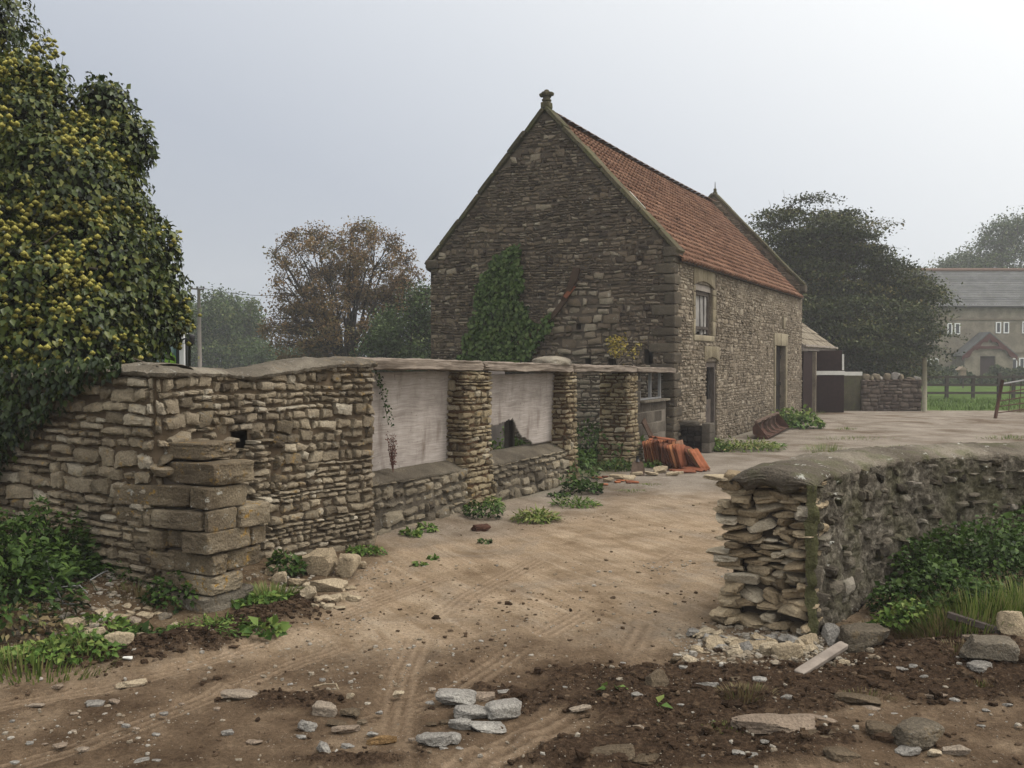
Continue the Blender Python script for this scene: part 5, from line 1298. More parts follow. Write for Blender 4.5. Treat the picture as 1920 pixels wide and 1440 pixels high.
# fine grit and crumbs of soil, uncountable
def grit(name, n, mat, region, smin, smax, seed, weight=None, label=None):
    R = RNG(seed); V0, Q0 = cube_grid(3); P0 = V0 / (np.sum(np.abs(V0) ** 3, 1) ** (1 / 3))[:, None]
    xs = R.uniform(region[0], region[1], n * 4); ys = R.uniform(region[2], region[3], n * 4)
    w = weight(xs, ys) if weight is not None else np.ones(n * 4)
    k = np.where(R.uniform(0, 1, n * 4) < w)[0][:n]; xs, ys = xs[k], ys[k]; m = len(k)
    z = gh(xs, ys, True)
    s = smin * (smax / smin) ** (R.uniform(0, 1, m) ** 2.2)
    sc = s[:, None] * R.uniform(0.5, 1.2, (m, 3)) * np.array([1, 1, 0.65])
    a = R.uniform(0, 6.28, m); P = P0[None] * sc[:, None, :] * (1 + R.normal(0, 0.16, (m, len(P0), 1)))
    X = np.stack([P[..., 0] * np.cos(a)[:, None] - P[..., 1] * np.sin(a)[:, None] + xs[:, None], P[..., 0] * np.sin(a)[:, None] + P[..., 1] * np.cos(a)[:, None] + ys[:, None], P[..., 2] + (z + sc[:, 2] * 0.25)[:, None]], -1)
    g = Geo(); nq = (Q0[None] + (np.arange(m) * len(P0))[:, None, None]).reshape(-1, 4)
    g.add(X.reshape(-1, 3), nq, tint=np.repeat(R.uniform(0, 1, m), len(P0)))
    tag(g.build(name, mat, smooth=False), kind='stuff')
M['soil'] = stone_mat('soil crumb', [(0.035, 0.023, 0.015), (0.07, 0.046, 0.03), (0.13, 0.09, 0.058)], dark=0.2, bump=0.6)
M['clod'] = stone_mat('mud clod', [(0.1, 0.068, 0.044), (0.15, 0.105, 0.07), (0.2, 0.15, 0.105)], dark=0.2, bump=0.6)
M['gritm'] = stone_mat('pale grit', [(0.22, 0.175, 0.125), (0.32, 0.28, 0.22), (0.42, 0.4, 0.36)], dark=0.1, bump=0.4)
M['trackc'] = stone_mat('track crumb', [(0.15, 0.11, 0.072), (0.22, 0.165, 0.11), (0.32, 0.26, 0.19)], dark=0.2, bump=0.6)
off_track = lambda x, y: 1 - 0.9 * tyre_field(x, y)[0]
grit('soil_crumbs', 3800, M['soil'], (-3.6, 4.4, 3.4, 7.0), 0.004, 0.026, 1, lambda x, y: (soil_mask(x, y) * 0.9 + 0.02) * off_track(x, y))
grit('soil_clods', 160, M['soil'], (-3.6, 4.4, 3.4, 7.0), 0.02, 0.065, 8, lambda x, y: (soil_mask(x, y) * 0.9) * off_track(x, y))
grit('soil_ridge_crumbs', 2400, M['soil'], (-3.6, -1.2, 5.4, 7.0), 0.007, 0.034, 2, lambda x, y: np.exp(-((edge_dist(x, y) - 0.12) / 0.15) ** 2))
grit('mud_crumbs', 2300, M['clod'], (-3.8, 4.4, 3.4, 7.4), 0.004, 0.02, 3, lambda x, y: (0.35 + 0.6 * np.clip(fbm2(x, y, 2, 3, 4) * 2, 0, 1)) * off_track(x, y) * (edge_dist(x, y) < 0.1))
grit('pale_grit', 3800, M['gritm'], (-4.0, 4.6, 3.4, 8.5), 0.003, 0.017, 4, lambda x, y: (0.12 + 0.9 * np.clip(fbm2(x, y, 1.7, 3, 14) * 2.2 - 0.1, 0, 1)) * (edge_dist(x, y) < 0.1))
grit('bank_grit', 2600, M['gritm'], (-3.6, -1.2, 5.6, 8.4), 0.005, 0.03, 5, lambda x, y: np.clip(fbm2(x, y, 1.4, 3, 24) * 2 + 0.4, 0, 1) * sstep(0.15, 0.4, edge_dist(x, y)))
grit('track_crumbs', 700, M['trackc'], (-2.5, 5, 7.0, 16.0), 0.005, 0.022, 6, lambda x, y: np.clip(fbm2(x, y, 1.1, 3, 34) * 2.4 - 0.1, 0.02, 1) * (edge_dist(x, y) < 0.15))
grit('wall_foot_grit', 1500, M['gritm'], (1.0, 2.3, 5.4, 6.6), 0.005, 0.03, 7, lambda x, y: np.exp(-((x - 1.62) / 0.45) ** 2 - ((y - 5.95) / 0.3) ** 2))
# ------------------------------------------------------------------ vegetation
def unit(v):
    return v / (np.linalg.norm(v, axis=-1, keepdims=True) + 1e-9)

def add_leaves(g, P, dirs, nrm, L, W, tint, fold=0.25, droop=0.15, simple=False):
    """simple: one diamond per leaf; else a folded leaf of four triangles"""
    P = np.asarray(P, float); n = len(P)
    dirs = unit(dirs); side = unit(np.cross(dirs, nrm)); up = np.cross(side, dirs)
    L = np.broadcast_to(L, n)[:, None]; W = np.broadcast_to(W, n)[:, None]
    if simple:
        V = np.stack([P, P + dirs * L * 0.5 + side * W * 0.5, P + dirs * L - up * L * droop, P + dirs * L * 0.5 - side * W * 0.5], 1)
        q = np.arange(4)[None] + np.arange(n)[:, None] * 4
        return g.add(V.reshape(-1, 3), q, tint=np.repeat(tint, 4))
    V = np.stack([P, P + dirs * L * 0.42 + side * W * 0.5 + up * W * fold * 0.5, P + dirs * L * 0.45 - up * W * fold * 0.3, P + dirs * L * 0.42 - side * W * 0.5 + up * W * fold * 0.5, P + dirs * L - up * L * droop], 1)
    t = np.array([(0, 2, 1), (0, 3, 2), (1, 2, 4), (2, 3, 4)])
    T = (t[None] + (np.arange(n) * 5)[:, None, None]).reshape(-1, 3)
    return g.add(V.reshape(-1, 3), tris=T, tint=np.repeat(tint, 5))

def add_blades(g, P, H, W, lean, tint, seed=0, seg=4):
    R = RNG(seed); n = len(P); a = R.uniform(0, 6.28, n)
    out = np.stack([np.cos(a), np.sin(a), 0 * a], 1); sd = np.stack([-np.sin(a), np.cos(a), 0 * a], 1)
    f = np.linspace(0, 1, seg + 1)
    lean = np.broadcast_to(lean, n) * R.uniform(0.3, 1.4, n)
    c = P[:, None, :] + np.array([0, 0, 1.0]) * (H[:, None] * (f - 0.45 * np.minimum(lean, 1.6)[:, None] * f ** 2.2))[:, :, None] + out[:, None, :] * (H * lean)[:, None, None] * (f ** 1.8)[None, :, None]
    w = W * (1 - f ** 2 * 0.95)
    V = np.stack([c - sd[:, None, :] * w[None, :, None] / 2, c + sd[:, None, :] * w[None, :, None] / 2], 2)
    i = np.arange(seg)[:, None] * 2
    q = np.concatenate([i, i + 1, i + 3, i + 2], 1)
    Q = (q[None] + (np.arange(n) * (seg + 1) * 2)[:, None, None]).reshape(-1, 4)
    return g.add(V.reshape(-1, 3), Q, tint=np.repeat(tint, (seg + 1) * 2))

GREENS = [(0.007, 0.013, 0.004), (0.018, 0.036, 0.009), (0.035, 0.068, 0.014), (0.07, 0.115, 0.026)]
M['weed'] = leaf_mat('weed leaves', GREENS)
M['bright'] = leaf_mat('bright leaves', [(0.022, 0.045, 0.01), (0.05, 0.1, 0.02), (0.095, 0.16, 0.034), (0.16, 0.2, 0.05)])
M['grassy'] = leaf_mat('grass blades', [(0.045, 0.075, 0.016), (0.1, 0.15, 0.032), (0.17, 0.215, 0.055), (0.25, 0.215, 0.1)])
M['drygrass'] = leaf_mat('dry grass', [(0.07, 0.05, 0.025), (0.14, 0.105, 0.055), (0.2, 0.155, 0.085), (0.09, 0.11, 0.03)])
M['ivy'] = leaf_mat('ivy leaves', [(0.005, 0.010, 0.003), (0.016, 0.031, 0.007), (0.048, 0.068, 0.012), (0.14, 0.14, 0.026)], rough=0.4, spec=0.22, trans=0.1)
M['ivywall'] = leaf_mat('wall ivy leaves', [(0.012, 0.024, 0.007), (0.03, 0.055, 0.013), (0.055, 0.092, 0.023), (0.095, 0.13, 0.042)], rough=0.45)
M['redplant'] = leaf_mat('dry red plant', [(0.07, 0.025, 0.02), (0.13, 0.055, 0.04)], trans=0.1)
M['twig'] = plain('bare twig', (0.10, 0.085, 0.07), 0.9, 0.4, 9, 0.0)
M['greytwig'] = plain('grey dead twig', (0.2, 0.2, 0.2), 0.9, 0.4, 9, 0.0)
M['bark'] = plain('tree bark', (0.045, 0.036, 0.03), 0.95, 0.5, 8, 0.5)
M['crownshade'] = plain('crown shade filler', (0.012, 0.014, 0.008), 1.0, 0.5, 9, 0.8, 0.0, 0.0)  # painted dark for the shade inside the ivy crown
M['umbel'] = leaf_mat('ivy flower heads', [(0.10, 0.095, 0.02), (0.215, 0.2, 0.045), (0.34, 0.31, 0.085)], trans=0.0, rough=0.8)

_cl = [0]
def clump(px, py, rx, ry, h, n, kind, mat, label, name='weed_clump', cat='weeds', group=None, L=0.05, kind_prop=None, z=None, n_grass=0, mat_grass=None):
    _cl[0] += 1; seed = 7000 + _cl[0]; R = RNG(seed)
    c = gpt(px, py) if z is None else np.array([*g2(px, py, z), z])
    g = Geo()
    a = R.uniform(0, 6.28, n); r = np.sqrt(R.uniform(0, 1, n))
    x = c[0] + np.cos(a) * r * rx; y = c[1] + np.sin(a) * r * ry
    if kind in ('grass',):
        P = np.stack([x, y, gh(x, y) - 0.01 if z is None else np.full(n, z)], 1)
        add_blades(g, P, h * R.uniform(0.45, 1.1, n) * (1 - 0.4 * r), 0.006 + 0.004 * R.uniform(), 0.55, R.uniform(0, 1, n), seed)
    else:
        z0 = gh(x, y) if z is None else np.full(n, z)
        prof = np.sqrt(np.clip(1 - r ** 2 * 0.85, 0, 1)) * (0.75 + 0.5 * fbm2(x, y, 5, 2, seed))
        f = R.uniform(0, 1, n) ** 0.6
        P = np.stack([x, y, z0 + np.clip(h * prof * f, 0.005, None)], 1)
        d = np.stack([np.cos(a) * (0.4 + r), np.sin(a) * (0.4 + r), R.normal(0.15, 0.45, n)], 1) + R.normal(0, 0.45, (n, 3))
        nr = np.stack([np.cos(a) * 0.5, np.sin(a) * 0.5, np.ones(n)], 1) + R.normal(0, 0.4, (n, 3))
        Ls = L * R.uniform(0.6, 1.35, n)
        wr = {'broad': 0.75, 'nettle': 0.5, 'strap': 0.25}[kind]
        add_leaves(g, P, d, nr, Ls, Ls * wr, np.clip(f * 0.7 + R.normal(0.12, 0.18, n), 0, 1), droop=0.25)
        ns = max(4, n // 40)
        for k in range(ns):
            i = R.integers(0, n); b = np.array([x[i] + R.normal(0, rx * 0.1), y[i], z0[i] - 0.01]); g.tube([b, (b + P[i]) / 2 + R.normal(0, 0.01, 3), P[i]], [0.003, 0.002, 0.0015], 4, 0.3, cap=False)
    o = g.build(name, M[mat], origin=c)
    return tag(o, label, cat, group, kind_prop)

# --- big ivy over the tree behind the wall
def build_ivy_tree():
    base = np.array([-5.2, 9.3, 0.2])
    root = thing('ivy_tree', tuple(base), 'huge dark ivy-smothered tree full of yellow-green flower heads', 'tree')
    def at(px, py, Y): return np.array([(px - 960) / FPX * Y, Y, EYE + (HOR - py) / FPX * Y])
    Lm = [(-230, 60, 9.6, 1.35), (-40, 60, 9.3, 0.42), (-60, 240, 9.0, 0.72), (45, 165, 9.1, 0.28), (95, 175, 9.0, 0.24), (50, 260, 8.9, 0.52), (205, 205, 9.1, 0.25), (240, 262, 9.1, 0.24), (262, 290, 9.1, 0.15), (165, 300, 9.0, 0.42),
          (215, 345, 9.1, 0.30), (120, 380, 8.7, 0.62), (-60, 440, 8.6, 0.9), (225, 420, 8.9, 0.34), (262, 470, 8.9, 0.34), (180, 500, 8.6, 0.55), (300, 545, 8.9, 0.25), (305, 480, 8.9, 0.14), (40, 560, 8.3, 0.65), (245, 590, 8.7, 0.42), (310, 600, 8.9, 0.20), (130, 640, 8.2, 0.55),
          (230, 640, 8.5, 0.26), (285, 645, 8.9, 0.18), (-40, 700, 8.1, 0.6), (60, 730, 8.0, 0.33), (-60, 820, 8.0, 0.42), (0, 800, 7.95, 0.22), (120, 700, 7.95, 0.2), (-150, 620, 8.3, 0.8), (-240, 320, 9.0, 1.0)]
    C = np.array([at(a, b, Y) for a, b, Y, r in Lm]); Rd = np.array([q[3] for q in Lm])
    R = RNG(17); g = Geo(); core = Geo(); P, Nn, Dp, Cc = [], [], [], []
    for c, r in zip(C, Rd):
        n = int(4300 * r * r / 0.25) if r < 0.7 else int(12000 * r)
        d = unit(R.normal(0, 1, (n, 3))); d = d[d[:, 1] < 0.55]
        nz = fbm(d * 3.4 + c, 3, 3); rr = r * (1 + 0.42 * nz) * (1.05 - 0.3 * R.uniform(0, 1, len(d)) ** 2)
        p = c + d * rr[:, None]
        P.append(p); Nn.append(d); Dp.append(rr / (r * (1 + 0.42 * nz)))
        Vc, Qc = cube_grid(8); Vc = unit(Vc); core.add(c + Vc * (0.68 * r * (1 + 0.42 * fbm(Vc * 3.4 + c, 3, 3)))[:, None], Qc, tint=0.0)  # closed dark blob fills each lump, standing for the shade inside the crown
    P, Nn, Dp = np.concatenate(P), np.concatenate(Nn), np.concatenate(Dp)
    inside = np.zeros(len(P), bool)
    for c, r in zip(C, Rd): inside |= (np.linalg.norm(P - c, axis=1) < 0.66 * r)
    P, Nn, Dp = P[~inside], Nn[~inside], Dp[~inside]
    n = len(P)
    d = Nn * 0.55 + np.array([0, 0, -0.75]) + R.normal(0, 0.45, (n, 3))
    nr = Nn + np.array([0, 0, 0.5]) + R.normal(0, 0.35, (n, 3))
    L = 0.05 * R.uniform(0.45, 1.6, n)
    tint = np.clip(0.30 + 0.3 * (Dp - 0.9) / 0.12 + R.normal(0, 0.17, n) + 0.1 * Nn[:, 2], 0, 1)  # shading put into the tint: deep leaves darker, outer and upward ones lighter
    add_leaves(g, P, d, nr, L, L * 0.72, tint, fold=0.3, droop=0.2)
    # hair of sprigs sticking out of the outline
    sp = R.choice(n, 420); sp = sp[(Nn[sp, 2] > -0.2)]
    for i in sp:
        ln = R.uniform(0.06, 0.17); dd = unit((Nn[i] + np.array([0, 0, 0.5]) + R.normal(0, 0.3, 3))[None])[0]
        pts = P[i] + np.outer(np.linspace(0, 1, 4), dd * ln); g.tube(pts, 0.0022, 3, 0.25, cap=False)
        m = 6; q = P[i] + dd * ln * R.uniform(0.3, 1, (m, 1)); L2 = 0.06 * R.uniform(0.6, 1.2, m)
        add_leaves(g, q, R.normal(0, 1, (m, 3)) + np.array([0, 0, -0.6]), R.normal(0, 0.4, (m, 3)) + np.array([0, 0, 1]), L2, L2 * 0.7, np.clip(R.normal(0.55, 0.2, m), 0, 1))
    # tall sprig above the outline
    tp = at(40, 75, 9.1); pts = np.array([tp + np.array([0.0, 0, -0.28]), tp + np.array([0.02, 0, -0.12]), tp]); g.tube(pts, 0.004, 4, 0.3)
    m = 12; L2 = 0.08 * np.ones(m); add_leaves(g, tp + R.normal(0, 0.035, (m, 3)), R.normal(0, 1, (m, 3)) + np.array([0, 0, -0.8]), R.normal(0, 0.4, (m, 3)) + np.array([0, 0, 1]), L2, L2 * 0.5, np.full(m, 0.5))
    core.build('shade_core', M['crownshade'], root)
    # flower heads: sit in small groups on shoot ends
    u = Geo(); V0, Q0 = cube_grid(7); V0 = unit(V0); pts = []
    ok = np.where((Nn[:, 2] > -0.35) & (Dp > 0.97) & (Nn[:, 1] < 0.35))[0]
    cl = fbm(P[ok] * 2.1, 2, 77); ok = ok[cl + R.normal(0, 0.12, len(ok)) > 0.02]; seeds = R.choice(ok, 900, replace=False)
    for i in seeds:
        k = R.integers(1, 8)
        for _ in range(k):
            p = P[i] + Nn[i] * R.uniform(0.01, 0.05) + R.normal(0, 0.042, 3) + np.array([0, 0, R.uniform(0.0, 0.04)]); pts.append(p); g.tube([P[i] - Nn[i] * 0.05, p], 0.0025, 3, 0.4, cap=False)
    g.build('crown', M['ivy'], root)
    pts = np.array(pts); m = len(pts); s = R.uniform(0.012, 0.024, m)
    bump_ = 1 + RNG(3).normal(0, 0.17, len(V0))
    X = pts[:, None, :] + (V0 * bump_[:, None])[None] * s[:, None, None] * np.array([1, 1, 0.85])
    tt = np.clip(R.normal(0.55, 0.22, m)[:, None] + 0.18 * V0[None, :, 2], 0, 1)
    u.add(X.reshape(-1, 3), (Q0[None] + (np.arange(m) * len(V0))[:, None, None]).reshape(-1, 4), tint=tt.ravel())
    o = u.build('flower_heads', M['umbel'], root); o['kind'] = 'stuff'
    b = Geo(); b.tube([base + np.array([0, 0, -0.2]), base + np.array([0.1, -0.1, 2.0]), base + np.array([0.3, 0.2, 3.0]), base + np.array([0.1, 0.3, 4.0])], [0.32, 0.26, 0.2, 0.1], 8)
    for q in ([(40, 475), (60, 460), (90, 455), (120, 430)], [(165, 672), (190, 676), (215, 668), (225, 662)], [(120, 490), (150, 500), (185, 505)]):
        b.tube([at(x, y, 8.05) for x, y in q], [0.012, 0.011, 0.01, 0.006][:len(q)], 5)
    b.tube([at(250, 672, 7.25), at(300, 690, 7.4), at(360, 692, 7.6), at(430, 700, 7.8)], 0.006, 4)
    b.build('trunk', M['twig'], root)
    # skirt of leaves over the wall face on the left
    w = Geo(); n = 9000; px = R.uniform(-480, 240, n); py = R.uniform(670, 950, n)
    lim = np.interp(px, [-480, -160, 0, 30, 90, 150, 200, 240], [940, 960, 900, 850, 790, 735, 705, 690]); k = py < lim + R.normal(0, 10, n)
    px, py = px[k], py[k]; n = len(px)
    kk = (960 - px) / FPX; kq = (kk * 6.6 - 2.12) / (0.8894 - 0.457 * kk); pos = PC[None] + np.outer(kq, GD); z = EYE + (HOR - py) / FPX * pos[:, 1]
    pos = pos - np.outer(R.uniform(0.03, 0.16, n), D); pos[:, 2] = z
    d = np.array([0.1, -0.5, -0.9]) + R.normal(0, 0.4, (n, 3)); L = 0.06 * R.uniform(0.6, 1.3, n)
    add_leaves(w, pos, d, -D + R.normal(0, 0.35, (n, 3)) + np.array([0, 0, 0.3]), L, L * 0.75, np.clip(R.normal(0.32, 0.18, n), 0, 1))
    w.build('trailing_foliage', M['ivy'], root)
build_ivy_tree()

def gable_pt(px, py, off=0.06):
    r = (px - 960) / FPX; s = (3.13 - 18.5 * r) / (0.8894 + 0.457 * r); p = BP(0, -s, 0); z = EYE + (HOR - py) / FPX * p[1]
    return np.array([p[0], p[1], z]) - D * off

def in_poly(x, y, poly):
    ins = np.zeros(len(x), bool); n = len(poly)
    for i in range(n):
        x0, y0 = poly[i]; x1, y1 = poly[(i + 1) % n]
        c = ((y0 > y) != (y1 > y)) & (x < (x1 - x0) * (y - y0) / (y1 - y0 + 1e-9) + x0); ins ^= c
    return ins

def build_gable_ivy():
    R = RNG(23); n = 9000
    px, py = R.uniform(860, 1040, n), R.uniform(455, 690, n)
    poly = [(958, 462), (968, 455), (982, 476), (984, 520), (982, 560), (996, 592), (1008, 608), (1034, 584), (1036, 606), (1014, 634), (1000, 655), (992, 690), (862, 690), (878, 635), (890, 590), (898, 545), (910, 512), (926, 482), (946, 478)]
    k = in_poly(px + 16 * fbm2(px, py, 0.05, 3, 3), py, poly); px, py = px[k], py[k]; n = len(px)
    th = R.uniform(0.03, 0.2, n)
    P = np.array([gable_pt(a, b, t) for a, b, t in zip(px, py, th)])
    L = 0.085 * R.uniform(0.6, 1.35, n)
    d = np.array([0, -0.35, -1.0]) + R.normal(0, 0.4, (n, 3)); nr = -D + np.array([0, 0, 0.45]) + R.normal(0, 0.3, (n, 3))
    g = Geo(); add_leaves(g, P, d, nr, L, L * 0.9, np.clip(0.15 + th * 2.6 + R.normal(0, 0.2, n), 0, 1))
    o = g.build('wall_ivy', M['ivywall'], origin=gable_pt(940, 690)); tag(o, 'tall patch of green ivy climbing the barn gable', 'ivy')
    t = Geo(); pts = [gable_pt(a, b, 0.12) for a, b in ((1086, 504), (1078, 530), (1062, 565), (1040, 595), (1010, 622), (975, 645))]
    pts = np.array(pts); 
    for a, b, w in zip(pts[:-1], pts[1:], (0.10, 0.08, 0.06, 0.05, 0.045)):
        ax = (b - a); l = np.linalg.norm(ax); ax /= l; up = np.cross(-D, ax); t.box((a + b) / 2, (l * 1.06, w * 1.5, 0.07), np.stack([ax, up, -D], 1), tint=0.4)
    o = t.build('old_rafter', M['rafter'], origin=pts[2], smooth=False); tag(o, 'dark curved timber fixed slantwise across the barn gable', 'timber')
    r = Geo(); a = gable_pt(1073, 548, 0.14); ax = unit(np.array([[0.5, 0.0, 0.62]]))[0]; r.box(a, (0.3, 0.09, 0.03), np.stack([ax, np.cross(-D, ax), -D], 1)); tag(r.build('tile_fragment', M['tilenew'], origin=a, smooth=False), 'red tile fragment stuck beside the slanting timber on the gable', 'tile')
M['rafter'] = wood_mat('rotten rafter', (0.03, 0.022, 0.017), (0.095, 0.065, 0.048))
build_gable_ivy()

# little plants on and around the shed front
def sapling(px, py, t, w, label):
    R = RNG(31); c = SP(t, w, float(beamz(t)) + 0.1); g = Geo(); lv = []
    for k in range(6):
        tip = c + np.array([R.normal(0, 0.16), R.normal(0, 0.12), R.uniform(0.3, 0.5)]); g.tube([c, c + (tip - c) * 0.5 + np.array([0, 0, 0.04]), tip], [0.006, 0.004, 0.002], 4); lv.append(c + (tip - c) * R.uniform(0.6, 1.1, (34, 1)) + R.normal(0, 0.06, (34, 3)))
    root = thing('sapling', tuple(c), label, 'sapling'); g.build('stem', M['twig'], root)
    P = np.concatenate(lv); n = len(P); f = Geo(); L = 0.075 * R.uniform(0.6, 1.2, n)
    add_leaves(f, P, R.normal(0, 1, (n, 3)), R.normal(0, 0.5, (n, 3)) + np.array([0, 0, 1]), L, L * 0.5, R.uniform(0, 1, n)); f.build('leaves', M['yellowleaf'], root)
M['yellowleaf'] = leaf_mat('yellow leaves', [(0.14, 0.13, 0.025), (0.24, 0.19, 0.035), (0.28, 0.21, 0.05)])
sapling(1165, 680, 2.62, -0.15, 'little yellow-leaved sapling growing on the timber lintel')
def build_red_plant():
    R = RNG(5); c = SP(9.55, -0.02, 0.62); g = Geo()
    for k in range(9):
        tip = c + np.array([R.normal(0, 0.035), R.normal(0, 0.03), R.uniform(0.2, 0.42)]); pts = [c, (c + tip) / 2 + R.normal(0, 0.01, 3), tip]; g.tube(pts, [0.003, 0.0025, 0.001], 3)
        m = 40; P = c + (tip - c) * R.uniform(0.2, 1, (m, 1)) + R.normal(0, 0.012, (m, 3)); add_leaves(g, P, R.normal(0, 1, (m, 3)), R.normal(0, 1, (m, 3)), 0.022, 0.012, R.uniform(0, 1, m))
    tag(g.build('dry_dock_plant', M['redplant'], origin=c), 'dead reddish plant standing against the complete plywood board', 'plant')
    v = Geo(); p0 = SP(9.75, -0.12, 1.66); pts = [p0, SP(9.6, -0.14, 1.5), SP(9.5, -0.15, 1.3), SP(9.45, -0.15, 1.12)]; v.tube(pts, 0.003, 3)
    m = 90; f = R.uniform(0, 3, m).clip(0, 2.99); i = f.astype(int); a = np.array(pts)[i] + (np.array(pts)[i + 1] - np.array(pts)[i]) * (f - i)[:, None] + R.normal(0, 0.02, (m, 3)) + N * 0.03
    add_leaves(v, a, R.normal(0, 1, (m, 3)), N + R.normal(0, 0.5, (m, 3)), 0.035, 0.028, R.uniform(0, 0.6, m))
    tag(v.build('ivy_strand', M['ivywall'], origin=p0), 'thin strand of ivy hanging down the complete plywood board', 'ivy')
build_red_plant()

W_ = clump
W_(905, 972, 0.22, 0.18, 0.22, 260, 'broad', 'weed', 'green weeds hugging the foot of the widest pillar', L=0.05)
W_(925, 955, 0.12, 0.14, 0.24, 160, 'nettle', 'bright', 'brighter weeds beside the foot of the widest pillar', L=0.05)
W_(1005, 978, 0.24, 0.18, 0.13, 420, 'strap', 'grassy', 'spreading tuft of long-leaved weeds on the track by the low wall', L=0.09)
W_(1080, 950, 0.28, 0.18, 0.11, 320, 'strap', 'bright', 'wide patch of dock leaves on the track before the narrow pillar', L=0.08)
W_(1092, 925, 0.26, 0.24, 0.26, 260, 'broad', 'weed', 'leafy weeds at the foot of the narrow pillar', L=0.07)
W_(1084, 880, 0.28, 0.28, 0.52, 300, 'nettle', 'weed', 'tall grey-green weed leaning out beside the narrow pillar', L=0.08)
W_(1048, 932, 0.14, 0.12, 0.1, 90, 'broad', 'weed', 'small weed under the torn board wall', L=0.05)
W_(770, 1006, 0.09, 0.07, 0.08, 110, 'broad', 'bright', 'small dark weed against the low wall under the complete board', L=0.045)
W_(800, 996, 0.09, 0.07, 0.07, 110, 'broad', 'bright', 'second small weed further along that low wall', L=0.045)
W_(685, 1040, 0.17, 0.1, 0.09, 170, 'broad', 'bright', 'green weed at the end of the curved wall', L=0.04)
W_(785, 1062, 0.045, 0.04, 0.035, 50, 'broad', 'bright', 'tiny weed sprouting in the open track', L=0.035)
W_(812, 1050, 0.04, 0.04, 0.03, 40, 'broad', 'bright', 'tiny weed sprouting further back in the track', L=0.035)
W_(908, 1020, 0.07, 0.06, 0.05, 50, 'broad', 'weed', 'small weed on the track in front of the rotten wood', L=0.035)
W_(1185, 922, 0.3, 0.14, 0.06, 120, 'grass', 'grassy', 'thin grass patch on the track in front of the splayed pillar', name='grass_tuft', cat='grass')
W_(1215, 910, 0.25, 0.12, 0.05, 90, 'grass', 'grassy', 'smaller grass patch near the rubble slabs', name='grass_tuft', cat='grass')
W_(1160, 882, 0.35, 0.2, 0.22, 260, 'broad', 'weed', 'low weeds in front of the splayed pillar foot', L=0.06)
W_(1228, 876, 0.25, 0.2, 0.18, 160, 'broad', 'bright', 'weeds between the splayed pillar and the tile stack', L=0.06)
W_(1336, 846, 0.38, 0.25, 0.32, 420, 'nettle', 'bright', 'bushy weeds by the stable door step', L=0.09)
W_(1390, 846, 0.75, 0.3, 0.26, 560, 'strap', 'grassy', 'grassy weed bank along the barn wall right of the stable door', L=0.11)
W_(1425, 842, 0.5, 0.3, 0.22, 240, 'strap', 'bright', 'low weeds before the rusty loader bucket', L=0.12)
W_(1490, 803, 0.75, 0.5, 0.62, 900, 'broad', 'bright', 'big green bush growing behind the rusty loader bucket', name='bush', cat='bush', L=0.11)
W_(1555, 848, 0.5, 0.8, 0.25, 420, 'grass', 'grassy', 'grass tuft growing in the yard beside the barn track', name='grass_tuft', cat='grass')
W_(1600, 823, 1.1, 0.5, 0.12, 260, 'grass', 'grassy', 'low grass strip in a joint of the yard concrete', name='grass_tuft', cat='grass')
W_(1590, 805, 0.35, 0.3, 0.12, 110, 'grass', 'grassy', 'small grass tuft on bare yard concrete', name='grass_tuft', cat='grass')
W_(1700, 838, 1.0, 0.25, 0.08, 160, 'grass', 'grassy', 'thin grass line in the yard joint above the right wall', name='grass_tuft', cat='grass')
W_(1890, 822, 0.8, 0.4, 0.14, 220, 'grass', 'grassy', 'grass patch at the right edge of the yard', name='grass_tuft', cat='grass')
W_(1520, 775, 0.6, 0.3, 0.2, 160, 'grass', 'grassy', 'grass tuft beneath the rusty sheet door', name='grass_tuft', cat='grass')
# behind the shed front
for (px, py, rx, h, lb) in ((1100, 868, 1.0, 1.0, 'dark green bush seen through the open doorway of the shed'), (1000, 900, 1.0, 0.7, 'weeds behind the torn plywood board'), (935, 903, 0.7, 0.8, 'nettles seen through the hole in the plywood board')):
    W_(px, py, rx, 0.8, h, 1100, 'nettle', 'bright' if px == 935 else 'weed', lb, name='bush', cat='bush', L=0.09)
W_(1150, 880, 0.5, 0.4, 0.25, 300, 'grass', 'grassy', 'bright grass tongue spilling through the open doorway', name='grass_tuft', cat='grass')
# bank by the pier
W_(508, 1128, 0.28, 0.22, 0.17, 520, 'grass', 'grassy', 'yellow-green grass tuft between gate pier and boulders', name='grass_tuft', cat='grass')
W_(485, 1140, 0.2, 0.14, 0.1, 260, 'broad', 'bright', 'round-leaved weeds in front of the grass tuft by the pier', L=0.05)
W_(492, 1165, 0.12, 0.1, 0.08, 70, 'broad', 'bright', 'large bright round leaves beside the track edge', L=0.07)
W_(535, 1078, 0.13, 0.12, 0.24, 260, 'broad', 'weed', 'dark weeds between the gate pier and the big boulder', L=0.05)
W_(372, 1190, 0.22, 0.06, 0.06, 260, 'strap', 'bright', 'row of fresh green leaves along the plinth slab', L=0.045)
W_(435, 1172, 0.2, 0.06, 0.06, 220, 'strap', 'bright', 'fresh green leaves at the track side of the plinth slab', L=0.045)
W_(320, 1130, 0.2, 0.15, 0.2, 260, 'broad', 'weed', 'dark weed at the left foot of the gate pier', L=0.045)
W_(262, 1080, 0.3, 0.12, 0.12, 260, 'strap', 'weed', 'dark grassy weeds under the lowest wall stones', L=0.06)
W_(255, 1098, 0.2, 0.1, 0.12, 160, 'grass', 'drygrass', 'brownish dry grass on the rubble slope', name='grass_tuft', cat='grass')
W_(180, 1170, 0.22, 0.12, 0.07, 150, 'broad', 'bright', 'round-leaved weed on the rubble slope', L=0.05)
W_(105, 1225, 0.36, 0.18, 0.10, 560, 'broad', 'bright', 'leafy green weeds low on the bank', L=0.042)
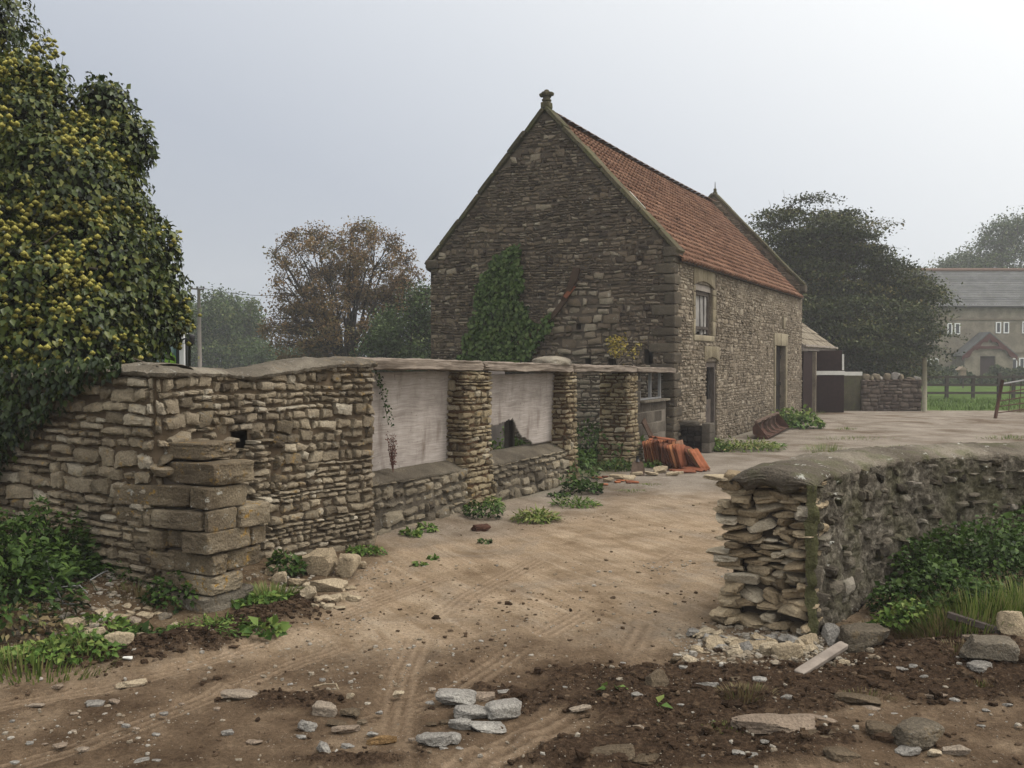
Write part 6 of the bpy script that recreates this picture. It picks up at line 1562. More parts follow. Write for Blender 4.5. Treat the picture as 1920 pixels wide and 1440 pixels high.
W_(40, 1250, 0.5, 0.25, 0.15, 520, 'grass', 'grassy', 'grass growing along the bottom of the bank', name='grass_tuft', cat='grass')
W_(150, 1225, 0.2, 0.14, 0.14, 160, 'grass', 'grassy', 'long green grass beside the flat tan stone', name='grass_tuft', cat='grass')
W_(270, 1198, 0.14, 0.06, 0.05, 60, 'broad', 'weed', 'grey-green leaves lying over the soil ridge', L=0.07)
W_(30, 1085, 0.50, 0.42, 0.66, 3600, 'nettle', 'weed', 'big dark mass of nettles and brambles in front of the wall', name='nettle_bed', cat='nettles', L=0.048)
W_(-60, 1120, 0.7, 0.5, 0.7, 1600, 'nettle', 'weed', 'dark brambles at the left edge beside the nettle mass', name='nettle_bed', cat='nettles', L=0.065)
W_(135, 1062, 0.26, 0.25, 0.3, 800, 'nettle', 'weed', 'lower nettles tailing off towards the rubble slope', name='nettle_bed', cat='nettles', L=0.06)
W_(25, 1150, 0.3, 0.15, 0.25, 240, 'nettle', 'drygrass', 'patch of brown withered leaves among the nettles', name='withered_weed', cat='weeds', L=0.05)
def dead_twigs():
    g = Geo(); P = lambda x, y, dz=0.0: np.append(g2(x, y + 60, 0.15), 0) + np.array([0, 0, 0])
    def w(x, y): Y = 6.45; return np.array([(x - 960) / FPX * Y, Y, EYE + (HOR - y) / FPX * Y])
    for q in ([(118, 1145), (105, 1115), (95, 1090), (84, 1060), (82, 1045)], [(48, 1125), (75, 1108), (110, 1103), (145, 1100), (160, 1115)], [(95, 1095), (80, 1088), (76, 1080)], [(62, 1095), (50, 1075), (47, 1060)], [(105, 1118), (115, 1135), (140, 1135)], [(165, 1090), (185, 1078), (198, 1072)], [(45, 1145), (80, 1140), (112, 1135)]):
        g.tube([w(*a) for a in q], 0.0045, 4)
    tag(g.build('dead_branch', M['greytwig'], origin=w(105, 1140)), 'bleached grey dead branch lying in the nettles', 'branch')
dead_twigs()
# right bank
W_(1860, 1100, 0.75, 0.5, 0.55, 5200, 'broad', 'weed', 'dense dark green weeds against the foot of the rubble wall', name='weed_bed', cat='weeds', L=0.036)
W_(1760, 1140, 0.45, 0.3, 0.34, 1500, 'broad', 'weed', 'bramble leaves spreading from the weed mass along the rubble wall', name='weed_bed', cat='weeds', L=0.042)
W_(1960, 1060, 0.8, 0.5, 0.7, 1600, 'broad', 'weed', 'tall weeds at the right edge beneath the wall coping', name='weed_bed', cat='weeds', L=0.065)
W_(1690, 1180, 0.18, 0.12, 0.22, 260, 'broad', 'bright', 'young bramble with some yellow leaves next to the big squared block', L=0.045)
W_(1840, 1165, 0.6, 0.3, 0.26, 1500, 'grass', 'grassy', 'long tangled grass in front of the dark weeds', name='grass_tuft', cat='grass')
W_(1770, 1185, 0.3, 0.15, 0.18, 500, 'grass', 'drygrass', 'yellowish dry grass at the front of the bank', name='grass_tuft', cat='grass')
W_(1920, 1150, 0.5, 0.3, 0.3, 900, 'grass', 'grassy', 'long grass beside the pointed slab at the right edge', name='grass_tuft', cat='grass')
W_(1800, 1225, 0.15, 0.1, 0.1, 160, 'grass', 'drygrass', 'small dry tuft beside the right squared block', name='grass_tuft', cat='grass')
W_(1640, 1175, 0.3, 0.06, 0.07, 160, 'grass', 'drygrass', 'sparse dry grass at the base of the rubble wall', name='grass_tuft', cat='grass')
W_(1400, 1310, 0.16, 0.1, 0.1, 300, 'grass', 'drygrass', 'reddish brown root clod on the dark soil', name='root_clod', cat='roots')
W_(1380, 1372, 0.16, 0.08, 0.05, 220, 'grass', 'grassy', 'little mossy grass patch beside the pinkish slab', name='grass_tuft', cat='grass')
W_(1620, 1316, 0.2, 0.08, 0.08, 200, 'grass', 'drygrass', 'tangle of dry roots over the dark hollow', name='root_clod', cat='roots')
W_(1860, 1285, 0.5, 0.04, 0.04, 420, 'grass', 'drygrass', 'strand of dry straw lying along the dark soil', name='straw', cat='straw')
W_(1150, 1300, 0.035, 0.03, 0.05, 5, 'broad', 'bright', 'fresh green seedling in the churned soil', L=0.06, name='seedling', cat='seedling')
W_(1235, 1330, 0.02, 0.02, 0.02, 3, 'broad', 'bright', 'single fallen green leaf on the churned soil', L=0.08, name='fallen_leaf', cat='leaf')
# ------------------------------------------------------------------ smaller things round the barn
def build_tiles():
    """stack of roof tiles in front of the block wall: every tile a thing"""
    proto = None; rr = RNG(12)
    g = Geo(); x = np.linspace(-0.12, 0.12, 17); z = np.linspace(0, 0.40, 5); X, Z = np.meshgrid(x, z, indexing='ij')
    prof = 0.012 * np.cos(X / 0.24 * 2 * math.pi * 2.0)
    for s, fl in ((0.0, 1), (-0.014, -1)): g.grid(np.stack([X, prof + s, Z], -1)[:, ::fl], tint=0.5)
    n = 17 * 5; ring = [(i, 0) for i in range(17)] + [(16, j) for j in range(1, 5)] + [(i, 4) for i in range(15, -1, -1)] + [(0, j) for j in range(3, 0, -1)]
    a = [i * 5 + j for i, j in ring]; b = [n + i * 5 + (4 - j) for i, j in ring]
    g.Q.append(np.array([(a[k], a[(k + 1) % len(a)], b[(k + 1) % len(a)], b[k]) for k in range(len(a))]))
    me = {}
    for key, mt in (('tilenew', 'tilenew'), ('tiledark', 'tiledark'), ('orange', 'r_orange')):
        o = g.build('roof_tile', M[mt], origin=(0, 0, 0)); me[key] = o.data; bpy.data.objects.remove(o)
    def put(key, loc, R, label, group='clay roof tiles stacked by the block wall'):
        o = bpy.data.objects.new('roof_tile', me[key]); COL.objects.link(o)
        o.matrix_world = Matrix.Translation(Vector(loc)) @ Matrix(np.array(R)).to_4x4()
        return tag(o, label, 'roof tile', group)
    # tile local x -> across, y -> normal, z -> up
    base = np.stack([N, -D, ZZ], 1)
    st = 'upright red clay tile in the leaning stack against the block wall'
    bk = np.stack([(0, 1.0, 0), (-1.0, 0, 0), (0, 0, 1.0)], 1)     # across = away from the camera, like books on a shelf
    for i in range(21):      # the long row of tiles on edge
        f = i / 20.0
        R = rotz(math.radians(-8 - 34 * f ** 1.5 + rr.normal(0, 3))) @ bk @ eul(math.radians(-9 - 10 * f + rr.normal(0, 3.0)), rr.normal(0, 0.05), 0)
        put('tilenew', (2.30 + 0.58 * f + rr.normal(0, 0.006), 16.35 - 0.62 * f + rr.normal(0, 0.02), 0.005 + rr.uniform(0, 0.03)), R, st)
    for i in range(14):
        f = i / 13.0
        R = rotz(math.radians(-12 - 20 * f + rr.normal(0, 5))) @ bk @ eul(math.radians(-10 - 8 * f + rr.normal(0, 3)), rr.normal(0, 0.05), 0)
        put('tilenew', (2.46 + 0.46 * f, 16.62 - 0.45 * f, 0.02 + rr.uniform(0, 0.06)), R, st)
    R = rotz(0.5) @ bk @ eul(math.radians(-82), 0, 0); put('tilenew', (2.72, 16.2, 0.45), R, 'red clay tile lying flat on top of the leaning stack')
    for i in range(8):
        f = i / 7.0
        R = rotz(math.radians(-52 + 8 * f + rr.normal(0, 3))) @ bk @ eul(math.radians(-33 - 6 * f + rr.normal(0, 1.5)), rr.normal(0, 0.04), 0)
        put('orange' if i == 6 else 'tilenew', (2.98 + 0.20 * f, 16.0 - 0.42 * f, 0.015), R, 'orange clay tile leaning at the front end of the stack' if i == 6 else 'slanted clay tile in the sloping batch beside the orange tile')
    for i, (dt, dw) in enumerate(((3.0, 1.25), (2.85, 1.5))):
        R = base @ eul(0, 0, 0.9 + i) @ eul(math.radians(-88), 0, 0); put('tilenew', (2.92 + 0.22 * i, 15.3 + 0.08 * i, 0.02), R, ('cracked clay tile lying on the ground beside the stack', 'thin clay tile lying flat nearest the track')[i])
    for i in range(2):
        R = base @ eul(0, 0, math.radians(80)) @ eul(math.radians(-22 - 5 * i), math.radians(12), 0) @ np.diag([1, 1, 1.5])
        put('tiledark', SP(1.75 - 0.05 * i, 0.26 + 0.02 * i, 0.22), R, ('dark dirty tile leaning against the concrete blocks', 'second dark tile half behind the first against the concrete blocks')[i])
    for i in range(11):
        p = np.append(g2(1150 + rr.uniform(-35, 40), 903 + rr.uniform(-7, 8)), 0.015); q = Geo()
        add_rock(q, p, (rr.uniform(0.08, 0.18), rr.uniform(0.06, 0.12), 0.025), eul(0, 0, rr.uniform(0, 3)), 600 + i, power=6, cuts=3, n=7)
        tag(q.build('tile_shard', M['tilenew'], origin=p), 'shard of red tile on the ground before the open doorway', 'tile shard', 'shards of red tile')
build_tiles()

def build_spade():
    c = np.array([*g2(1197, 893), 0.0]); root = thing('spade_head', tuple(c), 'old rusty spade head standing on its blade against the splayed pillar', 'spade')
    g = Geo(); pts = []
    for z, hw, y in ((0, 0.10, 0), (0.1, 0.105, 0.012), (0.2, 0.085, 0.025), (0.235, 0.05, 0.03)):
        pts.append([c + np.array([f * hw, y + 0.02 * (1 - f * f) + 0.05 * z, z]) for f in np.linspace(-1, 1, 7)])
    A = np.array(pts); g.grid(A); g.grid(A[:, ::-1] + np.array([0, 0.012, 0])); g.build('blade', M['spade'], root)
    s = Geo(); s.tube([c + np.array([0, 0.045, 0.215]), c + np.array([0, 0.055, 0.31])], [0.03, 0.022], 8); s.build('socket', M['black'], root)
M['spade'] = plain('rusted blade', (0.15, 0.11, 0.085), 0.8, 0.6, 14, 0.3)
build_spade()

def build_brick_stub():
    root = thing('brick_stub', tuple(BP(0.35, 0.35, 0)), 'soot-blackened brick stub with grey block end against the barn corner', 'brickwork'); rr = RNG(3)
    g = Geo()
    for k in range(5):
        for i in range(3): g.box(BP(0.45 + (0.06 if k % 2 else 0) + i * 0.0, 0.10 + i * 0.14, 0.055 + k * 0.105), (0.2, 0.132, 0.097), FR, tint=rr.uniform(0, 1))
    g.build('sooty_bricks', M['soot'], root, bevel=0.006)
    b = Geo()
    for k in range(3): b.box(BP(0.50, 0.56, 0.10 + k * 0.19), (0.38, 0.16, 0.182), FR, tint=rr.uniform(0, 1))
    b.build('grey_blocks', M['conblock'], root, bevel=0.006)
    t = Geo(); add_rock(t, BP(0.42, 0.2, 0.555), (0.26, 0.38, 0.13), FR, 41, power=3, rough=0.15); t.build('mortar_top', M['conblock'], root)
M['soot'] = stone_mat('sooty brick', [(0.016, 0.014, 0.012), (0.04, 0.034, 0.029), (0.08, 0.066, 0.055)], dark=0.5)
build_brick_stub()

def build_bucket():
    a = np.array([*g2(1432, 824), 0]); b = np.array([*g2(1472, 806), 0.05]); ax = unit((b - a)[None])[0]; L = np.linalg.norm(b - a)
    out = np.array([ax[1], -ax[0], 0.0]); root = thing('loader_bucket', tuple((a + b) / 2), 'rusty loader bucket with ribs lying on its back by the barn wall', 'bucket')
    prof = [(0.12, 0.02), (0.02, 0.0), (-0.14, 0.03), (-0.24, 0.13), (-0.24, 0.27), (-0.17, 0.38)]
    g = Geo(); P = []
    for f in (0, 1): P.append([a + ax * L * f + out * y + ZZ * z for y, z in prof])
    P = np.array(P); g.grid(P); g.grid((P + out * 0.02 + ZZ * 0.02)[:, ::-1]); g.build('shell', M['rust'], root, smooth=False)
    for f in (0.0, 1.0):
        s = Geo(); s.prism([a + ax * L * f + out * y + ZZ * z for y, z in prof], ax * 0.025); s.build('side_plate', M['rust'], root, smooth=False)
    for f in (0.18, 0.42, 0.6, 0.8):
        s = Geo(); s.prism([a + ax * L * f + out * (y + 0.03) + ZZ * (z + 0.01) for y, z in prof] + [a + ax * L * f + out * (y + 0.10) + ZZ * (z + 0.03) for y, z in prof[::-1]], ax * 0.03); s.build('rib', M['rustlight'], root, smooth=False)
    s = Geo(); s.box((a + b) / 2 + out * -0.17 + ZZ * 0.39, (L, 0.07, 0.05), np.stack([ax, out, ZZ], 1)); s.build('top_lip', M['rustlight'], root, smooth=False)
M['rustlight'] = plain('worn rust', (0.12, 0.085, 0.066), 0.85, 0.6, 12, 0.3)
build_bucket()

# planks: behind the torn board, and the fallen one on the right
def plank(c, size, R, mat, label, cat='plank', group=None, name='plank'):
    g = Geo(); V, Q = rock_verts(size, int(abs(c[0]) * 100) + 3, power=16, rough=0.03, n=11); g.add(V @ np.asarray(R).T + np.array(c), Q, tint=0.6)
    return tag(g.build(name, M[mat], origin=c), label, cat, group)
p = gpt(1540, 1262); q = gpt(1500, 1276); r_ = gpt(1588, 1236); ax = unit((r_ - q)[None])[0]
plank((q + r_) / 2 + np.array([0, 0, 0.05]), (np.linalg.norm(r_ - q) * 1.0, 0.06, 0.03), np.stack([ax, unit(np.cross(ZZ, ax)[None])[0], np.cross(ax, unit(np.cross(ZZ, ax)[None])[0])], 1) @ eul(0.25, -0.1, 0), 'oldplank', 'weathered plank fallen on the soil below the broken wall end')
c = gpt(1855, 1195); plank(c + np.array([0.0, 0.05, 0.05]), (0.42, 0.05, 0.04), eul(0, 0.25, -0.35), 'darkwood', 'dark rotten stick lying in the grass behind the right squared block', 'stick', name='stick')
for i, (t_, lb) in enumerate(((5.75, 'dark upright post behind the hole in the plywood board'), (5.58, 'paler upright plank beside the dark post behind the plywood hole'))):
    plank(SP(t_, -0.62 - 0.05 * i, 0.75), (0.12 - 0.03 * i, 0.08, 1.4), FR, 'darkwood' if i == 0 else 'wood', lb, 'post', name='post')
plank(SP(4.95, -1.25, 0.85), (0.55, 0.04, 1.6), FR, 'greywood', 'grey sheet standing inside the shed behind the torn board', 'sheet', name='wall_sheet')
plank(SP(7.44, -0.2, 1.1), (0.07, 0.09, 1.05), FR, 'wood', 'grey timber stud between the widest pillar and the torn board', 'post', name='timber_stud')
c = gpt(620, 1302); g = Geo(); g.tube([c + np.array([-0.1, 0.0, 0.03]), c + np.array([-0.05, 0.02, 0.035]), c + np.array([0.02, 0.01, 0.04]), c + np.array([0.04, -0.03, 0.02])], 0.005, 5); tag(g.build('root', M['r_tan'], origin=c), 'curved pale root sticking out of the dark mud', 'root')

# ------------------------------------------------------------------ lean-to beyond the barn
def build_leanto():
    root = thing('lean_to_shed', tuple(BP(16.8, -1.4, 0)), 'low lean-to with pale stone roof at the far end of the barn', 'shed')
    t0, t1 = LEN + 0.02, 20.0; ev, rise = 2.28, 0.76; W = 3.2
    g = Geo(); g.prism([BP(t0, -0.6, 0), BP(t1, -0.6, 0), BP(t1, -0.6, ev - 0.1), BP(t0, -0.6, ev - 0.1)], -N * 0.3); g.prism([BP(t1 - 0.3, -0.6, 0), BP(t1 - 0.3, -W, 0), BP(t1 - 0.3, -W, ev + rise * (W - 0.3)), BP(t1 - 0.3, -0.6, ev - 0.05)], D * 0.28)
    g.build('shed_body', M['side'], root, smooth=False)
    r = Geo(); rr = RNG(2); rows, cols = 9, 22
    for i in range(rows):
        w0 = -0.12 + (W + 0.12) * i / rows
        for j in range(cols):
            tt = t0 + (t1 - t0) * (j + 0.5 * (i % 2)) / cols; wd = (t1 - t0) / cols
            a, b = tt, min(tt + wd * 0.985, t1)
            if b - a < 0.05: continue
            dn = unit((N - ZZ * rise)[None])[0]; up = np.cross(D, dn); up = up if up[2] > 0 else -up
            cc = BP((a + b) / 2, -(w0 + 0.2), ev + rise * (w0 + 0.2) + 0.05 + rr.normal(0, 0.006))
            r.box(cc, (b - a, 0.52, 0.025), np.stack([D, dn, up], 1) @ eul(0.05, 0, rr.normal(0, 0.02)), tint=rr.uniform(0, 1))
    r.build('stone_roof', M['stonetile'], root, smooth=False)
    f = Geo(); f.box(BP((t0 + t1) / 2, -0.02, ev - 0.1), (t1 - t0, 0.12, 0.12), FR); f.box(BP((t0 + t1) / 2, 0.08, ev + 0.0), (t1 - t0, 0.1, 0.06), FR, tint=0.9)
    f.build('eaves_beam', M['wood'], root, smooth=False)
    d = Geo(); d.box(BP(14.4, -0.02, 1.05), (1.6, 0.06, 2.1), FR); d.build('sliding_panel', M['rustsheet'], root, smooth=False)
    p = Geo(); p.box(BP(15.6, 0.0, 1.05), (0.14, 0.14, 2.1), FR); p.build('door_post', M['render'], root, smooth=False)
M['stonetile'] = stone_mat('pale stone roof tile', [(0.2, 0.17, 0.125), (0.28, 0.245, 0.19), (0.34, 0.305, 0.245)], orange=0.2, dark=0.3)
build_leanto()
def fpt(px, py, Y): return np.array([(px - 960) / FPX * Y, Y, EYE + (HOR - py) / FPX * Y])
def rectbox(g, x0, y0, x1, y1, Y, dep, tint=0.5):
    a, b = fpt(x0, y1, Y), fpt(x1, y0, Y); g.box(((a[0] + b[0]) / 2, Y + dep / 2, (a[2] + b[2]) / 2), (b[0] - a[0], dep, b[2] - a[2]), None, tint); return (a + b) / 2
def build_rust_door():
    Y = 33.0; root = thing('sheet_door', tuple(fpt(1550, 773, Y)), 'dark maroon rusty sheet door standing open beside the lean-to', 'door')
    g = Geo(); rectbox(g, 1517, 704, 1583, 773.5, Y, 0.06); g.build('lower_sheet', M['rustsheet'], root, bevel=0.01)
    g = Geo(); rectbox(g, 1515, 657, 1579, 696, Y + 0.05, 0.06); g.build('upper_sheet', M['rustsheet'], root, bevel=0.01)
    g = Geo(); rectbox(g, 1518, 695.5, 1584, 703, Y - 0.05, 0.05); rectbox(g, 1584, 697, 1617, 704, Y - 0.02, 0.05, 0.3); g.build('white_rail', M['white'], root, smooth=False)
    g = Geo(); rectbox(g, 1579, 664, 1582.5, 694, Y + 0.03, 0.05); g.build('edge_strip', M['white'], root, smooth=False)
    g = Geo(); rectbox(g, 1537, 772, 1567, 777, Y + 0.1, 0.3); g.build('rubber_block', M['black'], root, bevel=0.05)
build_rust_door()
def build_far_wall():
    Y = 34.0; a = fpt(1617, 770, Y); b = fpt(1729, 770, Y); L = b[0] - a[0]; top = 1.10
    root = thing('far_yard_wall', tuple((a + b) / 2 * np.array([1, 1, 0])), 'short brown stone wall topped with upright cope stones across the yard', 'wall')
    mp = plane_map((a[0], Y, 0), (1, 0, 0), (0, -1, 0)); g = Geo()
    add_stones(g, clip_rects(layout(L, 1.2, (0.1, 0.17), (0.15, 0.4), (0.2, 0.32), seed=201), 0, L, lambda u: top), mp, 201, bulge=0.03, na=6, nb=5, warp=0.05); g.build('stone_courses', M['farstone'], root)
    c = Geo(); c.box((a[0] + L / 2, Y + 0.3, top / 2), (L, 0.52, top), None); c.build('wall_core', M['mortar_dark'], root, smooth=False)
    rr = RNG(6)
    for i, (px, w, h, mt) in enumerate(((1627, 11, 13, 'low'), (1637, 8, 9, 'low'), (1647, 11, 14, 'low'), (1655, 6, 8, 'r_grey'), (1666, 12, 14, 'low'), (1684, 14, 15, 'r_grey'), (1693, 9, 12, 'low'), (1712, 12, 6, 'low'), (1725, 10, 9, 'r_grey'))):
        k = Geo(); s = Y / FPX; add_rock(k, (fpt(px, 0, Y)[0], Y + 0.2, top + h * s / 2 - 0.02), (w * s, 0.35, h * s), eul(0, rr.normal(0, 0.2), 0), 210 + i, tint=0.6, power=4, cuts=3); k.build('cope_stone', M[mt], root)
    root2 = thing('mossy_wall', tuple(fpt(1600, 770, Y)), 'greenish streaked rendered wall between the rusty door and the yard wall', 'wall')
    g = Geo(); rectbox(g, 1560, 704, 1617, 772, Y + 0.15, 0.35); g.build('render', M['mossrender'], root2, bevel=0.02)
M['farstone'] = stone_mat('brown yard wall stone', [(0.09, 0.07, 0.058), (0.13, 0.102, 0.085), (0.17, 0.138, 0.115), (0.21, 0.175, 0.145)], white=0.25, dark=0.5)
M['mossrender'] = stone_mat('mossy render', [(0.09, 0.085, 0.055), (0.14, 0.13, 0.09)], moss=0.5, orange=0.2, dark=0.6)
build_far_wall()

# ------------------------------------------------------------------ fence, gate, house
def build_fence():
    Y = 43.5; root = thing('rail_fence', tuple(fpt(1800, 752, Y)), 'dark wooden post and rail fence between yard and lawn', 'fence')
    for i, y in enumerate((707, 722, 737)):
        g = Geo(); rectbox(g, 1727, y - 2.2, 1990, y + 2.0, Y - 0.04, 0.05, 0.4); g.build('rail', M['fencewood'], root, smooth=False)
    for px, hw, yt in ((1776.5, 2.8, 703), (1826, 2.4, 704), (1875, 3.2, 699), (1902, 2.6, 703), (1952, 2.6, 703)):
        g = Geo(); rectbox(g, px - hw, yt, px + hw, 753, Y, 0.13, 0.4); g.build('post', M['fencewood'], root, smooth=False)
    Y = 33.7; g = Geo(); g.tube([fpt(1734, 773, Y), fpt(1734, 720, Y), fpt(1733.5, 671, Y)], [0.085, 0.08, 0.075], 10); tag(g.build('wooden_pole', M['pole'], origin=fpt(1734, 772, Y)), 'stout grey-green wooden pole at the end of the yard wall', 'pole')
M['fencewood'] = plain('dark fence wood', (0.06, 0.052, 0.045), 0.9, 0.4, 9, 0.2)
M['pole'] = plain('greenish pole', (0.2, 0.19, 0.14), 0.9, 0.4, 9, 0.2)
build_fence()
def build_gate():
    Y = 29.6; root = thing('metal_gate', tuple(fpt(1872, 785, Y)), 'rusty tubular metal gate leaning at the edge of the yard', 'gate')
    A = lambda px, py, dY=0.0: fpt(px, py, Y + dY)
    g = Geo(); g.tube([A(1867, 786), A(1873, 750), A(1880, 712)], 0.055, 8); g.build('gate_post', M['rust'], root)
    bars = [((1880, 720), (2010, 697)), ((1878, 737), (2010, 715)), ((1876, 752), (2010, 730)), ((1874, 762), (2010, 744)), ((1872, 774), (2010, 757))]
    for i, (a, b) in enumerate(bars):
        g = Geo(); g.tube([A(*a), A(*b, 0.8)], 0.028 if i == 0 else 0.018, 6); g.build('bar', M['greymetal'] if i == 0 else M['rust'], root)
    for px in (1895, 1915, 1960):
        g = Geo(); f = (px - 1875) / 135; g.tube([A(px, 720 - 23 * f, 0.8 * f), A(px - 3, 774 - 17 * f, 0.8 * f)], 0.012, 5); g.build('brace', M['rust'], root)
    c = A(1915, 774); clump(1918, 773, 0.5, 0.3, 0.3, 200, 'grass', 'drygrass', 'brown dead weeds heaped under the metal gate', name='withered_weed', cat='weeds')
build_gate()

def build_house():
    Y = 80.0; k = FPX / Y
    Zp = lambda py: EYE + (HOR - py) / k; Xp = lambda px: (px - 960) / k
    root = thing('farmhouse', (Xp(1835), Y, 0), 'grey rendered farmhouse with slate roof and gabled porch beyond the lawn', 'house')
    x0, x1 = Xp(1722), Xp(2120); ev, rg, dp = Zp(573), Zp(500), 7.5
    g = Geo(); g.box(((x0 + x1) / 2, Y + dp / 2, ev / 2), (x1 - x0, dp, ev), None)
    for xx in (x0, x1 - 0.3): g.prism([(xx, Y, ev), (xx, Y + dp, ev), (xx, Y + dp / 2, rg - 0.1)], (0.3, 0, 0))
    g.build('wall', M['houserender'], root, smooth=False)
    s = Geo()
    for py in (599, 661): s.box(((x0 + x1) / 2, Y - 0.04, Zp(py)), (x1 - x0, 0.1, 0.12), None)
    s.build('string_course', M['housestone'], root, smooth=False)
    r = Geo(); ov = 0.35; n = 16; rows = []
    for sgn in (0, 1):
        for i in range(n):
            f0, f1 = i / n, (i + 1.05) / n
            yy = lambda f: (Y - ov + (dp / 2 + ov) * f) if sgn == 0 else (Y + dp + ov - (dp / 2 + ov) * f)
            zz = lambda f: ev - 0.12 + (rg - ev + 0.12) * f
            r.add([(x0 - 0.3, yy(f0), zz(f0) + 0.02), (x1 + 0.3, yy(f0), zz(f0) + 0.02), (x1 + 0.3, yy(f1), zz(f1)), (x0 - 0.3, yy(f1), zz(f1))], [(0, 1, 2, 3)], tint=RNG(i).uniform(0.2, 0.8))
    r.build('roof', M['slate'], root, smooth=False)
    t = Geo(); t.tube([(x0 - 0.3, Y + dp / 2, rg + 0.05), (x1 + 0.3, Y + dp / 2, rg + 0.05)], 0.16, 8); t.build('ridge', M['ridge'], root)
    gt = Geo(); gt.tube([(x0 - 0.3, Y - 0.42, ev - 0.1), (x1 + 0.3, Y - 0.42, ev - 0.1)], 0.09, 8); gt.build('gutter', M['black'], root)
    wins = [(1775, 606, 1784, 627), (1788.5, 606, 1798.5, 627), (1865.5, 604, 1875, 625), (1880, 604, 1890, 625), (1915, 603, 1925, 625), (1930, 603, 1940, 625), (1722.5, 673, 1731, 695), (1736.5, 673, 1745.5, 695), (1750, 672, 1759, 694), (1896, 672, 1906, 695), (1910, 671, 1920, 695), (1925, 671, 1935, 695)]
    for a, b, c_, d in wins:
        X0, X1, Z1, Z0 = Xp(a), Xp(c_), Zp(b), Zp(d); fw = 0.075
        f = Geo()
        for bx in (((X0 + X1) / 2, Z0 + fw / 2, X1 - X0, fw), ((X0 + X1) / 2, Z1 - fw / 2, X1 - X0, fw), (X0 + fw / 2, (Z0 + Z1) / 2, fw, Z1 - Z0 - 2 * fw), (X1 - fw / 2, (Z0 + Z1) / 2, fw, Z1 - Z0 - 2 * fw)):
            f.box((bx[0], Y - 0.05, bx[1]), (bx[2], 0.1, bx[3]), None)
        fo = f.build('window', M['winwhite'], root, smooth=False)
        p = Geo(); p.box(((X0 + X1) / 2, Y - 0.02, (Z0 + Z1) / 2), (X1 - X0 - 2 * fw, 0.03, Z1 - Z0 - 2 * fw), None); p.build('pane', M['glass'], fo, smooth=False)
    # porch
    ax, az = Xp(1835), Zp(626); fx0, fx1, fz = Xp(1785), Xp(1886), Zp(668); yp = Y - 1.6
    b = Geo(); b.prism([(Xp(1791), yp, 0), (Xp(1820), yp, 0), (Xp(1820), yp, Zp(668)), (Xp(1848), yp, Zp(668)), (Xp(1848), yp, 0), (Xp(1880), yp, 0), (Xp(1880), yp, fz + 0.1), (ax, yp, az - 0.35), (Xp(1791), yp, fz + 0.1)], (0, 1.6, 0))
    po = b.build('porch', M['houserender'], root, smooth=False)
    v = Geo(); v.box((Xp(1834), yp + 0.25, Zp(688)), (Xp(1848) - Xp(1820), 0.08, Zp(668) - Zp(708)), None); v.build('front_door', M['porchdoor'], po, smooth=False)
    rf = Geo()
    for fx in (fx0, fx1):
        d = np.array([fx - ax, 0, fz - az]); L = np.linalg.norm(d); d /= L; up = np.array([-d[2], 0, d[0]]); up = up if up[2] > 0 else -up
        rf.box(np.array([ax, yp + 0.75, az]) + d * L / 2 + up * 0.06, (L * 1.04, 1.9, 0.08), np.stack([d, (0, 1, 0), up], 1))
    rf.build('porch_roof', M['slate'], po, smooth=False)
    bg = Geo(); N_ = 12
    for sx in (fx0, fx1):
        top = [np.array([ax + (sx - ax) * f, yp - 0.22, az + (fz - az) * f]) for f in np.linspace(0, 1, N_)]
        low = [p_ - np.array([0, 0, 0.42 + 0.16 * math.sin(i * 1.7)]) for i, p_ in enumerate(top)]
        bg.grid(np.stack([np.array(top), np.array(low)], 0)); bg.grid(np.stack([np.array(low) + np.array([0, 0.06, 0]), np.array(top) + np.array([0, 0.06, 0])], 0)); bg.grid(np.stack([np.array(low), np.array(low) + np.array([0, 0.06, 0])], 0))
    bg.box((ax, yp - 0.2, az - (az - fz) * 0.62), ((fx1 - fx0) * 0.62, 0.06, 0.22), None)
    bg.build('bargeboard', M['barge'], po, smooth=False)
    # garden shrubs and hedge plants in front
    hd = [(1752, 696, 2.2, 1.9), (1772, 700, 1.7, 1.5), (1795, 697, 2.0, 1.7), (1775, 712, 2.0, 1.0), (1812, 712, 1.6, 1.1), (1868, 700, 1.7, 1.6), (1852, 712, 1.6, 0.9), (1893, 704, 1.9, 1.4), (1920, 704, 2.0, 1.4), (1950, 704, 2.0, 1.4), (1745, 712, 2.0, 1.0)]
    lb = ['tall garden shrub beneath the end windows of the farmhouse', 'rounded garden shrub right of the tall end shrub', 'broad garden shrub behind the bird table', 'low front shrub below the rounded shrub', 'low front shrub under the bird table', 'dark shrub right of the porch door', 'low plant before the porch door', 'clipped shrub beneath the right porch eave', 'clipped hedge plant under the right windows', 'hedge plant cut by the edge of the photo', 'low shrub just behind the wooden pole']
    for i, (px, py, w, h) in enumerate(hd):
        Yh = 68.0 if py > 708 else 70.0; z = EYE + (HOR - py) / FPX * Yh; R = RNG(800 + i); n = 900
        c_ = np.array([(px - 960) / FPX * Yh, Yh, 0]); d_ = unit(R.normal(0, 1, (n, 3))); d_[:, 2] = np.abs(d_[:, 2])
        rad = np.array([w * 0.5, 0.7, h]) * (0.8 + 0.25 * fbm(d_ * 2 + i, 2, 4))[:, None]; P = c_ + d_ * rad
        q = Geo(); add_leaves(q, P, R.normal(0, 1, (n, 3)), d_ + R.normal(0, 0.4, (n, 3)), 0.22, 0.16, np.clip(R.normal(0.45, 0.22, n), 0, 1), simple=True)
        Vc, Qc = cube_grid(6); Vc = unit(Vc); q.add(c_ + Vc * np.array([w * 0.42, 0.5, h * 0.75]), Qc, tint=0.1)
        tag(q.build('garden_shrub', M['shrub'], origin=c_), lb[i], 'shrub')
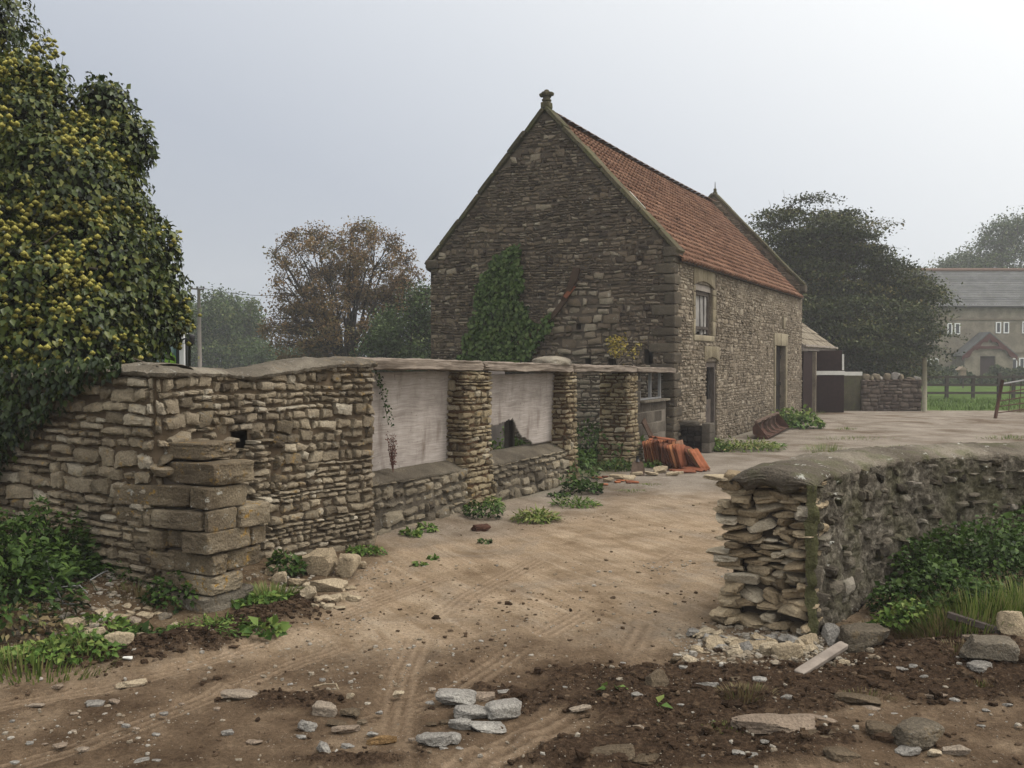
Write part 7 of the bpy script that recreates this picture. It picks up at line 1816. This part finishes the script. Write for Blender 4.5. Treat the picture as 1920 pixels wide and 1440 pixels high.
    Yb = 62.0; c_ = fpt(1806, 728, Yb); root2 = thing('bird_table', tuple(c_), 'pale roofed bird table standing in front of the garden shrubs', 'bird table')
    g = Geo(); g.tube([c_, fpt(1806, 704, Yb)], 0.05, 6); g.build('post', M['fencewood'], root2)
    g = Geo(); a_, b2, ap = fpt(1798, 694, Yb), fpt(1815, 694, Yb), fpt(1806, 687, Yb); g.prism([a_, b2, ap], (0, 0.6, 0)); g.build('roof', M['r_pink'], root2, smooth=False)
    g = Geo(); rectbox(g, 1801, 694, 1812, 704, Yb + 0.1, 0.35); g.build('table_box', M['r_pink'], root2, smooth=False)
M['houserender'] = stone_mat('grey house render', [(0.24, 0.212, 0.165), (0.29, 0.26, 0.205), (0.345, 0.312, 0.25)], dark=0.5, bump=0.3)
M['housestone'] = plain('house string course', (0.16, 0.13, 0.095), 0.9, 0.3, 4, 0.2)
M['slate'] = stone_mat('slate roof', [(0.10, 0.105, 0.11), (0.14, 0.145, 0.15), (0.175, 0.18, 0.185)], moss=0.25, dark=0.4, bump=0.3)
M['ridge'] = plain('terracotta ridge', (0.13, 0.085, 0.065), 0.85, 0.3, 5, 0.1)
M['winwhite'] = plain('white window frame', (0.72, 0.73, 0.73), 0.5, 0.05, 5, 0.0)
M['glass'] = plain('window glass', (0.02, 0.024, 0.03), 0.08, 0.1, 2, 0.0, 0.0, 0.5)
M['porchdoor'] = plain('dark porch door', (0.035, 0.022, 0.02), 0.6, 0.3, 5, 0.1)
M['barge'] = plain('dark red bargeboard', (0.075, 0.028, 0.024), 0.6, 0.3, 5, 0.1)
M['shrub'] = leaf_mat('garden shrub leaves', [(0.015, 0.025, 0.01), (0.035, 0.055, 0.018), (0.065, 0.09, 0.03), (0.11, 0.11, 0.04)])
build_house()

# ------------------------------------------------------------------ trees
def build_tree(name, label, base, ells, n_clu, clu_r, leaves, L, mat, trunk_r, fork, n_limb=12, flat=0.3, seed=0, shell=0.5, bark='bark', limb_r=0.09, tint_mid=0.5, group=None, low=0.2, stems=1):
    """ells: crown lobes (centre, radii). Leaf clumps fill the lobes unevenly; limbs run out to them"""
    R = RNG(seed); base = np.array(base, float)
    root = thing(name, tuple(base), label, 'tree', group)
    vol = np.array([np.prod(r) ** 0.75 for c, r in ells]); pick = R.choice(len(ells), n_clu * 3, p=vol / vol.sum())
    d = unit(R.normal(0, 1, (len(pick), 3))); f = (shell + (1 - shell) * R.uniform(0, 1, len(pick))) ** 0.6
    C = np.array([ells[i][0] for i in pick]) + d * f[:, None] * np.array([ells[i][1] for i in pick])
    C = C[C[:, 2] > base[2] + low]; C = C[fbm(C * 0.6, 2, seed) > -0.3][:n_clu]
    cen = C.mean(0); out = unit(C - np.array([cen[0], cen[1], base[2] + fork]))
    g = Geo(); P, Dr, Nr, T = [], [], [], []
    for c, o in zip(C, out):
        n = int(leaves * R.uniform(0.5, 1.5)); r = clu_r * R.uniform(0.55, 1.35)
        q = np.clip(R.normal(0, 0.5, (n, 3)), -0.95, 0.95) * np.array([1, 1, 1 - flat]) * r
        P.append(c + q + np.array([0, 0, -0.12 * r]) * (np.linalg.norm(q[:, :2], axis=1) / r)[:, None] ** 2); Dr.append(R.normal(0, 1, (n, 3)) + o * 0.4 + np.array([0, 0, -0.25])); Nr.append(R.normal(0, 0.6, (n, 3)) + np.array([0, 0, 1.0 + flat]))
        T.append(np.clip(R.normal(tint_mid, 0.19) + R.normal(0, 0.13, n) + 0.22 * q[:, 2] / r / (1 - flat), 0, 1))  # leaves high in each clump tinted lighter, a highlight put into the colour
    P, Dr, Nr, T = map(np.concatenate, (P, Dr, Nr, T)); Ls = L * R.uniform(0.6, 1.35, len(P))
    add_leaves(g, P, Dr, Nr, Ls, Ls * 0.68, T, simple=True, droop=0.1)
    g.build('crown', M[mat], root)
    b = Geo(); fk = base + np.array([0, 0, fork]); b.tube([base - ZZ * 0.2, base + ZZ * fork * 0.5, fk], [trunk_r * 1.25, trunk_r, trunk_r * 0.85], 9)
    far = C[np.argsort(-np.linalg.norm(C - fk, axis=1))]; lim = far[R.permutation(len(far) // 2)[:n_limb]]; samp = [fk]
    for e in lim:
        s = base + np.array([0, 0, fork * R.uniform(0.55, 1.05)]); m = (s + e) / 2 + np.array([0, 0, 0.10 * np.linalg.norm(e - s)]) + R.normal(0, 0.15, 3)
        tt = np.linspace(0, 1, 9)[:, None]; pts = (1 - tt) ** 2 * s + 2 * tt * (1 - tt) * m + tt ** 2 * e
        pts[1:-1] += R.normal(0, 0.06, (7, 3)); b.tube(pts, np.linspace(limb_r, limb_r * 0.15, 9), 6, cap=False); samp += list(pts[2:])
    samp = np.array(samp)
    for c in C:
        i = np.argmin(np.linalg.norm(samp - c, axis=1) + 2.0 * (samp[:, 2] > c[2])); s = samp[i]; m = (s + c) / 2 + R.normal(0, 0.1, 3) + np.array([0, 0, 0.08])
        e = c; b.tube([s, m, e], [limb_r * 0.3, limb_r * 0.2, limb_r * 0.07], 4, cap=False)
        for k in range(3): q = e + R.normal(0, 0.3, 3) * clu_r; b.tube([m, (m + q) / 2 + R.normal(0, 0.04, 3), q], [limb_r * 0.14, limb_r * 0.1, limb_r * 0.04], 3, cap=False)
    b.build('trunk', M[bark], root)
M['beech'] = leaf_mat('beech leaves', [(0.017, 0.026, 0.01), (0.04, 0.053, 0.016), (0.072, 0.082, 0.025), (0.135, 0.11, 0.035)], trans=0.12)
M['autumn'] = leaf_mat('autumn leaves', [(0.075, 0.06, 0.03), (0.14, 0.095, 0.046), (0.195, 0.118, 0.053), (0.15, 0.135, 0.06)], trans=0.2, var=0.5)
M['green'] = leaf_mat('green leaves', [(0.018, 0.032, 0.013), (0.04, 0.066, 0.021), (0.072, 0.105, 0.033), (0.115, 0.13, 0.045)], trans=0.12)
def E(px, py, Y, rx, rz, ry=None):
    s = Y / FPX; c = fpt(px, py, Y); return (c, np.array([rx * s, (ry or rx) * s, rz * s]))
Y = 46; build_tree('beech_tree', 'big dark green beech with layered branches standing behind the barn', (fpt(1585, 0, Y)[0], Y, 0), [E(1525, 450, Y, 75, 95), E(1460, 455, Y, 45, 60), E(1590, 500, Y, 80, 100), E(1560, 620, Y, 165, 95), E(1660, 560, Y, 62, 95), E(1640, 690, Y, 95, 60), E(1715, 560, Y, 48, 60), E(1500, 560, Y, 85, 120), E(1700, 640, Y, 52, 60)], 900, 1.15, 215, 0.135, 'beech', 0.4, 2.2, 22, 0.82, 301, 0.35, tint_mid=0.36)
Y = 40; build_tree('autumn_tree', 'broad open sycamore with brown and orange autumn leaves', (fpt(650, 0, Y)[0], Y, 0), [E(600, 520, Y, 95, 95), E(690, 500, Y, 85, 85), E(560, 620, Y, 70, 60), E(740, 600, Y, 62, 75), E(645, 590, Y, 105, 100), E(540, 560, Y, 40, 50), E(522, 605, Y, 42, 45), E(772, 555, Y, 38, 52)], 600, 0.42, 72, 0.105, 'autumn', 0.3, 1.6, 34, 0.15, 302, 0.55, limb_r=0.085, low=1.2)
Y = 37; build_tree('dark_tree', 'dark green bushy tree tucked against the back of the barn', (fpt(765, 0, Y)[0], Y, 0), [E(760, 640, Y, 58, 65), E(790, 590, Y, 30, 50), E(720, 665, Y, 40, 40), E(775, 690, Y, 60, 40)], 200, 0.6, 150, 0.11, 'green', 0.2, 1.0, 10, 0.1, 303, 0.35, tint_mid=0.3)
Y = 72; build_tree('misty_tree', 'rounded green tree fading in the mist beside the telegraph pole', (fpt(430, 0, Y)[0], Y, 0), [E(425, 600, Y, 60, 55), E(455, 640, Y, 50, 55), E(395, 620, Y, 40, 50), E(420, 670, Y, 80, 40)], 260, 1.0, 150, 0.2, 'green', 0.35, 2.0, 12, 0.1, 304, 0.35, tint_mid=0.4)
Y = 78; build_tree('misty_tree', 'smaller misty tree left of the telegraph pole, nearly hidden by ivy', (fpt(350, 0, Y)[0], Y, 0), [E(352, 610, Y, 34, 60), E(345, 660, Y, 45, 45)], 110, 1.0, 120, 0.2, 'green', 0.3, 2.0, 8, 0.1, 305, 0.35, tint_mid=0.4)
Y = 66; build_tree('misty_bush', 'low misty thicket between the rounded tree and the autumn tree', (fpt(505, 0, Y)[0], Y, 0), [E(505, 668, Y, 38, 22), E(560, 675, Y, 50, 18)], 80, 0.8, 100, 0.18, 'green', 0.15, 0.6, 6, 0.1, 306, 0.35, tint_mid=0.45, low=0.1)
Y = 105; build_tree('far_tree', 'pale misty tree rising behind the slate roof of the farmhouse', (fpt(1880, 0, Y)[0], Y, 0), [E(1885, 450, Y, 48, 45), E(1850, 480, Y, 40, 40), E(1925, 460, Y, 50, 55), E(1880, 520, Y, 90, 50)], 240, 1.2, 75, 0.26, 'green', 0.4, 5, 16, 0.1, 307, 0.45, limb_r=0.12, tint_mid=0.45)
Y = 112; build_tree('far_tree', 'second pale misty tree behind the left end of the farmhouse roof', (fpt(1800, 0, Y)[0], Y, 0), [E(1800, 500, Y, 40, 22), E(1770, 515, Y, 40, 25)], 90, 1.1, 75, 0.26, 'green', 0.3, 5, 8, 0.1, 308, 0.45, tint_mid=0.45)

def build_pole():
    Y = 52; root = thing('telegraph_pole', tuple(fpt(375, 690, Y) * np.array([1, 1, 0])), 'telegraph pole with crossarm and wires in the mist', 'telegraph pole')
    b = fpt(375, 690, Y); b[2] = 0; t = fpt(374, 541, Y); g = Geo(); g.tube([b, (b + t) / 2, t], [0.12, 0.11, 0.09], 8); g.build('pole', M['polewood'], root)
    g = Geo(); g.tube([fpt(359, 541.5, Y), fpt(373, 542.5, Y), fpt(384, 543, Y)], 0.045, 6); g.build('crossarm', M['darkwood'], root)
    for px in (361, 371, 383): g = Geo(); g.tube([fpt(px, 541, Y), fpt(px, 537.5, Y)], 0.05, 6); g.build('insulator', M['darkwood'], root)
    g = Geo(); x = np.linspace(0, 1, 20); a, c = fpt(371, 538, Y), fpt(560, 552, Y + 6); pts = a + np.outer(x, c - a); pts[:, 2] -= 0.25 * 4 * x * (1 - x); g.tube(pts, 0.016, 4); g.build('wire', M['black'], root)
    g = Geo(); rectbox(g, 371.5, 668, 374, 673, Y - 0.15, 0.02); g.build('warning_plate', M['umbel'], root, smooth=False)
M['polewood'] = plain('grey pole wood', (0.16, 0.14, 0.125), 0.9, 0.3, 5, 0.0)
build_pole()

def build_vehicle():
    Y = 12.5; s = Y / FPX
    root = thing('parked_vehicle', tuple(fpt(250, 0, Y) * np.array([1, 1, 0])), 'teal and white vehicle with black mirror parked behind the curved wall', 'vehicle')
    x1 = fpt(352, 0, Y)[0]; zt = fpt(0, 606, Y)[2]
    g = Geo(); Rv = rotz(math.radians(20)); g.box(np.array([x1 - 0.02, Y + 0.1, 1.32]) + Rv @ np.array([-1.05, 1.5, 0]), (2.0, 3.0, 1.75), Rv); g.build('body', M['teal'], root, bevel=0.05)
    p = Geo(); p.box((fpt(345.5, 0, Y)[0], Y - 0.02, (zt + 0.5) / 2), (10.5 * s, 0.14, zt - 0.5), None); p.build('corner_pillar', M['vanwhite'], root, bevel=0.015)
    for px in (335, 351.5):
        q = Geo(); q.box((fpt(px, 0, Y)[0], Y - 0.01, 1.3), (2.6 * s, 0.1, 1.5), None); q.build('dark_seal', M['black'], root, smooth=False)
    d = Geo(); pts = [fpt(a, b, Y - 0.0) for a, b in ((312, 648), (322, 660), (330, 670), (331, 684), (318, 690), (308, 690))]; d.prism(pts, (0, -0.012, 0)); d.build('green_decal', M['lime'], root, smooth=False)
    m = Geo(); add_rock(m, fpt(356.5, 637, Y - 0.18), (17 * s, 0.10, 22 * s), eul(0, 0.12, 0.2), 4, power=4, rough=0.02); mo = m.build('mirror', M['black'], root)
    a = Geo(); a.tube([fpt(356, 645, Y - 0.15), fpt(355, 690, Y - 0.1), fpt(355, 760, Y - 0.05)], 2.6 * s, 8); a.tube([fpt(344, 636, Y - 0.1), fpt(352, 634, Y - 0.16)], 0.012, 6); a.build('mirror_arm', M['black'], mo)
    for yy in (0.6, 2.5):
        w = Geo(); w.tube([np.array([x1, Y + 0.1, 0.42]) + Rv @ np.array([a_, yy, 0]) for a_ in (-0.1, -0.35)], 0.42, 18); w.build('wheel', M['black'], root)
M['teal'] = plain('teal glass panel', (0.10, 0.19, 0.185), 0.2, 0.2, 2, 0.0, 0.0, 0.5)
M['vanwhite'] = plain('white metal pillar', (0.55, 0.56, 0.56), 0.4, 0.1, 2, 0.0)
M['lime'] = plain('lime decal', (0.22, 0.42, 0.05), 0.5, 0.1, 2, 0.0)
build_vehicle()

# rough grass on the verge and lawn
def verge():
    R = RNG(91); n = 9000; x = R.uniform(14, 30, n); y = R.uniform(34.2, 43.5, n); g = Geo()
    P = np.stack([x, y, 0 * x - 0.01], 1); k = x > 14.3; P = P[k]; n = len(P)
    add_blades(g, P, R.uniform(0.08, 0.26, n) * (0.6 + 0.5 * (fbm2(P[:, 0], P[:, 1], 1.1, 2, 3) > 0)), 0.03, 0.6, np.clip(R.normal(0.5, 0.2, n), 0, 0.9), 5, 3); tag(g.build('verge_grass', M['lawn']), kind='stuff')
M['lawn'] = leaf_mat('verge grass', [(0.04, 0.07, 0.014), (0.07, 0.125, 0.024), (0.10, 0.165, 0.032), (0.14, 0.19, 0.05)])
verge()
# ------------------------------------------------------------------ mist over the farm
def build_haze():
    g = Geo(); g.box((0, 90, 13.5), (640, 420, 31.0))
    t = NT('mist')
    v = t.n('VolumePrincipled', {'Color': (0.93, 0.95, 1.0), 'Density': HAZE, 'Anisotropy': 0.0})
    t.t.links.new(v.outputs[0], t.out.inputs['Volume'])
    o = g.build('haze', t.m, origin=(0, 90, -2)); tag(o, kind='stuff')
HAZE = 0.0012
build_haze()
